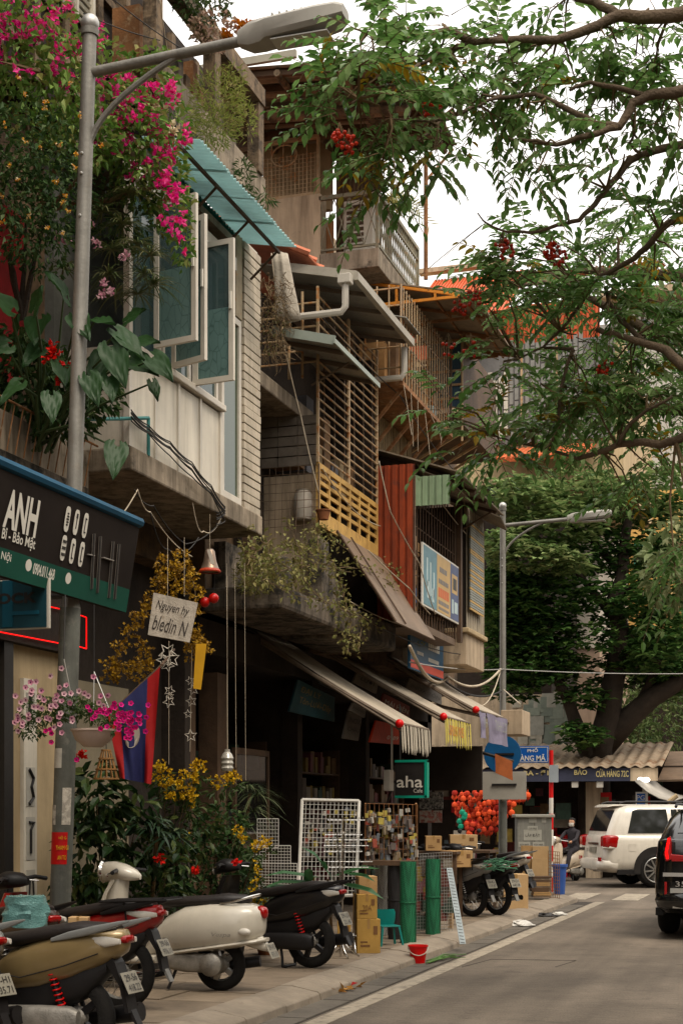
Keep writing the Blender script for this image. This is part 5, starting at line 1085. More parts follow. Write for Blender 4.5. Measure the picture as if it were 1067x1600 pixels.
        lof([(-.44, .38, .03, .03), (-.38, .42, .06, .06), (-.26, .46, .075, .07), (-.16, .48, .07, .05)], 'mudflap', pm, o, 3)
        plate_on(o, -.475, .36, lines, .45)
        bar('center_stand', m_plas, o, (.35, .12, .22), (.42, .17, .02), .014)
        MB().tube([(.05, -.1, .2), (-.3, -.17, .25)], .05, 10).build('exhaust', m_plas, o, smooth=True)
    else:
        slim = .85 if style == 'cub' else 1.
        lof([(-.37, .755, .015, .03), (-.34, .75, .07, .075), (-.22, .715, .12 * slim, .115), (-.02, .66, .155 * slim, .155), (.2, .60, .165 * slim, .165), (.42, .545, .15 * slim, .14), (.56, .48, .11, .1), (.66, .42, .08, .06)], 'side_fairing', pm, o, 2.7)
        lof([(-.24, .60, .06, .05), (-.1, .52, .10, .12), (.15, .43, .12, .15), (.45, .38, .12, .12), (.62, .36, .10, .08)], 'underbody', m_plas, o, 3)
        lof([(-.30, .825, .05, .02), (-.22, .83, .10, .03), (-.02, .82, .135, .045), (.18, .785, .145, .05), (.4, .745, .135, .05), (.58, .725, .10, .045), (.68, .705, .05, .03)], 'seat', m_seat, o, 3)
        rail = M('grab_silver', (.24, .245, .24), .35, .12, 4, 0, metal=.3) if style == 'scooter' and pm.name != 'paint_black' else m_plas
        for sgn in (1, -1): lof([(.10, .755, .006, .012), (-.02, .785, .014, .024), (-.2, .825, .018, .026), (-.36, .865, .015, .016), (-.44, .885, .006, .006)], 'grab_rail', rail, o, 3, yc=.135 * sgn)
        lof([(-.385, .77, .02, .012), (-.375, .765, .055, .024), (-.33, .76, .07, .03), (-.27, .76, .07, .028)], 'tail_light', m_tail, o, 2.8)
        for sgn in (1, -1): lof([(-.36, .755, .010, .016), (-.26, .75, .026, .034), (-.10, .765, .012, .012)], 'indicator', m_clear, o, 2.5, yc=.10 * sgn)
        MB().prism([(-.24, -.06, .70), (-.30, -.06, .62), (-.38, -.05, .42), (-.40, -.05, .32), (-.375, -.05, .32), (-.33, -.06, .48), (-.22, -.06, .64)], (0, .12, 0)).build('rear_mudguard', m_plas, o)
        MB().prism([(-.35, -.04, .42), (-.45, -.025, .24), (-.435, -.025, .235), (-.33, -.04, .40)], (0, .065, 0)).build('mudflap', M('flap_grey', (.16, .155, .145), .6, .2, 4, 0) if style == 'cub' else m_plas, o)
        plate_on(o, -.385, .50, lines, .45)
        for sgn in (1, -1):
            MB().tube([(.02, .125 * sgn, .30), (.12, .12 * sgn, .60)], .016, 8).build('shock', m_plas, o)
            sp = []
            for i in range(61):
                a = i * .75; t = i / 60; sp.append(Vector((lerp(.03, .11, t) + .026 * math.cos(a), .125 * sgn + .026 * math.sin(a), lerp(.35, .57, t))))
            MB().tube(sp, .0055, 5).build('spring', M('spring_red', (.42, .02, .02), .4, .1, 4, 0) if style == 'scooter' else m_rim, o, smooth='all')
        if style == 'scooter':
            lof([(-.10, .27, .03, .06), (-.04, .27, .055, .085), (.15, .27, .06, .085), (.4, .27, .06, .075), (.52, .27, .04, .05)], 'drive_cover', m_eng if pm.name != 'paint_black' else m_plas, o, 3, yc=.15)
            MB().tube([(.3, -.14, .22), (.0, -.16, .24), (-.36, -.17, .30)], [.03, .055, .06], 12).build('exhaust', m_plas, o, smooth=True)
            lof([(.5, .28, .15, .06), (.75, .27, .17, .05), (.92, .30, .16, .06)], 'floorboard', m_plas, o, 4)
        else:
            lof([(.02, .29, .02, .03), (.2, .29, .022, .05), (.45, .3, .022, .045)], 'chain_case', m_plas, o, 3, yc=.1)
            lof([(.35, .32, .08, .09), (.6, .33, .1, .11), (.78, .36, .07, .07)], 'engine', m_eng, o, 3)
            MB().tube([(.7, -.1, .25), (.3, -.14, .20), (-.35, -.16, .28)], [.02, .035, .04], 10).build('exhaust', m_chr, o, smooth=True)
            lof([(.55, .50, .06, .07), (.75, .52, .06, .07), (.9, .62, .06, .08)], 'frame_cover', pm, o, 3)
            MB().box(.02, .09, .09, .13, .27, .33).build('axle_plate', m_eng, o)
        for sgn in (1, -1):
            MB().tube([(.52, .155 * sgn, .55), (.30, .172 * sgn, .52), (.0, .162 * sgn, .60), (-.22, .125 * sgn, .68)], .004, 4).build('panel_seam', m_black, o)
            MB().tube([(.96, .1 * sgn, .99), (1.06, .1 * sgn, .93), (1.05, .06 * sgn, .80)], .005, 5).build('brake_cable', m_cable, o)
        for sgn in (1, -1): bar('foot_peg', m_plas, o, (.45, .1 * sgn, .33), (.46, .27 * sgn, .34), .016)
        rings = []
        for xx, zz, w2 in ((1.0, .32, .14), (1.04, .5, .19), (1.0, .72, .19), (.95, .90, .13)):
            rings.append([Vector((xx + .06 * (1 - (y / 4) ** 2) + dx, w2 * y / 4, zz)) for dx, ys in ((0, range(-4, 5)), (-.05, range(4, -5, -1))) for y in ys])
        MB().loft(rings).build('leg_shield', pm, o, smooth=50)
        lof([(.82, .99, .03, .03), (.9, 1.0, .11, .06), (1.0, 1.0, .12, .07), (1.08, .97, .09, .06), (1.11, .95, .04, .03)], 'headset', m_plas, o, 2.6)
        lof([(1.05, .955, .05, .03), (1.10, .945, .08, .045), (1.13, .94, .05, .03)], 'headlight', m_clear, o, 2.6)
        for sgn in (1, -1):
            bar('fork_leg', m_plas, o, (wb, .07 * sgn, r), (1.0, .07 * sgn, .72), .018)
            MB().tube([(.95, .08 * sgn, 1.0), (.90, .25 * sgn, 1.02), (.86, .36 * sgn, 1.0)], [.015, .016, .018], 8).build('handlebar_grip', m_plas, o, smooth=True); MB().tube([(.97, .1 * sgn, 1.0), (.98, .25 * sgn, .99), (.93, .35 * sgn, .98)], .007, 5).build('brake_lever', m_chr, o)
            if 'mirrors' in extra: MB().tube([(.93, .22 * sgn, 1.03), (.93, .27 * sgn, 1.18)], .006, 5).build('mirror_stem', m_plas, o); MB().ball((.93, .29 * sgn, 1.22), .06, 10, 7, (.3, 1.1, .7)).build('mirror', m_plas, o, smooth='all')
        lof([(wb - .16, r + .16, .02, .01), (wb - .08, r + .27, .05, .02), (wb + .08, r + .29, .055, .02), (wb + .2, r + .2, .05, .02), (wb + .25, r + .1, .02, .01)], 'front_fender', pm, o, 2.6)
        if 'rack' in extra:
            rk = MB().tube([(-.46, .15, .87), (.10, .15, .85), (.10, -.15, .85), (-.46, -.15, .87), (-.46, .15, .87)], .009, 6).build('rear_rack', m_plas, o)
            for k in range(6): bar('rack_bar', m_plas, rk, (-.46, -.13 + .052 * k, .875), (.10, -.13 + .052 * k, .855), .007, 6)
            for sgn in (1, -1): bar('rack_leg', m_plas, rk, (-.1, .14 * sgn, .86), (-.12, .13 * sgn, .70), .008, 6)
        if 'stand' in extra:
            MB().tube([(.30, .10, .28), (.26, .12, .10), (.25, .13, .012), (.20, .14, .008)], .014, 6).tube([(.30, -.10, .28), (.26, -.12, .10), (.25, -.13, .012)], .014, 6).tube([(.25, .13, .012), (.25, -.13, .012)], .014, 6).build('center_stand', m_plas, o)
    return o
p_gold = M('paint_gold', (.22, .165, .09), .34, .1, 3, 0, metal=.35, coat=.6); p_red = paint('paint_red', (.20, .008, .010)); p_wh = paint('paint_ivory', (.50, .465, .40)); p_bk = M('paint_black', (.007, .006, .006), .3, .1, 3, 0, coat=.25, spec=.35); p_bg = paint('paint_beige', (.42, .35, .27)); p_gr = paint('paint_grey', (.17, .165, .155))
def gnd(px, py): v = PZ(px, py, SW); return (v.x, v.y, SW)
twowheeler('white rounded retro scooter with black seat and silver drive cover', gnd(345, 1549), (-1, .0), 'vespa', p_wh, lines=('29-V3', '975.10'))
twowheeler('black scooter with red rear spring parked behind the white scooter', gnd(486, 1513), (-.985, .17), 'scooter', p_bk, lines=('29-L5', '221.40'), extra=('stand',))
twowheeler('gold scooter with brown seat and silver grab rail, largest in front', gnd(120, 1658), (-.99, .05), 'scooter', p_gold, lines=('29-S6', '418.22'))
twowheeler('red motorbike with black slatted rear rack between gold and white scooters', gnd(188, 1579), (-.998, .02), 'cub', p_red, name='motorbike', lines=('29-S6', '976.11'), extra=('rack',), cat='motorbike')
twowheeler('dark grey scooter cut off by the left edge of the picture', gnd(-70, 1662), (-.97, .22), 'scooter', p_gr, lines=('29-H1', '335.71'))
twowheeler('dark motorbike with brown headset standing beyond the gold scooter near the lamp', (-5.55, 9.75, SW), (-.86, .42), 'cub', M('paint_brown', (.035, .018, .013), .35, .1, 3, 0, coat=.6), name='motorbike', lines=('29-F1', '807.05'), cat='motorbike')
twowheeler('grey spoke-wheeled motorbike carrying cartons, nearer of the two by the pavement edge', gnd(738, 1433), (-.86, .51), 'cub', p_gr, name='motorbike', lines=('30-K2', '119.47'), extra=('rack',), cat='motorbike')
twowheeler('black spoke-wheeled motorbike with green netting, right of the carton-laden one', gnd(777, 1431), (-.82, .57), 'cub', p_bk, name='motorbike', lines=('29-D1', '640.18'), extra=('rack',), cat='motorbike')
twowheeler('pale scooter half hidden beyond the far lamp pole', gnd(800, 1408), (-.9, .4), 'scooter', paint('paint_pale', (.45, .41, .35)), lines=('29-P1', '552.66'), extra=('mirrors',))
sB = twowheeler('beige scooter ridden beside the rear of the white car', (-5.42, 36.2, 0), (-.35, -.94), 'vespa', p_bg, lines=('29-B1', '904.31'), group='two-wheelers on the road')

# ------------------------------------------------------------------ cars (own frame: +x forwards, rear axle at the origin)
m_cglass = M('car_glass', (.012, .012, .012), .06, .1, 3, 0, spec=.8)
def rrect(x0, x1, hw, z, r, n=5):
    pts = []
    for cx_, cy_, a0 in ((x1 - r, hw - r, 0), (x0 + r, hw - r, 90), (x0 + r, -hw + r, 180), (x1 - r, -hw + r, 270)):
        for i in range(n): a = math.radians(a0 + 90 * i / (n - 1)); pts.append(Vector((cx_ + r * math.cos(a), cy_ + r * math.sin(a), z)))
    return pts
def car(label, loc, head, pm, name, dark_trim, plate, lux=False):
    o = thing(name, label, 'car', loc, 'cars on the road', rotz=math.atan2(head[1], head[0]))
    HW, R_ = .975, -1.16; FR = 3.72; BELT = 1.16 if not lux else 1.30; ROOF = 1.86 if not lux else 1.72; WR = .40; WB = 2.85
    rings = [rrect(R_ + .16, FR - .25, HW - .12, .34, .16), rrect(R_ + .06, FR - .1, HW - .03, .42, .2), rrect(R_ + .0, FR - .02, HW, .60, .24), rrect(R_ + .03, FR, HW + .005, .85, .26), rrect(R_ + .05, FR - .08, HW - .005, 1.05, .26), rrect(R_ + .07, FR - .25, HW - .03, BELT - .02, .26), rrect(R_ + .10, FR - .5, HW - .06, BELT + .02, .26)]
    MB().loft(rings).build('body', pm, o, smooth=60)
    rk = .27 if not lux else .62
    def cab(t): return R_ + .10 + rk * t ** 1.2, 2.15 - .85 * t, lerp(HW - .055, HW - .235, t ** 1.3)
    rr = []
    for t in (0, .12, .35, .65, .85, .94, .985, 1.0):
        x0, x1, hw = cab(t); k = max(0, (t - .85) / .15); rr.append(rrect(x0 + .16 * k ** 2, x1 - .16 * k ** 2, hw - .09 * k ** 2, lerp(BELT, ROOF, t), .24))
    MB().loft(rr).build('cabin', pm, o, smooth=60)
    def yq(z): t = (z - BELT) / (ROOF - BELT); return cab(t)[2] + .006
    def side(name, pts, mat, sgn, off=.0, th=.006, par=None):
        mb = MB(); v = [Vector((x, sgn * (yq(max(z, BELT)) if z >= BELT else HW + .004) + sgn * off, z)) for x, z in pts]; mb.prism(v, (0, sgn * th, 0)); return mb.build(name, mat, par or o)
    zt, zb = ROOF - .13, BELT + .06
    for sgn in (1, -1):
        side('rear_quarter_window', [(-.62, zb), (-.48, zt - .02), (-.36, zt + .02), (.30, zt + .02), (.34, zb)], m_cglass, sgn)
        side('rear_door_window', [(.42, zb), (.40, zt + .02), (1.05, zt + .02), (1.13, zb)], m_cglass, sgn); side('front_door_window', [(1.21, zb), (1.14, zt + .02), (1.42, zt), (1.95, zb + .03)], m_cglass, sgn)
        side('window_bar', [(.62, zb), (.53, zt + .02), (.555, zt + .02), (.65, zb)], m_frame if not lux else m_plas, sgn, .006)
        for xs in (.38, 1.17, 2.0): side('door_seam', [(xs, .46), (xs, BELT - .02), (xs + .012, BELT - .02), (xs + .012, .46)], m_joint, sgn, .0, .002)
        for xs in (.55, 1.35): MB().tube([(xs, sgn * (HW + .002), .98), (xs + .05, sgn * (HW + .03), .985), (xs + .2, sgn * (HW + .03), .985), (xs + .25, sgn * (HW + .002), .98)], .014, 6).build('door_handle', pm, o)
        MB().tube([(R_ + .42, sgn * .72, ROOF + .02), (R_ + .55, sgn * .72, ROOF + .06), (1.1, sgn * .72, ROOF + .06), (1.3, sgn * .72, ROOF - .01)], .02, 6).build('roof_rail', m_plas, o)
        MB().box(R_ + .3, 3.2, min(sgn * (HW - .1), sgn * HW), max(sgn * (HW - .1), sgn * HW), .30, .40).build('side_sill', m_plas, o)
        lof([(1.9, 1.2, .03, .02), (1.93, 1.22, .09, .08), (2.05, 1.2, .08, .06), (2.1, 1.2, .02, .02)], 'wing_mirror', pm, o, 3, yc=sgn * (HW + .12))
        for xc in (0, WB):
            aw_ = MB(); pts = [Vector((xc + .50 * math.cos(a), sgn * (HW + .003), .42 + .50 * math.sin(a))) for a in [math.pi * i / 16 for i in range(17)]]; pts += [Vector((xc - .50, sgn * (HW + .003), .32)), Vector((xc + .50, sgn * (HW + .003), .32))]
            aw_.prism(pts, (0, sgn * .004, 0)).build('wheel_arch', m_black, o)
            wl = wheel(o, xc, WR, .27, 10, 'wheel', y=sgn * (HW - .105), n=32); c = Vector((xc, sgn * (HW + .025), WR))
            if not lux:
                for i in range(10):
                    a = 2 * math.pi * (i + .2) / 10; d = Vector((math.cos(a), 0, math.sin(a))); MB().obox(c + d * .155 + EY * sgn * .0, d * .105, Vector((-d.z, 0, d.x)) * (.017), EY * .012).build('wheel_spoke', m_rim, wl)
                MB().lathe([(.001, -.02), (.05, -.02), (.06, 0)], c, 14, EY).build('wheel_cap', m_chr, wl); MB().lathe([(.26, -.01), (.285, .012), (.27, .02), (.25, .0)], c, 32, EY * sgn).build('rim_lip', m_rim, wl, smooth=True)
    side('fuel_flap', [(-.62, .82), (-.62, .98), (-.45, .98), (-.45, .82)], pm, -1, .0, .006)
    # back: tailgate glass, lamps, bumper
    def back(name, y0, y1, z0, z1, mat, d=.01, x=None):
        def xr(z):
            if z > BELT: return cab((z - BELT) / (ROOF - BELT))[0]
            return R_ + .045
        q = [Vector(((xr(z) if x is None else x) - d, y, z)) for y, z in ((y0, z0), (y1, z0), (y1 * (.93 if z1 > BELT else 1), z1), (y0 * (.93 if z1 > BELT else 1), z1))]
        return MB().prism(q, (.03, 0, 0)).build(name, mat, o)
    back('rear_window', -.68, .68, BELT + .1, ROOF - .13, m_cglass)
    lof([(R_ + rk * .72, ROOF - .06, .55, .01), (R_ + rk + .02, ROOF - .03, .66, .035), (R_ + rk + .35, ROOF - .03, .7, .035)], 'spoiler', pm, o, 3)
    lof([(R_ - .10, .52, .62, .05), (R_ - .07, .52, .80, .12), (R_ + .1, .52, HW - .01, .15), (R_ + .3, .52, HW + .004, .15)], 'rear_bumper', pm, o, 4)
    for sgn in (1, -1):
        if not lux:
            lof([(R_ - .03, 1.02, .10, .13), (R_ + .08, 1.02, .17, .155), (R_ + .26, 1.02, .145, .15), (R_ + .36, 1.02, .10, .12)], 'tail_light', m_tail, o, 5, yc=sgn * (HW - .135)); lof([(R_ - .035, .90, .09, .03), (R_ + .1, .90, .17, .035), (R_ + .36, .90, .105, .03)], 'reverse_light', m_clear, o, 5, yc=sgn * (HW - .135))
            back('reflector', sgn * .68, sgn * .86, .60, .68, m_tail, .12)
        else:
            lit = M('tail_lit', (1., .05, .02), .3, 0, 1, 0, emis=2.0)
            tl = MB().prism([Vector((R_ + .02, sgn * y, z)) for y, z in ((.82, 1.02), (.845, 1.12), (.80, 1.32), (.76, 1.36), (.745, 1.30), (.745, 1.12), (.40, 1.09), (.40, 1.05), (.74, 1.05))], (.10, 0, 0)).build('tail_light', m_tail, o, bevel=.01)
            MB().tube([(R_ + .015, sgn * .795, 1.06), (R_ + .01, sgn * .81, 1.15), (R_ + .015, sgn * .775, 1.33)], .014, 6).build('light_bar', lit, tl)
            back('reflector', sgn * .80, sgn * .83, .56, .76, m_tail, .06)
    if lux:
        back('light_strip', -.74, .74, 1.03, 1.055, m_tail, .05); back('chrome_strip', -.85, .85, .83, .88, m_chr, .06); back('bumper_trim', -.75, .75, .62, .68, M('trim_silver', (.32, .31, .29), .4, .1, 3, 0), .13); text('350', (R_ - .035, .58, .735), -EY, EZ, .07, m_chr, o, .22); back('exhaust_tip', .5, .72, .42, .50, m_chr, .12)
    back('number_plate', -.24, .24, .76 if not lux else .68, .90 if not lux else .80, m_plate, .05)
    if plate: text(plate, (R_ - .075, 0, .83 if not lux else .74), -EY, EZ, .08, m_black, o, .4)
    if not lux: back('badge_bar', -.4, .4, .95, 1.0, m_chr, .03); text('V8', (R_ + .02, .6, 1.1), -EY, EZ, .06, m_chr, o, .1)
    # front end
    MB().box(FR - .06, FR + .01, -.6, .6, .70, .98).build('grille', m_plas, o); MB().prism([(2.12, -.7, BELT + .06), (2.12, .7, BELT + .06), (1.42, .6, ROOF - .1), (1.42, -.6, ROOF - .1)], (.02, 0, .02)).build('windscreen', m_cglass, o)
    for sgn in (1, -1): lof([(FR - .3, .92, .08, .08), (FR - .05, .9, .14, .09), (FR + .0, .88, .1, .05)], 'headlight', m_clear, o, 3, yc=sgn * .72)
    return o
p_suv = paint('paint_pearl', (.60, .56, .49), .25); p_lux = paint('paint_jet', (.008, .008, .008), .15)
v = PZ(1000, 1388, 0); hd = Vector((math.cos(math.radians(24)), math.sin(math.radians(24)), 0)); rt_ = Vector((hd.y, -hd.x, 0)); wc = v - rt_ * .87 + Vector((.30, .10, 0))
car('white sport utility car turning right at the crossing', (wc.x, wc.y, 0), hd, p_suv, 'utility_car', m_plas, '30F-661.08')
car('black car with glowing red tail light cut off by the right edge', (-.94, 20.75, 0), (.0, 1), p_lux, 'black_car', m_plas, '30H-350.21', True)

# ------------------------------------------------------------------ masked rider on the beige scooter
pr = thing('person', 'masked rider in dark top seated on the beige scooter', 'person', (-5.42, 36.2, 0), rotz=math.atan2(-.94, -.35)); pr.scale = (.92,) * 3
def skinned(name, joints, edges, mat, parent, sub=2):
    me = bpy.data.meshes.new(name); me.from_pydata([j[0] for j in joints], edges, []); me.materials.append(mat)
    o = bpy.data.objects.new(name, me); place(o, parent, (0, 0, 0)); md = o.modifiers.new('skin', 'SKIN'); 
    for i, j in enumerate(joints): me.skin_vertices[0].data[i].radius = (j[1], j[2] if len(j) > 2 else j[1]); me.skin_vertices[0].data[i].use_root = i == 0
    md.use_smooth_shade = True; s = o.modifiers.new('sub', 'SUBSURF'); s.levels = s.render_levels = sub
    return o
J = [((.12, 0, .86), .15, .12), ((.13, 0, 1.05), .14, .105), ((.15, 0, 1.27), .165, .10), ((.16, 0, 1.38), .07, .07), ((.17, 0, 1.46), .05, .05), ((.16, .19, 1.32), .06, .06), ((.40, .24, 1.12), .045, .045), ((.70, .28, 1.06), .035, .035), ((.16, -.19, 1.32), .06, .06), ((.40, -.24, 1.12), .045, .045), ((.70, -.28, 1.06), .035, .035),
     ((.16, .10, .84), .09, .09), ((.55, .14, .78), .075, .075), ((.68, .13, .36), .05, .05), ((.16, -.10, .84), .09, .09), ((.55, -.14, .78), .075, .075), ((.68, -.13, .36), .05, .05), ((.80, .13, .32), .04, .04), ((.80, -.13, .32), .04, .04)]
E_ = [(0, 1), (1, 2), (2, 3), (3, 4), (2, 5), (5, 6), (6, 7), (2, 8), (8, 9), (9, 10), (0, 11), (11, 12), (12, 13), (13, 17), (0, 14), (14, 15), (15, 16), (16, 18)]
skinned('body', J, E_, M('dark_clothes', (.025, .022, .025), .85, .3, 6, .2), pr)
m_skin = M('skin', (.42, .25, .17), .55, .06, 5, 0); hdm = MB(); rr = []
for k in range(11):
    t = k / 10; z = 1.44 + .235 * t; wv_ = (.045, .058, .066, .070, .074, .076, .076, .074, .066, .046, .012)[k]; dv = (.05, .072, .085, .09, .095, .097, .097, .094, .085, .06, .015)[k]
    ring_ = []
    for i in range(18):
        a = 2 * math.pi * i / 18; x = math.cos(a) * dv + .185; y = math.sin(a) * wv_
        if i == 0 and 3 <= k <= 5: x += (.012, .022, .008)[k - 3]
        ring_.append(Vector((x, y, z)))
    rr.append(ring_)
hdo = hdm.loft(rr).build('head', m_skin, pr, smooth='all')
mk_ = MB().loft([[Vector((.185 + math.cos(a) * (d + .008), math.sin(a) * (w_ + .007), z)) for a in [math.radians(-70 + 14 * i) for i in range(11)]] for z, w_, d in ((1.455, .056, .074), (1.49, .068, .094), (1.525, .073, .104), (1.55, .075, .098))], False, False).build('face_mask', m_whitep, pr, smooth='all')
for sgn in (1, -1):
    MB().ball((.272, sgn * .03, 1.577), .010, 8, 6, (.6, 1.3, .7)).build('eye', m_black, hdo); MB().ball((.18, sgn * .078, 1.56), .022, 8, 6, (.8, .35, 1.3)).build('ear', m_skin, hdo, smooth='all')
hr = MB(); rr = []
for k in range(8):
    t = k / 7; z = 1.50 + .195 * t; q = (1.06, 1.09, 1.1, 1.1, 1.09, 1.08, .86, .2)[k]; rr.append([Vector((.172 + math.cos(a) * .098 * q * (1 if math.cos(a) < .25 or k > 4 else .35), math.sin(a) * .079 * q, z)) for a in [2 * math.pi * i / 18 for i in range(18)]])
hr.loft(rr).build('hair', M('black_hair', (.012, .010, .009), .6, .3, 20, .3), pr, smooth='all')
for sgn in (1, -1):
    MB().ball((.74, sgn * .285, 1.055), .042, 9, 7, (1.1, .55, .8)).build('palm', m_skin, pr, smooth='all')
    for f_ in range(4): MB().tube([(.765, sgn * (.265 + .017 * f_), 1.075), (.80, sgn * (.265 + .017 * f_), 1.06), (.805, sgn * (.265 + .017 * f_), 1.03), (.785, sgn * (.265 + .017 * f_), 1.015)], .009, 6).build('finger', m_skin, pr, smooth='all')
    MB().tube([(.745, sgn * .255, 1.05), (.775, sgn * .235, 1.03), (.79, sgn * .24, 1.015)], .010, 6).build('thumb', m_skin, pr, smooth='all')
    lof([(.72, .295, .035, .02), (.80, .30, .045, .035), (.92, .29, .035, .022), (.95, .285, .015, .012)], 'shoe', m_plas, pr, 2.5, yc=sgn * .13)
# ------------------------------------------------------------------ vegetation
g_boug = leafM('leaf_bougainvillea', [(.075, .14, .035), (.12, .21, .055), (.18, .26, .08), (.24, .22, .09)])
g_dark = leafM('leaf_dark', [(.016, .035, .012), (.03, .06, .02), (.052, .09, .033), (.09, .12, .05)])
g_mid = leafM('leaf_mid', [(.03, .05, .018), (.05, .08, .028), (.085, .11, .045)])
g_pale = leafM('leaf_pale', [(.13, .14, .055), (.19, .19, .075), (.25, .22, .10), (.12, .10, .04)])
g_dry = leafM('leaf_dry', [(.19, .14, .075), (.13, .095, .05), (.09, .10, .04)], .15)
g_mag = leafM('bract_magenta', [(.55, .03, .18), (.70, .05, .25), (.78, .13, .36), (.62, .05, .13)], .4)
g_pk = leafM('petal_pink', [(.50, .26, .32), (.60, .42, .44), (.48, .20, .28)], .3)
g_hot = leafM('petal_hot', [(.50, .02, .14), (.62, .05, .24)], .3)
g_yel = leafM('petal_yellow', [(.46, .28, .035), (.56, .38, .07), (.34, .19, .03)], .25)
g_ora = leafM('petal_orange', [(.55, .20, .03), (.60, .36, .08), (.6, .55, .42)], .25)
g_cream = leafM('petal_cream', [(.58, .50, .36), (.5, .4, .25)], .3)
g_tree = leafM('leaf_sau', [(.055, .11, .034), (.10, .18, .058), (.15, .24, .09), (.23, .30, .15)], .5, .36)
g_treey = leafM('leaf_yellowing', [(.30, .20, .04), (.20, .17, .05), (.38, .22, .04)], .35)
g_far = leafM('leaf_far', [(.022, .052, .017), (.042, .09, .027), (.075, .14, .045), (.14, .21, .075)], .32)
g_hedge = leafM('leaf_hedge', [(.05, .08, .03), (.09, .13, .05), (.15, .17, .08)], .3)
g_strap = leafM('leaf_strap', [(.05, .075, .03), (.10, .12, .05), (.16, .15, .08)], .2)
m_bark = M('bark', (.105, .078, .056), .9, .35, 6, .6); m_barkd = M('bark_dark', (.032, .024, .018), .9, .35, 5, .6); m_twig = M('twig', (.12, .085, .05), .85, .3, 8, .2)
m_berry = M('berry_red', (.36, .04, .02), .4, .3, 30, 0)
def cam_axes(): return Vector((CP, SP, 0)), Vector((-SP, CP, 0))
RT, FW = cam_axes()
def inell(shell=.35):
    while True:
        v = rv(1.)
        if .001 < v.length <= 1: return v if R.random() > shell else v.normalized() * R.uniform(.75, 1)
def spot(px, py, rx, ry, D, dd, shell=.35):
    v = inell(shell); c = PD(px, py, D); k = D / F
    return c + RT * (v.x * rx * k) + EZ * (v.y * ry * k) + FW * (v.z * dd), v
def cloud(mb, px, py, rx, ry, D, dd, n, ln, wd, droop=.25, six=False, fold=.25, shell=.35):
    for _ in range(n):
        p, v = spot(px, py, rx, ry, D, dd, shell); d = (RT * v.x + EZ * (v.y * .6 - droop) + FW * v.z * .5 + rv(.8)).normalized()
        s = R.uniform(.65, 1.25); mb.leaf(p, d, (EZ + rv(.7)).normalized(), ln * s, wd * s, fold, six=six)
def blossoms(mb, px, py, rx, ry, D, dd, n, size, per=5):
    for _ in range(n):
        p, v = spot(px, py, rx, ry, D, dd, .7)
        for k in range(per): d = (rv(1.) - FW * .5).normalized(); mb.leaf(p + rv(size * .4), d, rv(1.).normalized(), size * R.uniform(.7, 1.2), size * .8, .2)
def twigs(mb, a, pts, r=.012, n=5, wob=.08):
    for b in pts:
        L_ = (b - a).length; q = [a]
        for i in range(1, 5): q.append(lerp(a, b, i / 4) + rv(wob * L_ * .25 if i < 4 else 0) - EZ * (.0))
        mb.tube(q, [r, r * .85, r * .7, r * .5, r * .3], n)
# -- bougainvillea
bg = thing('bougainvillea', 'magenta bougainvillea cascading over the upper terrace behind the lamp', 'plant', PD(180, 300, 13.2)); mb = MB(); fl = MB()
for q in ((40, 60, 90, 90, 12.6, .5, 520), (120, 130, 90, 90, 12.8, .5, 520), (190, 190, 70, 70, 13.0, .4, 420), (225, 250, 55, 70, 13.2, .35, 380), (265, 300, 35, 70, 13.5, .3, 260), (285, 370, 18, 50, 13.7, .2, 90), (60, 150, 80, 70, 12.8, .5, 300), (0, 30, 60, 60, 12.4, .4, 200), (235, 120, 45, 50, 13.2, .3, 260), (270, 200, 28, 60, 13.5, .25, 170), (120, 210, 70, 50, 12.6, .35, 260)): cloud(mb, *q, .085, .05)
mb.build('foliage', g_boug, bg, kind='stuff')
for (px, py, rx, ry, n) in ((20, 25, 30, 22, 16), (58, 40, 26, 16, 15), (10, 72, 18, 12, 8), (95, 110, 12, 18, 8), (100, 20, 20, 8, 7), (150, 55, 12, 10, 6), (125, 75, 14, 8, 5), (185, 125, 25, 12, 14), (165, 110, 15, 10, 6), (260, 145, 18, 10, 13), (235, 145, 10, 8, 6), (180, 155, 22, 14, 12), (215, 175, 20, 12, 8), (200, 200, 25, 12, 9), (235, 190, 12, 12, 8), (250, 205, 10, 14, 8), (190, 225, 14, 10, 6), (255, 240, 14, 14, 12), (220, 260, 18, 10, 6), (270, 285, 13, 12, 9), (265, 300, 18, 10, 7), (275, 325, 12, 10, 5), (258, 348, 7, 5, 3), (275, 352, 7, 6, 3), (283, 380, 7, 7, 3), (290, 215, 8, 6, 5), (282, 310, 8, 10, 4), (150, 210, 8, 6, 3), (40, 125, 10, 6, 2), (95, 85, 10, 6, 3)): blossoms(fl, px, py, rx * 1.4, ry * 1.5, 12.25 + px / 300, .22, int(n * 1.5), .052)
fl.build('blossom', g_mag, bg, kind='stuff')
cr = MB()
for (px, py, n) in ((245, 172, 10), (240, 160, 6), (120, 85, 7), (268, 205, 5)): blossoms(cr, px, py, 12, 12, 13.1, .1, n, .055)
cr.build('pale_blossom', g_cream, bg, kind='stuff')
tw = MB(); a = PD(70, 330, 13.6)
twigs(tw, a, [PD(x, y, 13) for x, y in ((20, 60), (120, 120), (220, 180), (270, 290), (50, 200))], .03); twigs(tw, PD(60, 110, 12.4), [PD(0, 95, 12.2), PD(75, 150, 12.6)], .02); tw.build('branch', m_twig, bg, kind='stuff')
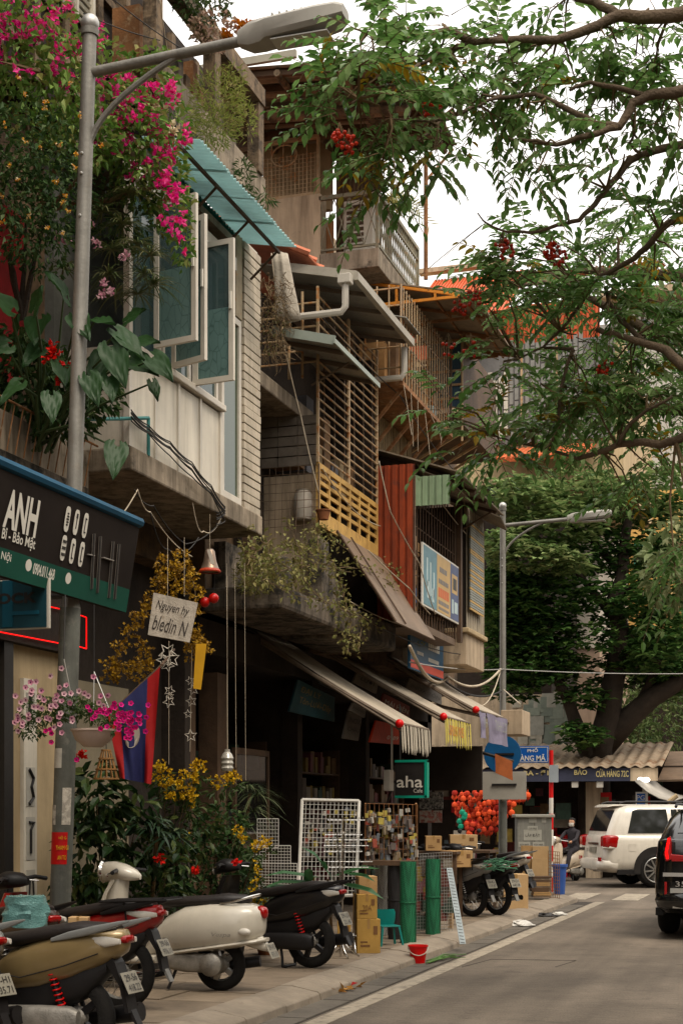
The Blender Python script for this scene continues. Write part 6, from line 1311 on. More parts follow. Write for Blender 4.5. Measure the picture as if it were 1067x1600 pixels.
# -- lantana hedge
ln_ = thing('flowering_shrub', 'dark dense shrub with small yellow and white flower heads at left', 'shrub', PD(60, 420, 12.3)); mb = MB(); fl = MB()
for q in ((50, 230, 75, 70, 12.2, .4, 620), (90, 300, 60, 70, 12.2, .4, 560), (20, 330, 60, 80, 12.1, .4, 560), (70, 380, 60, 50, 12.2, .4, 380), (0, 250, 50, 90, 12, .4, 320)): cloud(mb, *q, .065, .032)
mb.build('foliage', g_dark, ln_, kind='stuff')
for (x, y) in ((38, 145), (72, 157), (92, 225), (40, 220), (8, 193), (116, 260), (88, 282), (104, 305), (100, 315), (3, 305), (106, 330), (120, 240), (125, 180), (3, 346), (75, 355), (30, 120), (70, 168), (62, 228), (15, 258), (44, 335), (98, 362), (28, 278), (158, 226), (110, 130)): blossoms(fl, x, y, 3, 3, 11.8, .015, 3, .020, 6)
fl.build('blossom', g_ora, ln_, kind='stuff'); tw = MB(); twigs(tw, PD(35, 500, 12.6), [PD(15, 400, 12.4), PD(40, 330, 12.4), PD(80, 300, 12.4)], .028); tw.tube([PD(35, 500, 12.6), PD(20, 440, 12.5), PD(15, 400, 12.4)], .02); tw.build('stem', m_barkd, ln_, kind='stuff')
# -- hanging strap-leaved plants and air plants
def strap_tuft(name, label, spots, mat, ln, wd, group=None, cat='plant', n=34, seg=5):
    o = thing(name, label, cat, spots[0], group); mb = MB()
    for c in spots:
        for _ in range(n):
            a = R.uniform(0, 2 * math.pi); up = R.uniform(.1, 1.); d = Vector((math.cos(a), math.sin(a), up)).normalized(); L_ = ln * R.uniform(.6, 1.2); p = Vector(c); w2 = wd * R.uniform(.6, 1.1) / 2; s = d.cross(EZ).normalized(); pr_ = None; ring = []
            for i in range(seg + 1):
                t = i / seg; q = p + d * L_ * t - EZ * L_ * .62 * t * t; ww = w2 * (1 - t ** 2) + .0008; ring.append((q + s * ww, q - s * ww))
            k = len(mb.V)
            for x, y in ring: mb.V += [tuple(x), tuple(y)]
            for i in range(seg): mb.F.append((k + 2 * i, k + 2 * i + 1, k + 2 * i + 3, k + 2 * i + 2))
    mb.build('foliage', mat, o, kind='stuff'); return o
hp = strap_tuft('hanging_plant', 'hanging strap-leaved plants below the bougainvillea right of the lamp', [PD(x, y, 13.0) for x, y in ((160, 330), (190, 350), (175, 390), (215, 380), (225, 430), (170, 430), (200, 300), (235, 400), (180, 460), (215, 460), (100, 420), (240, 445))], g_strap, .30, .013, n=46)
fl = MB()
for (x, y) in ((165, 440), (172, 455), (160, 460), (195, 400), (140, 350), (100, 375), (88, 370), (150, 380)): blossoms(fl, x, y, 5, 5, 12.7, .03, 4, .04, 5)
fl.build('blossom', g_pk, hp, kind='stuff'); mb = MB(); cloud(mb, 190, 330, 60, 70, 13.3, .2, 420, .07, .04); mb.build('backing_foliage', g_dark, hp, kind='stuff')
# -- elephant ears: every big leaf a part
ee = thing('elephant_ear_plant', 'elephant ear plant with huge leaves on the left balcony', 'plant', PD(60, 720, 12.8))
m_ee = leafM('leaf_elephant', [(.014, .036, .013), (.024, .055, .02), (.042, .078, .032)], .3, .42)
def ear(p, d, nr, ln, wd, curl=.15):
    d = d.normalized(); s = d.cross(nr).normalized(); u = s.cross(d); mb = MB(); rows = []
    prof = [(-.28, .30, .62), (-.1, .0, .95), (.12, 0, 1.), (.38, 0, .86), (.62, 0, .60), (.82, 0, .32), (1., 0, .02)]
    for t, inn, w_ in prof:
        r_ = []
        for j in range(-4, 5):
            a = j / 4; ww = w_ * wd / 2 * a
            if inn and abs(a) < .3: ww = math.copysign(max(abs(ww), inn * wd / 2 * .2), a if a else 1)
            r_.append(p + d * (ln * t - (abs(a) * .0)) + s * ww + u * (abs(a) ** 1.3 * curl * wd * w_ * .5 + .015 * math.sin(j * 2 + t * 7)) - EZ * ln * .18 * max(0, t) ** 2)
        rows.append(r_)
    v = [q for r_ in rows for q in r_]; f = []
    for i in range(len(rows) - 1):
        for j in range(8):
            if i == 0 and j in (3, 4): continue
            f.append((i * 9 + j, i * 9 + j + 1, (i + 1) * 9 + j + 1, (i + 1) * 9 + j))
    return mb.add(v, f)
ears = [(100, 460, -.2, .3, .42), (55, 480, .2, .5, .30), (15, 480, -.5, .4, .34), (150, 500, .5, -.1, .30), (185, 520, .6, -.5, .40), (205, 560, .8, -.4, .40), (240, 560, .7, -.7, .36), (175, 545, .3, -.7, .42), (120, 495, .4, -.6, .34), (60, 545, -.3, -.4, .30), (10, 540, -.6, -.3, .32), (95, 570, .2, -.6, .32), (30, 600, -.4, -.4, .3), (140, 590, .3, -.8, .32), (25, 520, .1, .3, .28), (200, 500, .5, .3, .3), (80, 620, .1, -.8, .3), (238, 598, .35, -.9, .20), (170, 590, .2, -.9, .3), (182, 700, -.05, -1, .36), (60, 500, .0, -.5, .4), (160, 560, -.3, -.6, .34), (215, 535, .9, .1, .28)]
base = PD(65, 690, 12.9); stm = MB()
for i, (x, y, dx, dz, s) in enumerate(ears):
    c = PD(x, y, 12.1 + R.uniform(-.3, .35)); d = RT * dx + EZ * dz - FW * R.uniform(.1, .5); nr = (EZ * .7 - FW * .9 + RT * R.uniform(-.4, .6)).normalized()
    ear(c, d, nr, s * .74, s * .58).build('leaf', m_ee, ee, smooth='all')
    stm.tube([base + rv(.1), lerp(base, c, .5) + EZ * .12 + rv(.06), c], [.016, .012, .007], 6)
stm.build('stem', M('leaf_stalk', (.05, .075, .035), .5, .2, 6, 0), ee, kind='stuff')
mb = MB()
for q in ((50, 590, 70, 60, 12.9, .3, 420), (100, 640, 60, 50, 12.9, .25, 300), (150, 610, 40, 40, 12.9, .25, 180), (25, 560, 50, 50, 12.9, .3, 250)): cloud(mb, *q, .10, .055)
us = thing('balcony_shrub', 'small-leaved dark shrub under the elephant ears', 'shrub', PD(80, 680, 12.9)); mb.build('foliage', g_dark, us, kind='stuff'); fl = MB(); [blossoms(fl, x, y, 7, 7, 12.2, .03, 5, .055, 5) for x, y in ((82, 546), (103, 576), (98, 590), (78, 556))]; fl.build('blossom', leafM('petal_red', [(.45, .02, .012), (.55, .04, .02)], .2), us, kind='stuff')
# -- terrace weeds on the parapet, dry vine, balcony vine
wd_ = thing('terrace_weed', 'pale feathery weeds sprouting from the concrete terrace edge', 'plant', PD(340, 200, 15.5)); mb = MB()
for q in ((340, 165, 44, 58, 15.0, .2, 900), (330, 200, 38, 34, 15.0, .2, 460), (365, 140, 18, 44, 15.2, .15, 240), (385, 190, 14, 30, 15.3, .12, 120)): cloud(mb, *q, .075, .013, -.2)
mb.build('foliage', leafM('leaf_weed', [(.21, .25, .075), (.32, .32, .12), (.15, .20, .05), (.33, .26, .14)]), wd_, kind='stuff')
w2 = thing('terrace_weed', 'small green weeds below the terrace edge beside the teal awning', 'plant', PD(385, 300, 15.6)); mb = MB(); cloud(mb, 380, 285, 14, 40, 15.8, .12, 180, .09, .022, .3); cloud(mb, 410, 312, 18, 12, 15.9, .1, 60, .10, .02, .4); mb.build('foliage', g_mid, w2, kind='stuff')
rfp = thing('roof_plant', 'pinkish and orange dried flowers on the roof beam by the lamp arm', 'plant', PD(350, 60, 15)); mb = MB(); cloud(mb, 335, 45, 40, 30, 15, .2, 300, .06, .04); mb.build('foliage', leafM('leaf_rose', [(.34, .22, .17), (.42, .30, .24), (.20, .17, .09)]), rfp, kind='stuff'); fl = MB(); [blossoms(fl, x, y, 9, 7, 14.9, .05, 8, .055, 5) for x, y in ((375, 42), (388, 38), (395, 45), (355, 55))]; fl.build('blossom', leafM('petal_rust', [(.48, .19, .04), (.38, .13, .04)], .2), rfp, kind='stuff'); mb = MB(); cloud(mb, 320, 10, 45, 18, 15, .2, 200, .10, .03); mb.build('green_foliage', g_mid, rfp, kind='stuff')
dv = thing('dry_vine', 'tangle of dry brown vine on the ledge behind the white siding', 'plant', PY(415, 480, 16.5)); mb = MB()
for _ in range(190):
    p = PY(R.uniform(404, 446), R.uniform(430, 560), R.uniform(16.2, 16.7)); q = [p]
    for i in range(4): q.append(q[-1] + Vector((R.uniform(-.05, .08), R.uniform(-.05, .05), R.uniform(-.10, .04))))
    mb.tube(q, [.005, .004, .004, .003, .002], 3)
mb.build('twig', m_twig, dv, kind='stuff'); mb = MB(); cloud(mb, 425, 500, 22, 55, 17.2, .15, 160, .05, .02, .3); mb.build('withered_leaves', g_dry, dv, kind='stuff')
vn = thing('balcony_vine', 'sparse pale-leaved vine trailing over the mossy balcony', 'plant', PX(470, 930, -5.75)); st_ = MB(); lf = MB()
paths = [[(400, 830), (430, 870), (470, 900), (500, 940), (560, 960), (600, 990)], [(440, 850), (480, 860), (520, 880), (540, 930), (548, 985), (540, 1030)], [(520, 840), (560, 880), (610, 910), (640, 950), (660, 985)], [(390, 900), (420, 910), (460, 930), (520, 945), (580, 975)], [(500, 890), (570, 890), (620, 930), (650, 960), (662, 1000)], [(380, 850), (395, 890), (400, 920)], [(450, 820), (470, 870), (460, 920)], [(560, 950), (565, 990), (555, 1020)], [(490, 810), (500, 860), (530, 900), (545, 960)], [(410, 880), (440, 890), (490, 880), (560, 900)], [(600, 880), (640, 900), (655, 955)], [(385, 880), (400, 860), (430, 840)]]
for P_ in paths:
    pts = []
    for i in range(len(P_) - 1):
        for k in range(5): t = k / 5; pts.append(PX(lerp(P_[i][0], P_[i + 1][0], t) + R.uniform(-3, 3), lerp(P_[i][1], P_[i + 1][1], t) + R.uniform(-4, 4), -5.58 + R.uniform(-.06, .06)))
    st_.tube(pts, .006, 4)
    for p in pts:
        for _ in range(R.choice((4, 6, 8))): lf.leaf(p + rv(.09), rv(1.) - EZ * .4, (EZ + rv(.6)), .065 * R.uniform(.6, 1.3), .042, .2)
st_.build('stem', m_twig, vn, kind='stuff'); cloud(lf, 400, 890, 28, 40, 17.0, .25, 330, .055, .035); cloud(lf, 455, 885, 40, 40, 17.2, .3, 330, .05, .032); cloud(lf, 540, 985, 18, 40, 17.6, .12, 70, .06, .04); cloud(lf, 500, 840, 30, 22, 18.4, .15, 150, .05, .03); lf.build('foliage', g_pale, vn, kind='stuff')
wd3 = thing('balcony_grass', 'tufts of dry grass behind the mossy balcony edge', 'plant', PY(405, 920, 16.3)); mb = MB(); cloud(mb, 400, 905, 35, 28, 17.0, .2, 520, .07, .012, -.5); mb.build('foliage', leafM('leaf_hay', [(.22, .19, .07), (.15, .16, .06), (.27, .21, .1)]), wd3, kind='stuff')
# -- palm on the far roof
pm_ = thing('roof_palm', 'small palm behind the top-floor balcony rail', 'palm', PD(612, 350, 26)); mb = MB(); c0 = PD(606, 330, 26)
for k in range(11):
    a = -1.2 + k * .42; d = RT * math.cos(a) + EZ * (abs(math.sin(a)) + .3) + FW * R.uniform(-.3, .3); L_ = R.uniform(.55, .8); q = [c0 + d.normalized() * L_ * t - EZ * .5 * L_ * t * t * 1.1 for t in [i / 12 for i in range(13)]]; mb.tube(q, .006, 3)
    for i in range(2, 13):
        dd = (q[i] - q[i - 1]).normalized()
        for s in (1, -1): mb.leaf(q[i], dd * .6 + (dd.cross(FW) * s) - EZ * .5, FW, .22, .02, .1)
mb.build('frond', leafM('leaf_palm', [(.22, .22, .08), (.32, .29, .13), (.16, .18, .07)]), pm_, kind='stuff'); MB().tube([c0 - EZ * 1.2, c0], [.07, .05], 8).build('trunk', m_bark, pm_)

# ------------------------------------------------------------------ tree overhanging from the right
tN = thing('street_tree', 'nearby tree with drooping pinnate leaves reaching in from the upper right', 'tree', (4.9, 9.8, 0)); wood = MB(); lv = MB(); lv2 = MB(); wood2 = MB(); wood2.tube([(4.6, 9.65, 2.0), (4.2, 10.6, 4.0), (3.4, 11.5, 5.2)], [.2, .15, .09], 8); lvy = MB(); rch = MB(); ber = MB()
wood.tube([(4.9, 9.8, 0), (4.8, 9.7, 1.2), (4.3, 9.6, 2.6), (3.2, 9.3, 3.6), (1.8, 9.05, 4.3), (.9, 8.9, 4.8), (.8, 8.9, 6.2), (.9, 9.0, 8.0)], [.30, .26, .24, .21, .18, .15, .12, .06], 12)
def branch(P_, r0, r1, D0, D1, root=None):
    pts = [Vector(root)] if root else []
    n = len(P_)
    for i, (x, y) in enumerate(P_): pts.append(PD(x, y, lerp(D0, D1, i / max(1, n - 1))))
    out = []
    for i in range(len(pts) - 1):
        for k in range(3): out.append(lerp(pts[i], pts[i + 1], k / 3) + rv(.006))
    out.append(pts[-1]); m = len(out); wood.tube(out, [lerp(r0, r1, (i / (m - 1)) ** .8) * .72 for i in range(m)], 8); return out
RO = (.85, 8.9, 4.9)
branches = [branch([(1120, 5), (1067, 20), (1000, 26), (965, 22), (920, 45), (870, 60), (800, 62), (740, 64), (690, 80), (655, 100)], .075, .012, 8.0, 8.0, (.8, 8.9, 6.0)),
    branch([(965, 22), (930, 2), (890, -8), (850, -20)], .04, .02, 8.0, 8.2), branch([(740, 64), (700, 45), (650, 58), (600, 66), (575, 50)], .03, .012, 8.0, 7.9),
    branch([(1130, 130), (1067, 142), (1020, 145), (990, 160), (968, 196), (930, 192), (885, 168), (835, 146), (780, 152), (735, 168)], .06, .01, 8.0, 8.0, (.8, 8.9, 5.6)),
    branch([(968, 196), (915, 212), (870, 226), (825, 218), (795, 215)], .03, .008, 8.0, 7.9), branch([(1005, 150), (960, 135), (920, 128), (890, 140)], .025, .012, 8.0, 8.0),
    branch([(1120, 215), (1067, 226), (1020, 235), (985, 250), (955, 285), (930, 318), (905, 342), (870, 352), (830, 362), (790, 362), (758, 348), (746, 332)], .045, .005, 8.2, 8.4, RO),
    branch([(890, 348), (885, 330), (878, 315), (862, 300)], .012, .003, 8.3, 8.3), branch([(1000, 240), (985, 222), (990, 212), (1015, 235)], .014, .008, 8.2, 8.2),
    branch([(1120, 320), (1067, 335), (1043, 348), (1010, 387), (982, 410), (936, 430), (905, 476), (887, 503), (850, 543), (810, 560)], .045, .008, 8.6, 9.2, RO),
    branch([(1130, 590), (1067, 572), (1040, 548), (1005, 534), (965, 524), (932, 514)], .06, .02, 8.4, 8.8, (1.0, 8.95, 4.3)),
    branch([(1005, 534), (970, 500), (950, 470), (945, 450)], .025, .012, 8.8, 9.0), branch([(895, 545), (882, 580), (876, 620), (872, 660), (862, 690), (850, 705)], .018, .01, 9.0, 9.0), branch([(850, 543), (895, 545)], .012, .015, 9.2, 9.0),
    branch([(1130, 670), (1067, 684), (1030, 694), (995, 690), (965, 696), (930, 708), (905, 716)], .05, .02, 8.6, 9.2, (1.1, 9.0, 4.0)), branch([(965, 696), (985, 660), (1010, 640), (1050, 620)], .02, .012, 8.9, 8.7),
    branch([(905, 716), (850, 700), (800, 690), (770, 680)], .014, .006, 9.2, 9.3), branch([(735, 168), (700, 185), (660, 190), (610, 185)], .015, .006, 8.0, 7.6), branch([(655, 100), (620, 130), (580, 140), (550, 160)], .015, .006, 8.0, 7.5),
    branch([(690, 185), (640, 235), (600, 290), (575, 300)], .012, .005, 8.0, 7.8), branch([(758, 348), (725, 375), (690, 405)], .003, .0015, 8.4, 8.6)]
wood.build('trunk', m_bark, tN, smooth='all')
def pinnate(p, d, L_, nl, ll, lw, mb):
    d = d.normalized(); q = []
    for i in range(nl + 1):
        t = i / nl; q.append(p + d * L_ * t - EZ * L_ * .22 * t * t)
    rch.tube(q, [.004] + [.0025] * nl, 3, False)
    for i in range(2, nl + 1):
        dd = (q[i] - q[i - 1]).normalized(); s = dd.cross(EZ); s = s.normalized() if s.length > .05 else RT.copy(); tip = i == nl
        for sg_ in ((1, -1) if not tip else (0,)):
            ld = (dd * .55 + s * sg_ * .8 - EZ * R.uniform(.02, .38) + rv(.14)).normalized(); z_ = ll * R.uniform(.8, 1.15) * (1 - .25 * abs(i / nl - .6)); mb.leaf(q[i], ld, (EZ + s * sg_ * .5 + rv(.15)), z_, lw * R.uniform(.85, 1.15), .16, six=True)
tufts = [(560, 60, 60, 50, 40, 7.7), (540, 130, 45, 55, 40, 7.5), (590, 150, 55, 70, 60, 7.5), (620, 80, 60, 60, 40, 7.8), (640, 200, 55, 50, 34, 7.7), (590, 240, 50, 45, 34, 7.6), (690, 40, 60, 40, 36, 8.0), (720, 110, 70, 45, 40, 8.0), (770, 140, 60, 50, 34, 8.1), (800, 60, 60, 50, 40, 8.2), (870, 30, 60, 40, 36, 8.2), (860, 110, 70, 45, 44, 8.2), (920, 90, 60, 50, 40, 8.2), (980, 60, 60, 50, 40, 8.2), (1030, 90, 50, 60, 38, 8.2), (1000, 160, 50, 45, 24, 8.2), (1050, 180, 40, 60, 22, 8.1), (940, 160, 50, 30, 20, 8.2), (770, 190, 50, 30, 16, 8.0), (840, 190, 50, 35, 18, 8.0), (700, 180, 50, 35, 20, 7.9), (680, 250, 20, 40, 5, 7.8), (845, 250, 28, 35, 6, 7.9), (930, 275, 30, 40, 6, 8.1), (975, 270, 24, 30, 5, 8.1), (1010, 340, 45, 40, 18, 8.7), (1045, 390, 40, 60, 30, 8.8),
    (960, 380, 50, 40, 26, 9.0), (900, 390, 55, 35, 26, 9.1), (850, 420, 60, 40, 38, 9.2), (800, 430, 45, 40, 30, 9.2), (780, 470, 40, 35, 22, 9.1), (900, 450, 60, 45, 34, 9.1), (1000, 470, 60, 50, 40, 9.0), (950, 490, 50, 40, 22, 9.0), (850, 480, 50, 40, 24, 9.1), (770, 520, 35, 40, 18, 8.9), (780, 560, 40, 30, 18, 8.9), (1030, 530, 50, 60, 36, 9.0), (980, 580, 60, 50, 40, 9.0), (920, 570, 45, 50, 26, 9.0), (900, 630, 50, 45, 34, 9.1), (860, 620, 45, 40, 24, 9.1), (960, 650, 60, 45, 34, 9.1), (1030, 630, 50, 60, 34, 9.0), (760, 680, 45, 35, 34, 9.3), (730, 700, 30, 30, 14, 9.3), (830, 690, 40, 25, 14, 9.3), (1040, 720, 40, 40, 20, 9.2), (1000, 740, 50, 30, 16, 9.3), (1055, 870, 30, 70, 26, 8.6), (1050, 330, 30, 40, 14, 8.7), (710, 650, 30, 25, 8, 9.2), (880, 520, 30, 25, 12, 9.1), (820, 400, 30, 25, 14, 9.2)]
BP = [p for b in branches for p in b]; BA = np.array([tuple(p) for p in BP])
for (x, y, rx, ry, n, D) in tufts:
    n = max(4, int(n * .46))
    c = PD(x, y, D); j = int(np.argmin(((BA - np.array(tuple(c))) ** 2).sum(1))); b0 = BP[j]
    m_ = max(3, n // 5); ends = [spot(x, y, rx * .75, ry * .75, D, .35, .2)[0] for _ in range(m_)]
    for e in ends: rch.tube([b0, lerp(b0, e, .5) + rv(.04) + EZ * .04, e], [.009, .006, .004], 4)
    for i in range(n):
        e = ends[i % m_]; d = (e - b0).normalized() * .5 + Vector((R.uniform(-.85, .85), R.uniform(-.85, .85), R.uniform(-.4, .35))); p = e + rv(.07)
        pinnate(p, d, R.uniform(.26, .38), R.choice((6, 7, 8)), (.080 if D < 8.5 else .088) * R.uniform(.75, 1.2), .032, lvy if R.random() < .035 else lv)
# finer sprays farther back on the same side
for (x, y, rx, ry, n, D) in ((960, 420, 90, 50, 46, 12.5), (1020, 500, 60, 60, 46, 12.5), (880, 430, 60, 40, 30, 12.2), (940, 590, 80, 45, 44, 12.2), (1020, 620, 60, 60, 44, 12.4), (880, 650, 60, 40, 34, 12), (960, 690, 80, 35, 34, 12.2), (1040, 700, 40, 50, 24, 12.3), (820, 460, 40, 35, 20, 12), (780, 690, 45, 30, 16, 11.8), (1040, 400, 40, 60, 30, 12.4), (910, 520, 50, 30, 18, 12.3)):
    for _ in range(int(n * .95)):
        p, v = spot(x, y, rx, ry, D, .7); pinnate(p, RT * v.x + rv(.8) - EZ * .1, R.uniform(.28, .42), 8, .082 * R.uniform(.75, 1.2), .032, lv2)
for P_ in ([(1120, 560), (1020, 520), (930, 470), (850, 440), (790, 450)], [(1120, 640), (1000, 640), (900, 640), (800, 690)], [(1120, 430), (1000, 430), (900, 420)]): wood2.tube([Vector((3.4, 11.5, 5.2))] + [PD(x, y, 12.4) for x, y in P_], [.09, .06, .045, .03, .02, .01][:len(P_) + 1], 7)
# the rest of the crown, unseen above and to the right, added to shade the street
for _ in range(170):
    p = Vector((R.uniform(-1.2, 5.5), R.uniform(4, 14), R.uniform(5.6, 10.5))); pr0 = p - Vector((0, 0, CAMZ)); u_ = pr0.dot(RT) / max(.1, pr0.dot(FW)); v_ = pr0.z / max(.1, pr0.dot(FW))
    if u_ < .26 and v_ < .58: continue
    for _k in range(5): pinnate(p + rv(.25), rv(1.) - EZ * .3, .36, 6, .12, .05, lv)
for (x, y, n, D) in ((530, 215, 24, 7.4), (545, 225, 16, 7.4), (672, 170, 20, 7.6), (680, 160, 12, 7.6), (862, 392, 34, 8.6), (872, 402, 20, 8.6), (786, 385, 16, 8.6), (790, 392, 10, 8.6), (945, 575, 18, 8.8), (720, 480, 18, 8.8), (735, 545, 12, 8.8), (700, 545, 8, 8.8), (740, 465, 16, 8.8)):
    for _ in range(n): p, v = spot(x, y, 14, 13, D, .05); ber.ball(p, .0115, 6, 4); 
    c = PD(x, y - 25, D); [rch.tube([c, spot(x, y, 12, 12, D, .04)[0]], .002, 3, False) for _ in range(8)]
lv.build('crown', g_tree, tN, kind='stuff'); lv2.build('far_crown', leafM('leaf_sau_far', [(.055, .115, .036), (.095, .18, .058), (.14, .23, .085), (.21, .28, .13)], .5), tN, kind='stuff'); wood2.build('limb', m_bark, tN, smooth='all'); lvy.build('yellow_leaves', g_treey, tN, kind='stuff'); rch.build('leaf_stalk', m_twig, tN, kind='stuff'); ber.build('berry_cluster', m_berry, tN, kind='stuff')

# ------------------------------------------------------------------ broad-leaved tree across the crossing
tF = thing('street_tree', 'large dark broad-leaved tree rising behind the market stall', 'tree', (-4.95, 38.4, 0)); wood = MB(); DF = 38.
def fb(P_, r0, r1, D0=38.4, D1=37.5): pts = [PD(x, y, lerp(D0, D1, i / (len(P_) - 1))) for i, (x, y) in enumerate(P_)]; wood.tube(pts, [lerp(r0, r1, i / (len(P_) - 1)) for i in range(len(P_))], 9)
b0 = PD(928, 1195, 38.4); wood.tube([(b0.x, b0.y, -.2), (b0.x, b0.y, 1.5), b0], [.5, .42, .42], 12)
fb([(928, 1195), (940, 1160), (950, 1120), (955, 1080), (965, 1030), (968, 980), (958, 940), (972, 900), (975, 850), (985, 790)], .40, .10); fb([(928, 1195), (915, 1170), (900, 1130), (885, 1090), (868, 1060)], .26, .10); fb([(940, 1170), (985, 1120), (1020, 1090), (1070, 1060), (1110, 1040)], .34, .18); fb([(1000, 1105), (1020, 1060), (1040, 1000)], .18, .08); fb([(958, 940), (1000, 910), (1040, 880)], .12, .05); fb([(968, 980), (930, 930), (890, 880), (850, 850)], .12, .05); fb([(972, 900), (930, 850), (880, 810)], .1, .04)
fb([(885, 1090), (860, 1010), (830, 950), (800, 900)], .1, .03); wood.build('trunk', m_barkd, tF, smooth='all')
lf = MB(); up_ = MB()
def rosettes(mb, x, y, rx, ry, D, dd, n, ln=.25):
    for _ in range(int(n * 1.7)):
        p, v = spot(x, y, rx, ry, D, dd, .5)
        for k in range(R.choice((6, 7, 8))):
            a = R.uniform(0, 6.28); d = Vector((math.cos(a), math.sin(a), R.uniform(-.35, .35))); mb.leaf(p + d * .03, d, EZ + rv(.3), ln * R.uniform(.7, 1.2), ln * .56, .12, fat=.62)
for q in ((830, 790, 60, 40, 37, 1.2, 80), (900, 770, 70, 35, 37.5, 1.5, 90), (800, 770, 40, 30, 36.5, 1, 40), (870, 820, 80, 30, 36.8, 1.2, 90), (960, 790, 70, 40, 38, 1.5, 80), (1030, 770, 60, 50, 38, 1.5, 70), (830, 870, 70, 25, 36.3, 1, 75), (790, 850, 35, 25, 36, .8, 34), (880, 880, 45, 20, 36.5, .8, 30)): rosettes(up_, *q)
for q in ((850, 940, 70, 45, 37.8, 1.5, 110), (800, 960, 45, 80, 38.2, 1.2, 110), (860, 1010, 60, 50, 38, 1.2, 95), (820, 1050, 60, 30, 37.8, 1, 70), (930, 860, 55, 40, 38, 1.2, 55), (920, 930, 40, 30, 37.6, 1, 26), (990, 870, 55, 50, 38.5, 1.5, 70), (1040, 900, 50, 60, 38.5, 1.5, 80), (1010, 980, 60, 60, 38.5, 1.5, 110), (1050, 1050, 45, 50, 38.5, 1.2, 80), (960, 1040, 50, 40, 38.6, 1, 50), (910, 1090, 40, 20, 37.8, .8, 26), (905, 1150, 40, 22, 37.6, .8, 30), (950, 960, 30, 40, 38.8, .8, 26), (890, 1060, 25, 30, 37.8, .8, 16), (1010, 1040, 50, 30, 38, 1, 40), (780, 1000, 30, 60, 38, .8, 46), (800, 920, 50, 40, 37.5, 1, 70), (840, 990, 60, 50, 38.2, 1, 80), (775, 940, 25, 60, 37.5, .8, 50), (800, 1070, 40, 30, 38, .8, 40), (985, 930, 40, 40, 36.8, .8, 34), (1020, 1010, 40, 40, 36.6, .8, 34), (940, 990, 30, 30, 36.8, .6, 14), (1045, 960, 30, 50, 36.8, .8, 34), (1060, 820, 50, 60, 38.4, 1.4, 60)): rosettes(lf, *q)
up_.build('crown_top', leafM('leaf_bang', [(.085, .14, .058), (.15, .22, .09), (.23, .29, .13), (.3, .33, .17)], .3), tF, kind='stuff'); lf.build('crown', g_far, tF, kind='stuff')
mb = MB(); [cloud(mb, x, y, rx, ry, D, 1.2, n, .22, .09) for x, y, rx, ry, D, n in ((1030, 1120, 60, 60, 47, 900), (985, 1150, 40, 40, 46, 400), (1060, 1040, 40, 80, 48, 500), (960, 1090, 40, 60, 48, 400), (940, 1020, 30, 60, 49, 250))]; hdg = thing('background_shrub', 'light green small-leaved greenery beyond the big tree at right', 'shrub', PD(1010, 1200, 47)); mb.build('foliage', g_hedge, hdg, kind='stuff')
MB().box(-3.0, 14, 49, 49.6, 0, 4.6).build('far_wall', m_brown, None, label='low brown wall behind the greenery beyond the crossing', cat='wall')
p = PD(980, 1200, 44); MB().box(p.x - .12, p.x + .12, 44, 44.3, 0, PD(983, 1165, 44).z).build('gate_post', m_pvc, None, label='pale square post standing behind the stall roof, right of the trunk', cat='post')
tR = thing('background_tree', 'tree with paler leaves entering at the right edge below the branches', 'tree', (5.0, 26, 0)); mb = MB(); wd2 = MB(); wd2.tube([(5.0, 26, 0), (4.7, 26, 3), (2.6, 25.4, 5.2), (.6, 24, 6.6)], [.25, .2, .12, .05], 8); wd2.build('trunk', m_bark, tR, smooth='all'); cloud(mb, 1050, 880, 45, 70, 25, .8, 260, .24, .10, .4, True); cloud(mb, 1120, 860, 60, 100, 25, 1.2, 400, .26, .11, .4); [mb.leaf(Vector((R.gauss(4.6, 1.3), R.gauss(24.5, 2.2), R.gauss(6.6, 1.3))), rv(1.), EZ + rv(.8), .32, .14, .2) for _ in range(2600)]; mb.build('crown', leafM('leaf_pale_tree', [(.10, .14, .06), (.17, .20, .10), (.24, .24, .13)], .3), tR, kind='stuff')  # extra leaves round the crown, unseen, added for the bay pane to reflect
# ------------------------------------------------------------------ potted plants along the shop front
m_pot = M('terracotta', (.20, .085, .045), .85, .25, 5, .2); m_potd = M('dark_pot', (.05, .045, .04), .7, .3, 5, .1); m_potw = M('pale_pot', (.40, .36, .31), .5, .12, 4, .05)
def pot(parent, c, r, h, mat=m_pot): return MB().lathe([(.001, 0), (r * .7, 0), (r, h * .9), (r * 1.1, h * .9), (r * 1.1, h), (r * .95, h), (r * .9, h * .88), (.001, h * .88)], c, 16).build('pot', mat, parent, smooth=40)
def plant(name, label, base, clouds, mat, cat='plant', potr=.17, poth=.3, six=True, pm=m_pot, stems=4):
    o = thing(name, label, cat, base, 'potted plants by the shop front'); pot(o, base, potr, poth, pm); mb = MB(); st = MB()
    for c in clouds: cloud(mb, *c[:7], c[7], c[8], c[9] if len(c) > 9 else .3, six)
    for c in clouds[:stems]: twigs(st, Vector(base) + EZ * poth * .85, [PD(c[0], c[1], c[4]), PD(c[0] + R.uniform(-20, 20), c[1] - R.uniform(0, 20), c[4])], .014)
    mb.build('foliage', mat, o, kind='stuff'); st.build('stem', m_twig, o, kind='stuff'); return o
g_rub = leafM('leaf_rubber', [(.010, .022, .008), (.02, .04, .014), (.036, .06, .022), (.085, .10, .035)], .2, .42)
def gp(px, py): v = PZ(px, py, SW); return (v.x, v.y, SW)
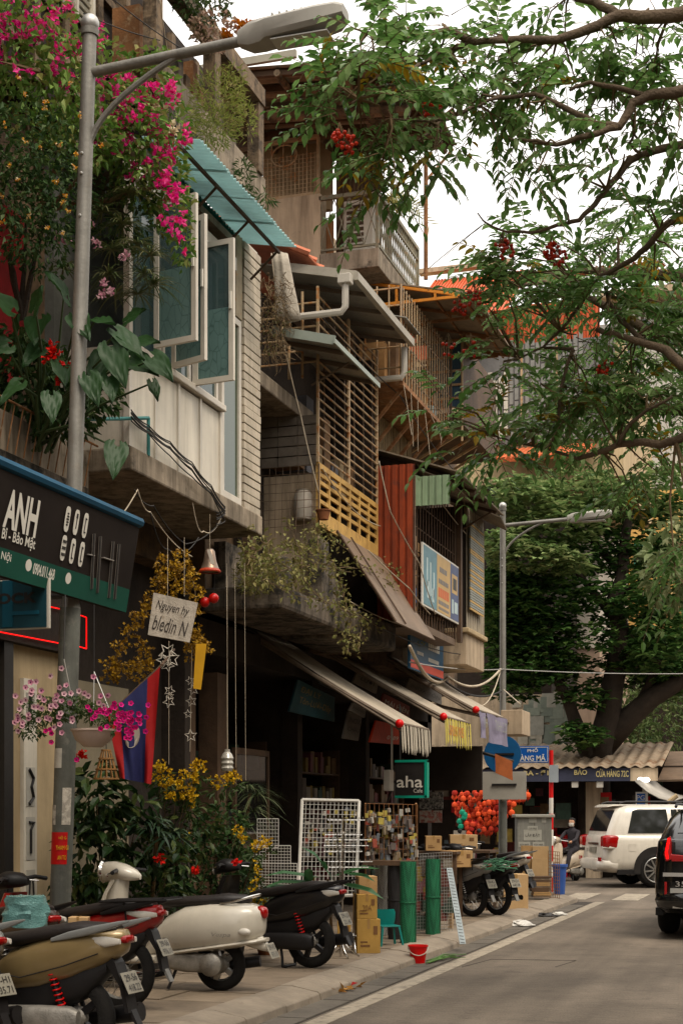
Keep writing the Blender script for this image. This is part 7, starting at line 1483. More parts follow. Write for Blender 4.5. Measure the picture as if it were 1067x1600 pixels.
plant('potted_plant', 'tall dark broad-leaved plant behind the lamp pole and flower basket', (-6.35, 12.75, SW), [(150, 1250, 45, 60, 13.6, .25, 170, .17, .075, .6), (150, 1340, 50, 70, 13.6, .25, 190, .17, .075, .6), (210, 1300, 40, 80, 13.8, .25, 170, .16, .07, .6), (130, 1400, 40, 50, 13.5, .2, 90, .15, .07, .6)], g_rub)
plant('potted_plant', 'dense leafy plant right of the white scooter headset', (-6.3, 13.6, SW), [(265, 1350, 45, 60, 14.4, .3, 190, .13, .06, .5), (300, 1300, 45, 50, 14.6, .3, 150, .11, .05, .5), (240, 1400, 50, 45, 14.2, .25, 130, .12, .055)], g_rub, pm=m_potd)
plant('potted_plant', 'bushy small-leaved plant below the yellow orchids', (-6.15, 14.7, SW), [(345, 1300, 45, 45, 15.6, .3, 330, .075, .045), (360, 1350, 45, 45, 15.7, .3, 330, .075, .045), (330, 1390, 50, 40, 15.5, .3, 260, .07, .04)], g_dark, pm=m_potd)
plant('potted_plant', 'low round-leaved bush beside the black scooter rear', gp(418, 1492), [(405, 1425, 32, 40, 15.5, .25, 330, .055, .035), (425, 1460, 24, 28, 15.3, .2, 200, .055, .035), (390, 1390, 24, 30, 15.6, .2, 140, .055, .035)], leafM('leaf_bush', [(.028, .045, .026), (.05, .075, .045), (.09, .115, .07)], .2, .4), potr=.14, poth=.18)
plant('potted_plant', 'dark thin plant in the gap between pot rows at the pole foot', (-6.5, 13.2, SW), [(190, 1420, 40, 50, 13.9, .3, 150, .11, .05)], g_dark, pm=m_potd, stems=1)
dr = strap_tuft('potted_dracaena', 'dark dracaena rosette in front of the red and white carton', [PD(x, y, 13.7) for x, y in ((245, 1300), (225, 1290), (270, 1310))], leafM('leaf_dracaena', [(.014, .028, .016), (.03, .05, .028)], .1, .35), .42, .05, n=22); pot(dr, (-6.2, 13.3, SW), .15, .28, m_potd); MB().tube([(-6.2, 13.3, SW + .2), PD(245, 1305, 13.7)], .02, 6).build('stem', m_twig, dr)
sp2 = strap_tuft('spider_palm', 'spiky spider-like palm above the wire grids', [PD(x, y, 16.0) for x, y in ((385, 1235), (400, 1245), (378, 1290), (395, 1270))], leafM('leaf_spiky', [(.03, .05, .022), (.07, .09, .045), (.13, .14, .075)], .2), .42, .016, n=46); pot(sp2, (-6.2, 15.3, SW), .16, .3, m_potd); MB().tube([(-6.2, 15.3, SW + .2), PD(385, 1290, 16), PD(390, 1240, 16)], .018, 6).build('stem', m_twig, sp2)
# yellow orchid sprays
def orchid(label, sprays, D, base, n):
    o = thing('yellow_orchid', label, 'orchid', base, 'yellow orchids by the shop front'); fl = MB(); st = MB(); lf = MB()
    for (x, y, rx, ry, k) in sprays: blossoms(fl, x, y, rx, ry, D, .12, k, .036, 5); st.tube([Vector(base) + EZ * .3, lerp(Vector(base), PD(x, y, D), .6) + rv(.1), PD(x, y, D)], [.006, .005, .003], 5); cloud(lf, x, y + 14, rx * 1.1, ry * .9, D + .15, .12, k * 2, .10, .03, .1)
    pot(o, base, .1, .2, m_potd); fl.build('blossom', g_yel, o, kind='stuff'); st.build('stem', m_twig, o, kind='stuff'); lf.build('foliage', g_mid, o, kind='stuff'); return o
orchid('broad mass of yellow orchid blooms beside the flag', [(255, 1215, 18, 18, 22), (275, 1235, 20, 18, 26), (295, 1220, 16, 20, 26), (310, 1200, 12, 14, 16), (250, 1195, 12, 10, 10), (295, 1250, 12, 14, 16)], 14.4, (-6.3, 13.8, SW), 0)
orchid('yellow orchid spray below the hanging silver bottle', [(345, 1222, 22, 10, 18), (365, 1215, 14, 10, 10), (372, 1300, 8, 10, 8), (378, 1312, 8, 8, 6)], 15.2, (-6.25, 14.4, SW), 0)
orchid('trailing yellow orchid by the wire grids above the black scooter', [(402, 1325, 8, 12, 9), (412, 1318, 14, 8, 9), (400, 1360, 8, 18, 9), (395, 1385, 8, 10, 6), (405, 1408, 12, 6, 8), (285, 1305, 12, 10, 6)], 15.0, (-5.9, 14.9, SW), 0)
rd = MB(); [blossoms(rd, x, y, 5, 5, 13.5, .03, 4, .045, 5) for x, y in ((249, 1342), (120, 1185), (128, 1180), (305, 1360), (372, 1348))]
rp_ = thing('red_blossoms', 'few red blossoms dotted through the dark potted plants', 'flowers', PD(249, 1342, 13.5)); rd.build('blossom', MATS['petal_red'], rp_, kind='stuff')
# banana-like plastic leaves by the rack
bl_ = thing('long_leaf_plant', 'long bright green leaves between the white grid and the hook stand', 'plant', PZ(480, 1440, SW)); 
for (x0, y0, x1, y1, w_) in ((520, 1375, 478, 1318, .07), (500, 1372, 415, 1360, .05), (500, 1380, 412, 1378, .05), (490, 1388, 400, 1385, .05), (520, 1370, 590, 1350, .06), (530, 1380, 600, 1398, .06), (510, 1362, 500, 1340, .05), (482, 1385, 482, 1352, .07), (540, 1365, 585, 1372, .05)):
    a, b = PD(x0, y0, 16.0), PD(x1, y1, 15.7); MB().leaf(a, b - a, EZ - FW * .6, (b - a).length, w_ * 1.5, .12, six=True).build('leaf', leafM('leaf_banana', [(.03, .09, .035), (.06, .13, .06)], .25, .4), bl_)
MB().tube([PZ(520, 1480, SW), PD(512, 1375, 16)], [.02, .012], 6).build('stem', m_twig, bl_)
# dried yellow garland and grapevine overhead
gl = thing('dried_flower_garland', 'dried golden flower garland hanging over the shop entrance', 'garland', PD(220, 1000, 13.6)); fl = MB(); st = MB()
gpath = [(172, 1040), (190, 1010), (205, 985), (215, 970), (225, 955), (235, 940), (245, 920), (250, 905), (262, 895), (275, 890), (290, 888), (300, 905), (305, 925), (305, 950), (300, 980), (300, 1000), (310, 1010), (318, 1012), (285, 870), (255, 880), (290, 915), (265, 925)]
for (x, y) in gpath: blossoms(fl, x, y, 15, 13, 13.3, .14, 17, .034, 5)
for (x, y) in ((180, 1050), (200, 1045), (215, 1035), (230, 1030), (225, 1010), (190, 1035), (235, 1050), (170, 1060), (215, 1055), (300, 1020), (310, 1000)): blossoms(fl, x, y, 14, 12, 13.4, .14, 15, .032, 5)
st.tube([PD(x, y, 13.35) for x, y in gpath[:17]], .006, 5); fl.build('blossom', leafM('petal_dried', [(.33, .19, .035), (.42, .27, .06), (.22, .12, .03), (.16, .10, .03)], .1), gl, kind='stuff'); st.build('stem', m_twig, gl)
# petunia basket
pb = thing('hanging_basket', 'hanging bowl of pink petunias in front of the lamp pole', 'flower basket', PD(148, 1165, 11.2)); c = PD(146, 1150, 11.25); bw = .165
MB().lathe([(.001, -.085), (bw * .45, -.085), (bw * .85, -.03), (bw, .035), (bw * 1.06, .035), (bw * 1.06, .05), (bw * .95, .05), (bw * .8, -.01), (.001, -.02)], c, 22).build('bowl', M('bowl_pink', (.42, .34, .29), .5, .1, 4, 0), pb, smooth=40)
mb = MB(); fl = MB(); fh = MB(); ck = MB()
for q in ((75, 1110, 45, 22, 11.2, .15, 330), (110, 1105, 40, 18, 11.2, .15, 230), (150, 1115, 40, 16, 11.2, .14, 200), (50, 1135, 25, 22, 11.15, .12, 150), (185, 1130, 25, 18, 11.2, .12, 120)): cloud(mb, *q, .042, .022)
mb.build('foliage', g_mid, pb, kind='stuff')
def petunia(x, y, D=10.98, r=.024, m1=None):
    c_ = PD(x, y, D); n = (Vector((0, 0, 1.8)) - c_).normalized() + rv(.4); n.normalize(); u, v = frame_of(n); k = len(fl.V)
    tgt = m1 or fl; k = len(tgt.V); tgt.V.append(tuple(c_)); 
    for i in range(10): a = 2 * math.pi * i / 10; rr_ = r * (1 if i % 2 else .82); tgt.V.append(tuple(c_ + (u * math.cos(a) + v * math.sin(a)) * rr_ + n * .012))
    tgt.F += [(k, k + 1 + i, k + 1 + (i + 1) % 10) for i in range(10)]; ck.ball(c_ + n * .006, r * .3, 6, 4)
for _ in range(34): petunia(R.uniform(22, 105), R.uniform(1062, 1150))
for x, y in ((96, 1044), (78, 1056), (40, 1075), (94, 1074), (104, 1072), (110, 1084), (124, 1080), (132, 1083), (138, 1087), (158, 1088), (168, 1086), (155, 1098), (162, 1102), (110, 1098), (88, 1104), (92, 1120), (112, 1122), (72, 1122), (114, 1128), (146, 1058), (30, 1108), (28, 1118), (22, 1130), (34, 1135)): petunia(x, y)
for _ in range(46): petunia(R.gauss(195, 14), R.gauss(1128, 14), 10.98, .023, fh)
for _ in range(14): petunia(R.gauss(165, 12), R.gauss(1113, 5), 10.98, .02, fh)
for x, y in ((78, 1140), (80, 1146), (72, 1143), (80, 1160), (120, 1187)): petunia(x, y, 11., .022, fh)
fl.build('pale_blossom', g_pk, pb, kind='stuff'); fh.build('hot_pink_blossom', g_hot, pb, kind='stuff'); ck.build('blossom_eye', M('petunia_eye', (.12, .02, .07), .7, .2, 4, 0), pb, kind='stuff')
for (x0, y0) in ((118, 1120), (176, 1122), (146, 1118)): bar('chain', m_zinc, pb, PD(x0, y0, 11.2), PD(100, 1030, 11.2) if x0 < 140 else PD(147, 1050, 11.3), .004, 5)
bar('hook', m_black, pb, PD(147, 1050, 11.3), PD(147, 945, 11.4), .004, 5); bar('hook', m_black, pb, PD(100, 1030, 11.2), PD(102, 930, 11.4), .004, 5)

# ------------------------------------------------------------------ hanging things before the first shop
fg = thing('flag', 'red and blue striped flag with white disc hanging from slanted staff', 'flag', PD(215, 1220, 12.6)); DFg = 12.5
c4 = [PD(168, 1118, DFg), PD(250, 1042, DFg + .1), PD(237, 1226, DFg + .1), PD(186, 1216, DFg)]
def fpt(u, v):
    a = lerp(c4[0], c4[1], u); b = lerp(c4[3], c4[2], u); p = lerp(a, b, v); return p + FW * (.035 * math.sin(u * 9 + v * 2.2) + .02 * math.sin(u * 17 - v * 4)) * (.3 + v)
def fpatch(u0, u1, n, mat, name, off=0.):
    v = []; f = []
    for i in range(n + 1):
        for j in range(15): v.append(fpt(lerp(u0, u1, i / n), j / 14) - FW * off)
    for i in range(n):
        for j in range(14): f.append((i * 15 + j, i * 15 + j + 1, (i + 1) * 15 + j + 1, (i + 1) * 15 + j))
    k = len(v); v += [p + FW * .003 for p in v]; f += [tuple(k + q for q in reversed(x)) for x in f]
    MB().add(v, f).build(name, mat, fg, smooth='all')
m_fred = M('flag_red', (.22, .008, .012), .75, .12, 5, .1); m_fblue = M('flag_blue', (.012, .014, .055), .75, .2, 5, .1)
fpatch(0, .2, 6, m_fred, 'red_stripe'); fpatch(.2, .76, 12, m_fblue, 'blue_stripe'); fpatch(.76, 1, 6, m_fred, 'red_stripe')
dsk = MB(); pts = [fpt(.45 + .17 * math.cos(a), .50 + .125 * math.sin(a)) - FW * .006 for a in [2 * math.pi * i / 20 for i in range(20)]]; dsk.prism(pts, -FW * .002).build('white_disc', M('flag_white', (.25, .22, .19), .75, .1, 5), fg)
bar('staff', m_wood, fg, PD(160, 1126, DFg + .03), PD(253, 1039, DFg + .13), .011)
bar('staff_mount', m_wood, fg, PD(253, 1039, DFg + .13), PD(272, 1015, DFg + 1.2), .011)
wsn = thing('hand_lettered_sign', 'whitewashed wooden sign with dark script hanging askew in dried flowers', 'sign', PD(268, 1000, 13.0)); q4 = [PD(x, y, 13.0) for x, y in ((240, 926), (309, 942), (296, 1004), (231, 992))]
MB().prism(q4, FW * .025).build('board', M('whitewash', (.42, .375, .32), .85, .15, 6, .3, col2=(.30, .25, .2), c2at=.62, stain=.3), wsn); rgt = (q4[1] - q4[0]).normalized(); upw = (q4[0] - q4[3]).normalized(); m_ink = M('sign_ink', (.035, .028, .024), .7, .2, 4, 0)
text('Nguyen hy', lerp(q4[0], q4[2], .5) + upw * .075 - FW * .003, rgt, upw, .10, m_ink, wsn, .30, shear=.35); text('bledin N', lerp(q4[0], q4[2], .5) - upw * .075 - FW * .003, rgt, upw, .13, m_ink, wsn, .32, shear=.35)
for x in (262, 288): bar('cord', m_cablel, wsn, PD(x, 932, 13.0), PD(x, 840, 13.1), .002, 4)
m_star = M('star_white', (.50, .46, .40), .6, .1, 5)
def star(parent, c, r, rot=0., flatm=m_star):
    pts = [c + (RT * math.cos(rot + math.pi / 2 + i * math.pi / 5) + EZ * math.sin(rot + math.pi / 2 + i * math.pi / 5)) * (r if i % 2 == 0 else r * .42) for i in range(10)]; pts.append(pts[0]); pts.append(pts[1]); MB().tube(pts, r * .07, 5).build('star', flatm, parent)
g1 = thing('star_garland', 'string of white wire stars below the wooden sign', 'garland', PD(264, 1190, 13.0)); bar('string', m_cablel, g1, PD(264, 1002, 13.0), PD(264, 1195, 13.0), .002, 4)
for (x, y, r) in ((262, 1020, .085), (256, 1032, .07), (268, 1030, .075), (262, 1040, .06), (265, 1080, .05), (264, 1097, .055), (266, 1088, .035)): star(g1, PD(x, y, 13.0 - .01), r, R.uniform(0, 1))
g2 = thing('star_garland', 'loose string of thin outline stars beside the yellow pennant', 'garland', PD(298, 1170, 13.2)); bar('string', m_cablel, g2, PD(300, 1010, 13.2), PD(297, 1175, 13.2), .0018, 4)
for (x, y, r) in ((297, 1064, .04), (302, 1078, .05), (299, 1096, .05), (294, 1116, .04), (298, 1150, .058)): star(g2, PD(x, y, 13.2), r, R.uniform(-.1, .3))
be = thing('bell_ornament', 'brown metal bell with pale tag hanging above the wooden sign', 'ornament', PD(328, 897, 13.4)); c = PD(328, 872, 13.4); MB().lathe([(.001, .085), (.03, .08), (.045, .06), (.06, -.03), (.085, -.10), (.10, -.12), (.094, -.12), (.05, -.02), (.001, .05)], c, 18).build('bell', M('bell_metal', (.20, .15, .115), .35, .25, 5, .05, metal=.6), be, smooth=50); MB().lathe([(.086, -.10), (.102, -.12), (.1, -.13), (.08, -.13)], c, 18).build('rim_band', M('bell_red', (.30, .05, .03), .5, .2, 4, 0), be); MB().prism([c + RT * x - FW * .07 + EZ * z for x, z in ((-.02, .06), (.01, .07), (.05, -.06), (.02, -.08))], FW * .003).build('tag', m_potw, be); bar('cord', m_cablel, be, c + EZ * .085, c + EZ * .4, .002, 4)
for k, (x, y) in enumerate(((320, 941), (334, 935))):
    bb = thing('red_bauble', ('left' if k == 0 else 'right') + ' one of two red baubles hanging below the bell', 'ornament', PD(x, y, 13.4), 'red baubles'); MB().ball(PD(x, y, 13.4), .047, 14, 10).build('ball', M('bauble_red', (.34, .025, .02), .35, .1, 4, 0), bb, smooth='all'); bar('thread', m_cable, bb, PD(x, y - 8, 13.4), PD(x + 2, y - 40, 13.4), .002, 4)
ypn = thing('yellow_pennant', 'plain yellow pennant strip hanging among dried flowers', 'pennant', PD(312, 1078, 13.1)); MB().prism([PD(x, y, 13.1) for x, y in ((306, 1006), (323, 1006), (314, 1078), (302, 1076))], FW * .003).build('cloth', M('pennant_yellow', (.42, .24, .04), .7, .12, 4, .1), ypn)
bc = thing('bird_cage', 'small wicker cage hanging behind the petunia bowl', 'cage', PD(166, 1215, 12.4)); c = PD(166, 1195, 12.4)
for k in range(12): a = 2 * math.pi * k / 12; bar('cage_wire', M('wicker', (.20, .11, .05), .8, .3, 6), bc, c + Vector((math.cos(a) * .10, math.sin(a) * .10, -.12)), c + Vector((math.cos(a) * .035, math.sin(a) * .035, .12)), .005, 4)
for z, r in ((-.12, .105), (-.04, .085), (.05, .06), (.12, .037)): MB().lathe([(r - .006, -.006), (r + .006, -.006), (r + .006, .006), (r - .006, .006), (r - .006, -.006)], c + EZ * z, 18).build('cage_hoop', MATS['wicker'], bc)
bar('hook', m_black, bc, c + EZ * .12, c + EZ * .3, .004, 4)
sb = thing('hanging_bottle', 'clear ribbed plastic bottle hung upside down above the orchids', 'bottle', PD(355, 1205, 14.8)); c = PD(355, 1190, 14.8); MB().lathe([(.001, -.10), (.05, -.10), (.065, -.07), (.055, -.045), (.066, -.02), (.056, .005), (.066, .03), (.05, .07), (.028, .095), (.028, .12), (.001, .12)], c, 16).build('bottle', M('clear_plastic', (.36, .34, .30), .15, .2, 12, 0, metal=.2), sb, smooth=30); bar('cord', m_cablel, sb, c + EZ * .12, PD(355, 900, 14.8), .002, 4)
for k, x in enumerate((356, 369, 384)):
    cd = bar('doorway_string', m_cablel, None, PD(x, 1180 + 20 * k, 15.2), PD(x - 2, 880, 15.2), .0022, 4); tag(cd, ('%s of the thin pale cords hanging in the dark doorway' % ('leftmost', 'middle', 'rightmost')[k]), 'cord', 'cords hanging in the doorway')

# ------------------------------------------------------------------ wire grids, hook stand, cartons, mesh rolls
m_wire = M('white_wire', (.52, .50, .46), .45, .1, 5, 0); m_cart = M('cardboard', (.36, .235, .125), .85, .12, 4, .1, col2=(.28, .18, .095), c2at=.62); m_cart2 = M('cardboard_pale', (.43, .30, .175), .85, .12, 4, .1); m_cart3 = M('cardboard_ochre', (.36, .23, .09), .8, .12, 4, .1)
def grid(label, P4, D, nx, ny, r=.0045, fr=.012, bottomD=None):
    q = [PD(x, y, d) for (x, y), d in zip(P4, D)]; o = thing('wire_grid', label, 'grid panel', (q[3] + q[2]) / 2, 'wire display grids')
    for a, b in ((0, 1), (1, 2), (2, 3), (3, 0)): bar('frame', m_wire, o, q[a], q[b], fr, 6)
    for i in range(1, nx): t = i / nx; bar('wire', m_wire, o, lerp(q[0], q[1], t), lerp(q[3], q[2], t), r, 4)
    for j in range(1, ny): t = j / ny; bar('wire', m_wire, o, lerp(q[0], q[3], t) - FW * .005, lerp(q[1], q[2], t) - FW * .005, r, 4)
    return o
grid('tall white framed wire grid leaning in the shop doorway', [(472, 1250), (561, 1252), (556, 1400), (466, 1400)], (18.6, 18.6, 18.2, 18.2), 14, 20, .0035, .022)
grid('small white wire grid behind the spiky palm', [(402, 1280), (435, 1280), (435, 1325), (402, 1325)], (18, 18, 18, 18), 7, 8, .003, .005); grid('white wire grid in the middle behind the orchids', [(396, 1322), (454, 1322), (454, 1350), (396, 1350)], (17.6,) * 4, 12, 6, .003, .005); grid('lowest white wire grid behind the black scooter', [(400, 1349), (464, 1350), (464, 1392), (400, 1390)], (17.2,) * 4, 13, 9, .003, .005)
hs_ = thing('hook_stand', 'chrome display stand bristling with hooks beside the cartons', 'display stand', PZ(535, 1495, SW)); b1_, b2_ = PZ(532, 1497, SW), PZ(553, 1490, SW)
t1, t2 = PD(537, 1278, b1_.dot(FW)), PD(556, 1385, b2_.dot(FW)); bar('post', m_chr, hs_, b1_, t1, .016, 10); bar('post', m_chr, hs_, b2_, t2, .013, 10); bar('post', m_chr, hs_, b1_ + RT * .05 + EZ * .1, PD(526, 1300, b1_.dot(FW)), .010, 8)
for c_, n_ in ((b1_, 5), (b2_, 4)):
    for k in range(n_): a = 2 * math.pi * k / n_ + .4; e = c_ + Vector((math.cos(a) * .2, math.sin(a) * .2, .01)); MB().tube([c_ + EZ * .22, c_ + Vector((math.cos(a) * .08, math.sin(a) * .08, .10)), e], .009, 6).build('foot', m_chr, hs_, smooth='all')
for y, x0, x1 in ((1282, 512, 570), (1305, 508, 566), (1313, 508, 580), (1322, 506, 576), (1331, 506, 566), (1347, 512, 582), (1356, 514, 576)):
    D = b1_.dot(FW); rl_ = bar('hook_rail', m_chr, hs_, PD(x0, y, D), PD(x1, y, D), .006, 6)
    for k in range(9): x = lerp(x0, x1, (k + .5) / 9); p = PD(x, y, D); MB().tube([p, p - FW * .05 + EZ * .0, p - FW * .07 + EZ * .03], .0035, 4).build('hook', m_chr, hs_)
def carton(label, px0, px1, y0, y1, D, dep, mat=m_cart, rot=.15, marks=True, txt=None):
    a = PD((px0 + px1) / 2, y1, D); w_ = (px1 - px0) / F * D; h_ = (y1 - y0) / F * D
    o = thing('carton', label, 'carton', a, 'cardboard cartons', rotz=PHI + rot); hw = w_ / 2 / max(.6, math.cos(rot) + .25 * abs(math.sin(rot)))
    MB().box(-hw, hw, 0, dep, 0, h_).build('box', mat, o, bevel=.006)
    MB().box(-hw * .12, hw * .12, -.0015, dep, h_, h_ + .0015).box(-hw * .12, hw * .12, -.0025, -.001, h_ * .72, h_).build('tape', M('tape_brown', (.30, .19, .09), .35, .1, 4, 0), o)
    if marks: mb = MB(); mb.box(-hw * .7, hw * .1, -.003, -.001, h_ * .2, h_ * .26).box(-hw * .7, -hw * .1, -.003, -.001, h_ * .32, h_ * .36).box(hw * .4, hw * .75, -.003, -.001, h_ * .55, h_ * .8); mb.build('print_mark', M('carton_ink', (.15, .08, .04), .8, .2, 4, 0), o)
    if txt: text(txt, (0, -.004, h_ * .45), EX, EZ, h_ * .24, MATS['carton_ink'], o, hw * .9)
    return o
carton('bottom carton of the stack beside the teal chair', 557, 595, 1437, 1491, 16.1, .3, m_cart3); carton('middle carton of the stack printed 20 A', 557, 590, 1398, 1437, 16.1, .28, m_cart3, txt='20A'); carton('top open carton of the stack by the hook stand', 560, 590, 1370, 1398, 16.15, .26, m_cart, marks=False)
carton('small carton low behind the hook stand', 527, 548, 1440, 1480, 16.9, .2, m_cart3, 0.)
def roll(label, px, y0, y1, r, mat, D=None, band=True):
    b = PZ(px, y1, SW); D = b.dot(FW); h_ = (y1 - y0) / F * D; o = thing('mesh_roll', label, 'mesh roll', b, 'upright rolls of plastic mesh'); n = 30; turns = 3; mb = MB()
    pts = []; 
    for i in range(turns * n): a = 2 * math.pi * i / n; rr_ = r - .008 * i / n + .002 * math.sin(5 * a); pts.append((b.x + math.cos(a) * rr_, b.y + math.sin(a) * rr_))
    mb.loft([[Vector((x, y, SW + .002)) for x, y in pts], [Vector((x, y, SW + h_)) for x, y in pts]], False, False); mb.build('wrap', mat, o, smooth='all')
    if band: MB().lathe([(r + .002, -.01), (r + .004, 0), (r + .002, .01)], b + EZ * h_ * .5, 24).build('tie', mat, o)
    return o
def meshM(name, col):
    m = M(name, col, .5, .08, 3, 0); t = m.node_tree; n = t.nodes; l = t.links.new; b = n['Principled BSDF']; g = n.new('ShaderNodeNewGeometry')
    wv1 = n.new('ShaderNodeTexChecker'); wv1.inputs['Scale'].default_value = 70; wv1.inputs['Color1'].default_value = mixc(col, .45); wv1.inputs['Color2'].default_value = mixc(col, 1.25)
    mp = n.new('ShaderNodeMapping'); mp.inputs['Rotation'].default_value = (.6, .5, .78); l(g.outputs['Position'], mp.inputs['Vector']); l(mp.outputs[0], wv1.inputs['Vector']); l(wv1.outputs['Color'], b.inputs['Base Color']); return m
m_rg1, m_rgr, m_rbk = meshM('mesh_green', (.018, .135, .062)), meshM('mesh_grey', (.26, .25, .225)), meshM('mesh_black', (.02, .018, .018))
roll('grey mesh roll behind the teal chair, leftmost of the rolls', 596, 1343, 1462, .085, m_rgr); roll('black mesh roll standing left of the green one', 617, 1346, 1468, .09, m_rbk); roll('nearer green mesh roll beside the black one', 637, 1347, 1474, .10, m_rg1); roll('farther green mesh roll standing alone right of the wire basket', 676, 1343, 1461, .098, m_rg1)
# wire cage and slotted strips between the rolls
wc_ = thing('wire_basket', 'tall wire mesh basket holding goods between the green rolls', 'basket', PZ(662, 1450, SW)); q = [PD(648, 1335, 18.6), PD(706, 1332, 19.0), PD(706, 1456, 19.0), PD(648, 1458, 18.6)]
for i in range(15): t = i / 14; bar('wire', m_zinc, wc_, lerp(q[0], q[1], t), lerp(q[3], q[2], t), .003, 4)
for j in range(26): t = j / 25; bar('wire', m_zinc, wc_, lerp(q[0], q[3], t), lerp(q[1], q[2], t), .003, 4)
for k in range(26): p = PD(R.uniform(650, 702), R.uniform(1350, 1448), 19.25); s_ = R.uniform(.05, .1); piece('merchandise', R.choice(goods), wc_, p.x - s_, p.x + s_, p.y - .05, p.y + .05, p.z - s_, p.z + s_, (0, 0, R.uniform(0, 1)))
ld = thing('slotted_strip', 'pale slotted steel strip leaning at the kerb in front of the motorbike', 'steel strip', PZ(722, 1477, SW)); a, b = PD(702, 1357, 18.3), PZ(723, 1476, .1); MB().beam(a, b, .075, .008).build('strip', M('strip_steel', (.17, .19, .195), .45, .15, 6, .05, metal=.3), ld)
for k in range(24): p = lerp(a, b, (k + .5) / 24); MB().beam(p - RT * .026 - FW * .006 + EZ * .004, p + RT * .026 - FW * .006 - EZ * .004, .010, .004).build('slot', m_joint, ld)
bd_ = thing('timber_board', 'pale timber board standing behind the farther green roll', 'board', PZ(704, 1450, SW)); MB().beam(PD(705, 1380, 19.4), PZ(704, 1452, SW), .07, .05).build('board', m_cart2, bd_)
# crowded wire display behind the rolls
wdp = thing('wire_display', 'wire display rack crowded with small hanging wares under the cafe sign', 'display rack', PZ(610, 1440, SW)); q = [PD(570, 1256, 18.2), PD(652, 1258, 18.2), PD(652, 1345, 18.2), PD(570, 1345, 18.2)]
for i in range(12): t = i / 11; bar('wire', m_rust, wdp, lerp(q[0], q[1], t), lerp(q[3], q[2], t), .0035, 4)
for j in range(6): t = j / 5; bar('wire', m_rust, wdp, lerp(q[0], q[3], t), lerp(q[1], q[2], t), .0035, 4)
for x in (571, 650): bar('post', m_rust, wdp, PD(x, 1256, 18.2), PZ(x, 1452, SW), .012)
small = [M('ware_%d' % i, c, .5, .2, 8, 0) for i, c in enumerate(((.30, .25, .18), (.34, .28, .10), (.12, .10, .09), (.26, .08, .06), (.40, .38, .34), (.14, .15, .16)))]
for k in range(120):
    p = PD(R.uniform(572, 651), R.uniform(1262, 1342), 18.25 + R.uniform(-.1, .12)); h_ = R.uniform(.03, .11); w_ = R.uniform(.012, .035); piece('ware', R.choice(small), wdp, p.x - w_, p.x + w_, p.y - .015, p.y + .015, p.z - h_, p.z, (0, R.uniform(-.2, .2), R.uniform(0, 2)))
MB().box(*[f(PD(572, 1345, 18.1).x, PD(652, 1345, 18.1).x) for f in (min, max)], 17.2, 17.6, PD(610, 1352, 18.1).z, PD(610, 1345, 18.1).z).build('tray', m_wood, wdp)
for k in range(60):
    p = PD(R.uniform(478, 556), R.uniform(1262, 1330), 18.75); h_ = R.uniform(.03, .09); 
    if k == 0: gh = thing('hanging_wares', 'small pale packets hung behind the tall white grid', 'wares', PD(515, 1340, 18.75), kind='stuff')
    piece('packet', R.choice(small), gh, p.x - .025, p.x + .025, p.y - .008, p.y + .008, p.z - h_, p.z, (0, R.uniform(-.2, .2), PHI))
# teal plastic chair
tcm = M('chair_teal', (.012, .13, .115), .4, .12, 4, .03); b = PZ(604, 1478, SW); tcq = thing('plastic_chair', 'small teal plastic chair at the pavement edge beside the rolls', 'chair', b, rotz=PHI + .3)
rings = [[Vector((.13 * math.sin(a) * s, .02 + .05 * (1 - math.cos(a)) - .06 * (z - .27), z)) for a in [-1.2 + 2.4 * i / 10 for i in range(11)]] for z, s in ((.24, .9), (.30, 1.), (.38, 1.02), (.42, .85))]
rings2 = [[p + Vector((0, .012, 0)) for p in r_] for r_ in rings]; mbq = MB(); mbq.loft(rings, False, False).loft([list(reversed(r_)) for r_ in rings2], False, False); mbq.build('backrest', tcm, tcq, smooth='all')
MB().prism([(-.12, -.16, .22), (.12, -.16, .22), (.125, .06, .22), (-.125, .06, .22)], (0, 0, .02)).build('seat', tcm, tcq, bevel=.008)
for sx_, sy_ in ((-1, -1), (1, -1), (1, 1), (-1, 1)): MB().beam((.10 * sx_, -.05 + .10 * sy_, .22), (.135 * sx_, -.05 + .145 * sy_, 0), .028, .02).build('leg', tcm, tcq)
# red bucket
b = PZ(653, 1506, .008); rb = thing('bucket', 'red plastic bucket with pale bail handle standing in the gutter', 'bucket', b); MB().lathe([(.001, 0), (.075, 0), (.102, .185), (.112, .185), (.112, .2), (.098, .2), (.094, .17), (.07, .012), (.001, .012)], b, 26).build('pail', M('bucket_red', (.50, .022, .018), .4, .08, 4, 0), rb, smooth=40)
MB().tube([b + Vector((.108 * CP * math.cos(t), .108 * SP * math.cos(t), .18)) - EZ * .085 * math.sin(t) - FW * .11 * math.sin(t) for t in [math.pi * i / 14 for i in range(15)]], .006, 6).build('handle', m_potw, rb, smooth='all')
gs = thing('leek_bundle', 'few green vegetable stalks lying in the gutter beside the bucket', 'vegetables', PZ(695, 1500, .01))
for k in range(9): a, b = PZ(664 + R.uniform(0, 14), 1504 + R.uniform(-3, 2), .03), PZ(722 + R.uniform(-14, 14), 1495 + R.uniform(-4, 4), .03); MB().tube([a, lerp(a, b, .5) + EZ * .02 + rv(.01), b], [.008, .007, .003], 5).build('stalk', M('stalk_green', (.07, .13, .04), .6, .3, 6, 0), gs, smooth='all')
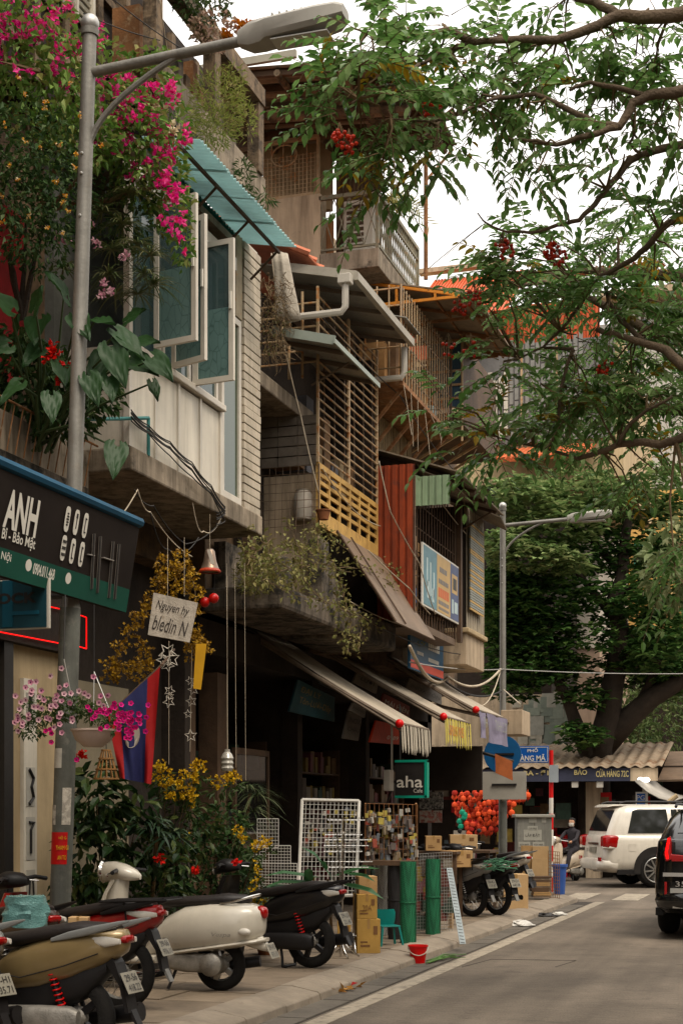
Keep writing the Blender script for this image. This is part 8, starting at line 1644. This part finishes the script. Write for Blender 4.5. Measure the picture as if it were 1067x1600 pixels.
# litter
lt_ = thing('leaf_litter', 'small heap of dry leaves with a red scrap in the gutter', 'litter', PZ(530, 1546, .01)); mb = MB(); [mb.leaf(PZ(R.gauss(530, 13), R.gauss(1546, 3), .02), rv(1.) * Vector((1, 1, .4)) if 0 else Vector((R.uniform(-1, 1), R.uniform(-1, 1), R.uniform(0, .5))), EZ + rv(.6), .09, .045, .3) for _ in range(42)]; mb.build('dry_leaves', leafM('leaf_litter', [(.36, .20, .07), (.26, .13, .05), (.42, .28, .13)], .1), lt_, kind='stuff'); mb = MB(); [mb.leaf(PZ(R.gauss(538, 4), 1541, .04), Vector((R.uniform(-1, 1), R.uniform(-1, 1), .3)), EZ + rv(.5), .08, .05, .3) for _ in range(6)]; mb.build('red_scrap', m_fred, lt_, kind='stuff')
def crumple(name, label, px, py, rx, ry, h, mat, cat='litter', z=.01):
    c = PZ(px, py, z); n, m_ = 14, 8; rings = []; k = (c.z - CAMZ) and c.dot(FW) / F
    for j in range(1, m_):
        t = j / m_; rings.append([c + Vector((math.cos(2 * math.pi * i / n) * rx * math.sin(math.pi * (1 - t * .92) / 2 + .1) * R.uniform(.75, 1.2), math.sin(2 * math.pi * i / n) * ry * math.cos(t * 1.3) * R.uniform(.75, 1.2), h * t * R.uniform(.7, 1.15))) for i in range(n)])
    o = MB().loft(rings).build(name, mat, None, label=label, cat=cat); return o
m_bagw = M('bag_white', (.55, .53, .49), .35, .1, 8, .2); crumple('plastic_bag', 'crumpled white plastic bag lying in the gutter by the motorbikes', 812, 1447, .2, .28, .09, m_bagw); crumple('plastic_bag', 'flattened black plastic bag in the gutter near the carton', 848, 1432, .24, .22, .06, m_black); crumple('plastic_bag', 'small white scrap of bag right of the black bag', 873, 1430, .13, .14, .05, m_bagw)
# things by the crossing: cartons, cabinet, bin
carton('worn open carton standing at the pavement corner', 786, 826, 1367, 1421, 23.7, .42, m_cart2, .1, False); c_ = PZ(835, 1401, SW); Dc = c_.dot(FW)
cab_ = thing('electric_cabinet', 'grey street electric cabinet plastered with paper notices', 'cabinet', c_, rotz=PHI); sc_ = Dc / F; W2 = 27 * sc_; Hc = 128 * sc_; m_cab = M('cabinet_grey', (.27, .265, .235), .6, .15, 3, .1, stain=.3)
MB().box(-W2, W2, 0, .4, 0, Hc - .06).build('case', m_cab, cab_, bevel=.01); MB().box(-W2 - .05, W2 + .05, -.06, .46, Hc - .06, Hc).build('cap', M('cabinet_cap', (.36, .345, .30), .6, .1, 3), cab_, bevel=.015); MB().box(-.004, .004, -.004, 0, .1, Hc - .1).build('door_gap', m_joint, cab_)
for (x0, x1, y0, y1, s) in ((824, 840, 1289, 1296, 'CỬA NHÀ'), (818, 846, 1295, 1312, 'LẮP ĐẶT'), (810, 828, 1314, 1322, 'SỬA NHÀ'), (832, 850, 1314, 1322, 'SỬA NHÀ'), (826, 838, 1273, 1284, None), (846, 853, 1274, 1284, None)):
    bx0, bx1 = (x0 - 835) * sc_, (x1 - 835) * sc_; z0_, z1_ = (1399 - y1) * sc_, (1399 - y0) * sc_; pp_ = MB().box(bx0, bx1, -.006, -.001, z0_, z1_).build('paper_notice', M('notice_paper', (.42, .41, .36), .8, .1, 7), cab_)
    if s: text(s, ((bx0 + bx1) / 2, -.008, (z0_ + z1_) / 2), EX, EZ, (z1_ - z0_) * .42, m_black, pp_, (bx1 - bx0) * .8)
fc = thing('flattened_cartons', 'tall flattened cartons leaning on the grey cabinet', 'cartons', PZ(836, 1404, SW)); Df = PZ(836, 1404, SW).dot(FW)
for k, (x0, x1, y0, y1) in enumerate(((814, 832, 1322, 1375), (832, 857, 1323, 1380), (831, 856, 1342, 1372))): MB().prism([PD(x, y, Df - .05 * k) for x, y in ((x0, y1), (x1, y1), (x1, y0), (x0, y0))], FW * .03).build('sheet', (m_cart, m_cart2, m_cart2)[k], fc)
pl_ = thing('folded_card_pile', 'pile of dark folded cardboard at the foot of the cabinet', 'cartons', PZ(845, 1404, SW))
for k in range(11): y = 1401 - k * 3.0; a = PD(828 + R.uniform(0, 4), y, Df - .35); b = PD(860 - R.uniform(0, 5), y, Df - .35); MB().beam(a, b, .35, .028).build('folded_sheet', R.choice((m_cart, m_wood, m_tarp, M('card_dark', (.11, .07, .045), .85, .3, 5))), pl_)
cg_ = thing('wire_crate', 'wire crate between the cartons and the blue bin', 'crate', PZ(866, 1402, SW)); q = [PD(857, 1330, Df - .1), PD(874, 1332, Df - .1), PD(874, 1404, Df - .1), PD(857, 1403, Df - .1)]
for i in range(6): bar('wire', m_rust, cg_, lerp(q[0], q[1], i / 5), lerp(q[3], q[2], i / 5), .005, 4)
for j in range(14): bar('wire', m_rust, cg_, lerp(q[0], q[3], j / 13), lerp(q[1], q[2], j / 13), .005, 4)
b = PZ(874, 1398, SW); bn_ = thing('waste_bin', 'blue plastic bin at the corner beside the cabinet', 'bin', b); MB().lathe([(.001, 0), (.10, 0), (.135, .52), (.155, .52), (.155, .57), (.125, .57), (.001, .5)], b, 16).build('bin', M('bin_blue', (.05, .10, .30), .5, .15, 4, 0), bn_, smooth=40)
for k, (x, y) in enumerate(((870, 1322), (886, 1318))):
    p = PD(x, y, 38.6); rc = thing('red_chair', 'red plastic chair back near the rider, %s of two' % ('left' if k == 0 else 'right'), 'chair', (p.x, p.y, 0), 'red plastic chairs', rotz=PHI + .4); MB().loft([[Vector((.22 * math.sin(a), .10 * math.cos(a), z)) for a in [-1.3 + 2.6 * i / 10 for i in range(11)]] + [Vector((.21 * math.sin(a), .085 * math.cos(a), z)) for a in [1.3 - 2.6 * i / 10 for i in range(11)]] for z in (.45, .6, .75, .86)]).build('backrest', M('chair_red', (.36, .025, .018), .45, .1, 4, 0), rc, smooth=40); MB().box(-.2, .2, -.3, .06, .42, .45).build('seat', MATS['chair_red'], rc)
    for sx_, sy_ in ((-1, -1), (1, -1), (1, 1), (-1, 1)): MB().beam((.17 * sx_, -.12 + .16 * sy_, .42), (.21 * sx_, -.12 + .2 * sy_, 0), .03).build('leg', MATS['chair_red'], rc)
# cartons on the motorbikes and behind
carton('carton lashed on the nearer spoke-wheeled motorbike', 702, 742, 1330, 1356, 21.6, .34, m_cart, .5); carton('upper carton with diamond print above the motorbike', 703, 746, 1305, 1327, 23.4, .35, m_cart2, 0., True); carton('carton on the wire basket left of the diamond-print one', 665, 690, 1307, 1330, 21.4, .3, m_cart, 0.)
sdt = thing('side_table', 'low dark table carrying cartons behind the motorbikes', 'table', (PD(705, 1340, 23.4).x, PD(705, 1340, 23.4).y, SW)); pz = PD(700, 1328, 23.5); boxo('top', m_wood, sdt, pz.x - .9, pz.x + .7, pz.y - .1, pz.y + .6, pz.z - .05, pz.z - .01)
for sx_ in (-.85, .62):
    for sy_ in (-.05, .5): boxo('leg', m_wood, sdt, pz.x + sx_, pz.x + sx_ + .05, pz.y + sy_, pz.y + sy_ + .05, SW, pz.z - .05)
sdt2 = thing('side_table', 'low table under the left carton behind the farther green roll', 'table', (PD(678, 1335, 21.5).x, PD(678, 1335, 21.5).y, SW)); pz = PD(678, 1331, 21.5); boxo('top', m_wood, sdt2, pz.x - .4, pz.x + .35, pz.y - .05, pz.y + .45, pz.z - .04, pz.z - .002)
for sx_ in (-.37, .28):
    for sy_ in (0, .38): boxo('leg', m_wood, sdt2, pz.x + sx_, pz.x + sx_ + .05, pz.y + sy_, pz.y + sy_ + .05, SW, pz.z - .04)
nt_ = thing('green_netting', 'bundle of green netting on the rear of the black motorbike', 'netting', PD(775, 1352, 21.6)); mb = MB()
for _ in range(70): p = spot(772, 1352, 26, 10, 21.5, .16)[0]; mb.tube([p, p + RT * R.uniform(.06, .16) + EZ * R.uniform(-.04, .05) + FW * R.uniform(-.05, .05)], .006, 4)
mb.build('strands', M('net_green', (.05, .13, .075), .6, .3, 6, 0), nt_, kind='stuff'); bg2 = crumple('carrier_bag', 'teal plastic carrier bag on the motorbike by the lamp pole', 40, 1430, .001, .001, .001, m_bagw) if 0 else None
cb = MB(); c = PD(40, 1425, 9.6); rings = []
for j in range(8):
    t = j / 7; rings.append([c + RT * (math.cos(a) * .15 * (1 - .25 * abs(t - .4)) * R.uniform(.88, 1.12)) + FW * (math.sin(a) * .09 * R.uniform(.85, 1.15)) + EZ * (lerp(-.10, .10, t) + R.uniform(-.012, .012)) for a in [2 * math.pi * i / 16 for i in range(16)]])
cb.loft(rings).build('carrier_bag', M('bag_teal', (.12, .22, .21), .25, .2, 10, .4, coat=.3), None, smooth=30, label='teal plastic carrier bag resting at the gold scooter beside the lamp pole', cat='bag')
carton('small torn carton at the lamp pole foot', 106, 137, 1434, 1450, 11.3, .2, m_cart2, 0., False)
# red paper lanterns in the far shop
lm = {}
def lanternmesh(mat):
    if mat not in lm: o = MB().lathe([(.001, -.10), (.006, -.098), (.006, -.064), (.018, -.062), (.036, -.050), (.044, -.046), (.056, -.028), (.054, -.024), (.066, -.006), (.063, 0), (.066, .006), (.054, .024), (.056, .028), (.044, .046), (.036, .050), (.018, .062), (.006, .064), (.003, .12), (.001, .12)], (0, 0, 0), 10); me = bpy.data.meshes.new('lantern'); me.from_pydata(o.V, [], o.F); me.materials.append(mat); me.polygons.foreach_set('use_smooth', [True] * len(me.polygons)); lm[mat] = me
    return lm[mat]
m_lan = M('lantern_red', (.52, .035, .012), .6, .12, 5, 0, spec=.2)
_t = m_lan.node_tree; _n = _t.nodes; _oi = _n.new('ShaderNodeObjectInfo'); _rr = _n.new('ShaderNodeValToRGB'); _rr.color_ramp.elements[0].color = (.30, .012, .008, 1); _rr.color_ramp.elements[1].color = (.72, .085, .02, 1); _t.links.new(_oi.outputs['Random'], _rr.inputs[0]); _t.links.new(_rr.outputs[0], _n['Principled BSDF'].inputs['Base Color'])
m_lang = M('lantern_green', (.03, .22, .14), .5, .12, 5, 0)
rows_ = [(712, 1244), (818, 1252)]; k = 0
for i in range(18):
    for j in range(9):
        x = 712 + i * 6.6 + R.uniform(-3, 3); y = 1241 + j * 7.6 + R.uniform(-3, 3)
        if y > 1252 + 52 * math.sin(math.pi * min(1, max(0, (x - 700) / 115))) or (x > 780 and y > 1288 - (x - 780) * .3) or (x < 735 and 1278 < y): continue
        o = bpy.data.objects.new('paper_lantern', lanternmesh(m_lan)); p = PY(x, y, 36.0 + R.uniform(-.2, .3)); place(o, None, p); s_ = R.uniform(1.0, 1.25); o.scale = (s_,) * 3; tag(o, 'round red paper lantern hung in the dense cluster at the corner shop', 'lantern', 'red paper lanterns'); k += 1
for (x, y, mt) in ((722, 1270, m_lang), (725, 1278, m_lang), (718, 1284, m_lang), (720, 1292, m_lang), (726, 1274, m_lang)):
    o = bpy.data.objects.new('paper_lantern', lanternmesh(mt)); place(o, None, PY(x, y, 35.7)); o.scale = (1.2,) * 3; tag(o, 'round green paper lantern at the left of the red lantern cluster', 'lantern', 'green paper lanterns')
for (x, y) in ((730, 1294), (736, 1296), (733, 1302), (738, 1289), (729, 1288), (735, 1307)):
    o = bpy.data.objects.new('paper_lantern', lanternmesh(m_lan)); place(o, None, PY(x, y, 35.7)); o.scale = (1.2,) * 3; tag(o, 'round red paper lantern in the small bunch hanging lowest', 'lantern', 'low bunch of red lanterns')
ps = thing('poster', 'black and white print on the shop wall behind the cafe sign', 'poster', PY(672, 1262, 24.5)); a, b = PY(655, 1265, 24.5), PY(692, 1238, 24.5); boxo('sheet', M('print_bw', (.24, .22, .19), .7, .9, 14, 0, col2=(.03, .03, .03), c2at=.5), ps, a.x, b.x, 24.5, 24.52, a.z, b.z)
ps = thing('poster', 'reddish print pinned just below the black and white one', 'poster', PY(672, 1285, 24.5)); a, b = PY(655, 1286, 24.5), PY(690, 1267, 24.5); boxo('sheet', M('print_red', (.28, .10, .08), .7, .6, 10, 0, col2=(.36, .33, .28), c2at=.5), ps, a.x, b.x, 24.5, 24.52, a.z, b.z)
# boxed air conditioner on the top balcony
ac = thing('air_conditioner', 'white air conditioner unit on the top-floor balcony', 'air conditioner', (-6.25, 21.05, 9.97)); a, b = PY(537, 378, 21.0), PY(570, 310, 21.0); boxo('case', m_white, ac, a.x, b.x + .12, 21.0, 21.35, 9.97, b.z, .01)
for k in range(9): z = lerp(10.02, b.z - .04, k / 9); piece('louvre', m_wood, ac, a.x + .05, b.x - .02, 20.985, 20.999, z, z + .045)
boxo('leaning_board', M('board_orange', (.34, .17, .09), .8, .2, 3), ac, a.x - .35, a.x - .2, 21.1, 21.14, 9.97, 10.6)
# jar on the vine balcony
jr = thing('clay_jar', 'pale jar standing on the balcony behind the wire mesh', 'jar', PY(474, 812, 17.8)); MB().lathe([(.001, 0), (.10, 0), (.125, .1), (.12, .3), (.09, .36), (.1, .38), (.001, .36)], PY(474, 812, 17.85), 16).build('jar', m_potw, jr, smooth=40); pot(jr, PY(505, 812, 17.6), .09, .12)

# ------------------------------------------------------------------ cables
def wire(name, label, pts, r, mat, sag=0., cat='cable', group='cables', n=14):
    q = []
    for i in range(len(pts) - 1):
        for k in range(n): t = k / n; q.append(lerp(pts[i], pts[i + 1], t) - EZ * sag * 4 * t * (1 - t))
    q.append(pts[-1]); o = MB().tube(q, r, 5).build(name, mat, None, smooth='all'); return tag(o, label, cat, group)
for k in range(6):
    off = k * .03; pts = [PX(x, y, A + .07 + off * .4) - EZ * (off * R.uniform(.5, 1.1)) for x, y in ((205, 640), (232, 664), (266, 690), (300, 722), (330, 758), (352, 792), (338, 800))]; wire('cable', ('%s strand of the black cable bundle along the bay slab' % ('first', 'second', 'third', 'fourth', 'fifth', 'lowest')[k]), pts, .0065, m_cable, .01 + .02 * R.random())
for k, (P_, s) in enumerate((([(210, 765), (240, 790), (290, 850), (345, 815)], .05), ([(160, 830), (215, 765), (235, 800), (300, 870)], .06), ([(235, 800), (262, 858), (310, 840)], .1), ([(300, 780), (318, 830), (352, 790)], .12))):
    wire('cable', ('%s slack black cable loop hanging under the bay' % ('leftmost', 'second', 'third', 'rightmost')[k]), [PX(x, y, A + .02) for x, y in P_], .007, m_cable if k % 2 == 0 else m_cablel, s)
wire('rope', 'long pale rope hanging down past the grey sheet awning', [PY(424, 395, 16.6), PY(440, 520, 16.8), PY(470, 650, 17.2), PY(498, 770, 17.5)], .010, m_cablel, .03, 'rope')
wire('cable', 'pale cable falling from the yellow lattice past the red panel', [PX(592, 720, -5.3), PX(610, 800, -5.2), PX(655, 880, -5.1), PX(680, 960, -5.1)], .008, m_cablel, .02); wire('cable', 'pale cable stretched across the brown sheet', [PX(575, 860, -5.1), PX(640, 920, -5.0), PX(672, 960, -5.0)], .008, m_cablel, .01)
wire('cable', 'yellowish cable bundle sagging from the shops to the far lamp', [PX(640, 1010, -5.0), PY(700, 1058, 25), PY(782, 1046, 29.3)], .025, m_cablel, .25); wire('cable', 'thin cable loop below the bundle at the far lamp', [PY(740, 1098, 26), PY(782, 1048, 29.3)], .012, m_cablel, .3); wire('cable', 'black cable swooping from the vine balcony towards the far lamp', [PX(645, 1020, -5.1), PY(690, 1060, 25), PY(783, 1080, 29.2)], .02, m_cable, .2)
wire('cable', 'thin grey wire crossing the street from the far lamp to the right', [PX(640, 1035, -5.2), PY(785, 1046, 29.3), PD(1120, 1052, 36)], .010, M('grey_wire', (.30, .29, .27), .5, .1, 3, 0), .05); wire('cable', 'steel wire tied from the far lamp to the canopy box', [PY(787, 1078, 29.3), PY(812, 1100, 27.3)], .012, m_cablel, 0); wire('cable', 'lone wire slanting up across the sky beside the top balcony', [PD(640, 445, 25), PD(752, 352, 20)], .006, m_cable, -.02)
for k, (a, b) in enumerate((((180, 0), (300, 85)), ((130, 20), (250, 62)), ((250, 0), (262, 80)))): wire('cable', ('%s thin wire strung by the louvred shutter' % ('long slanting', 'upper left', 'near vertical')[k]), [PD(*a, 12.6), PD(*b, 13)], .005, m_cablel if k == 2 else m_cable, .02)
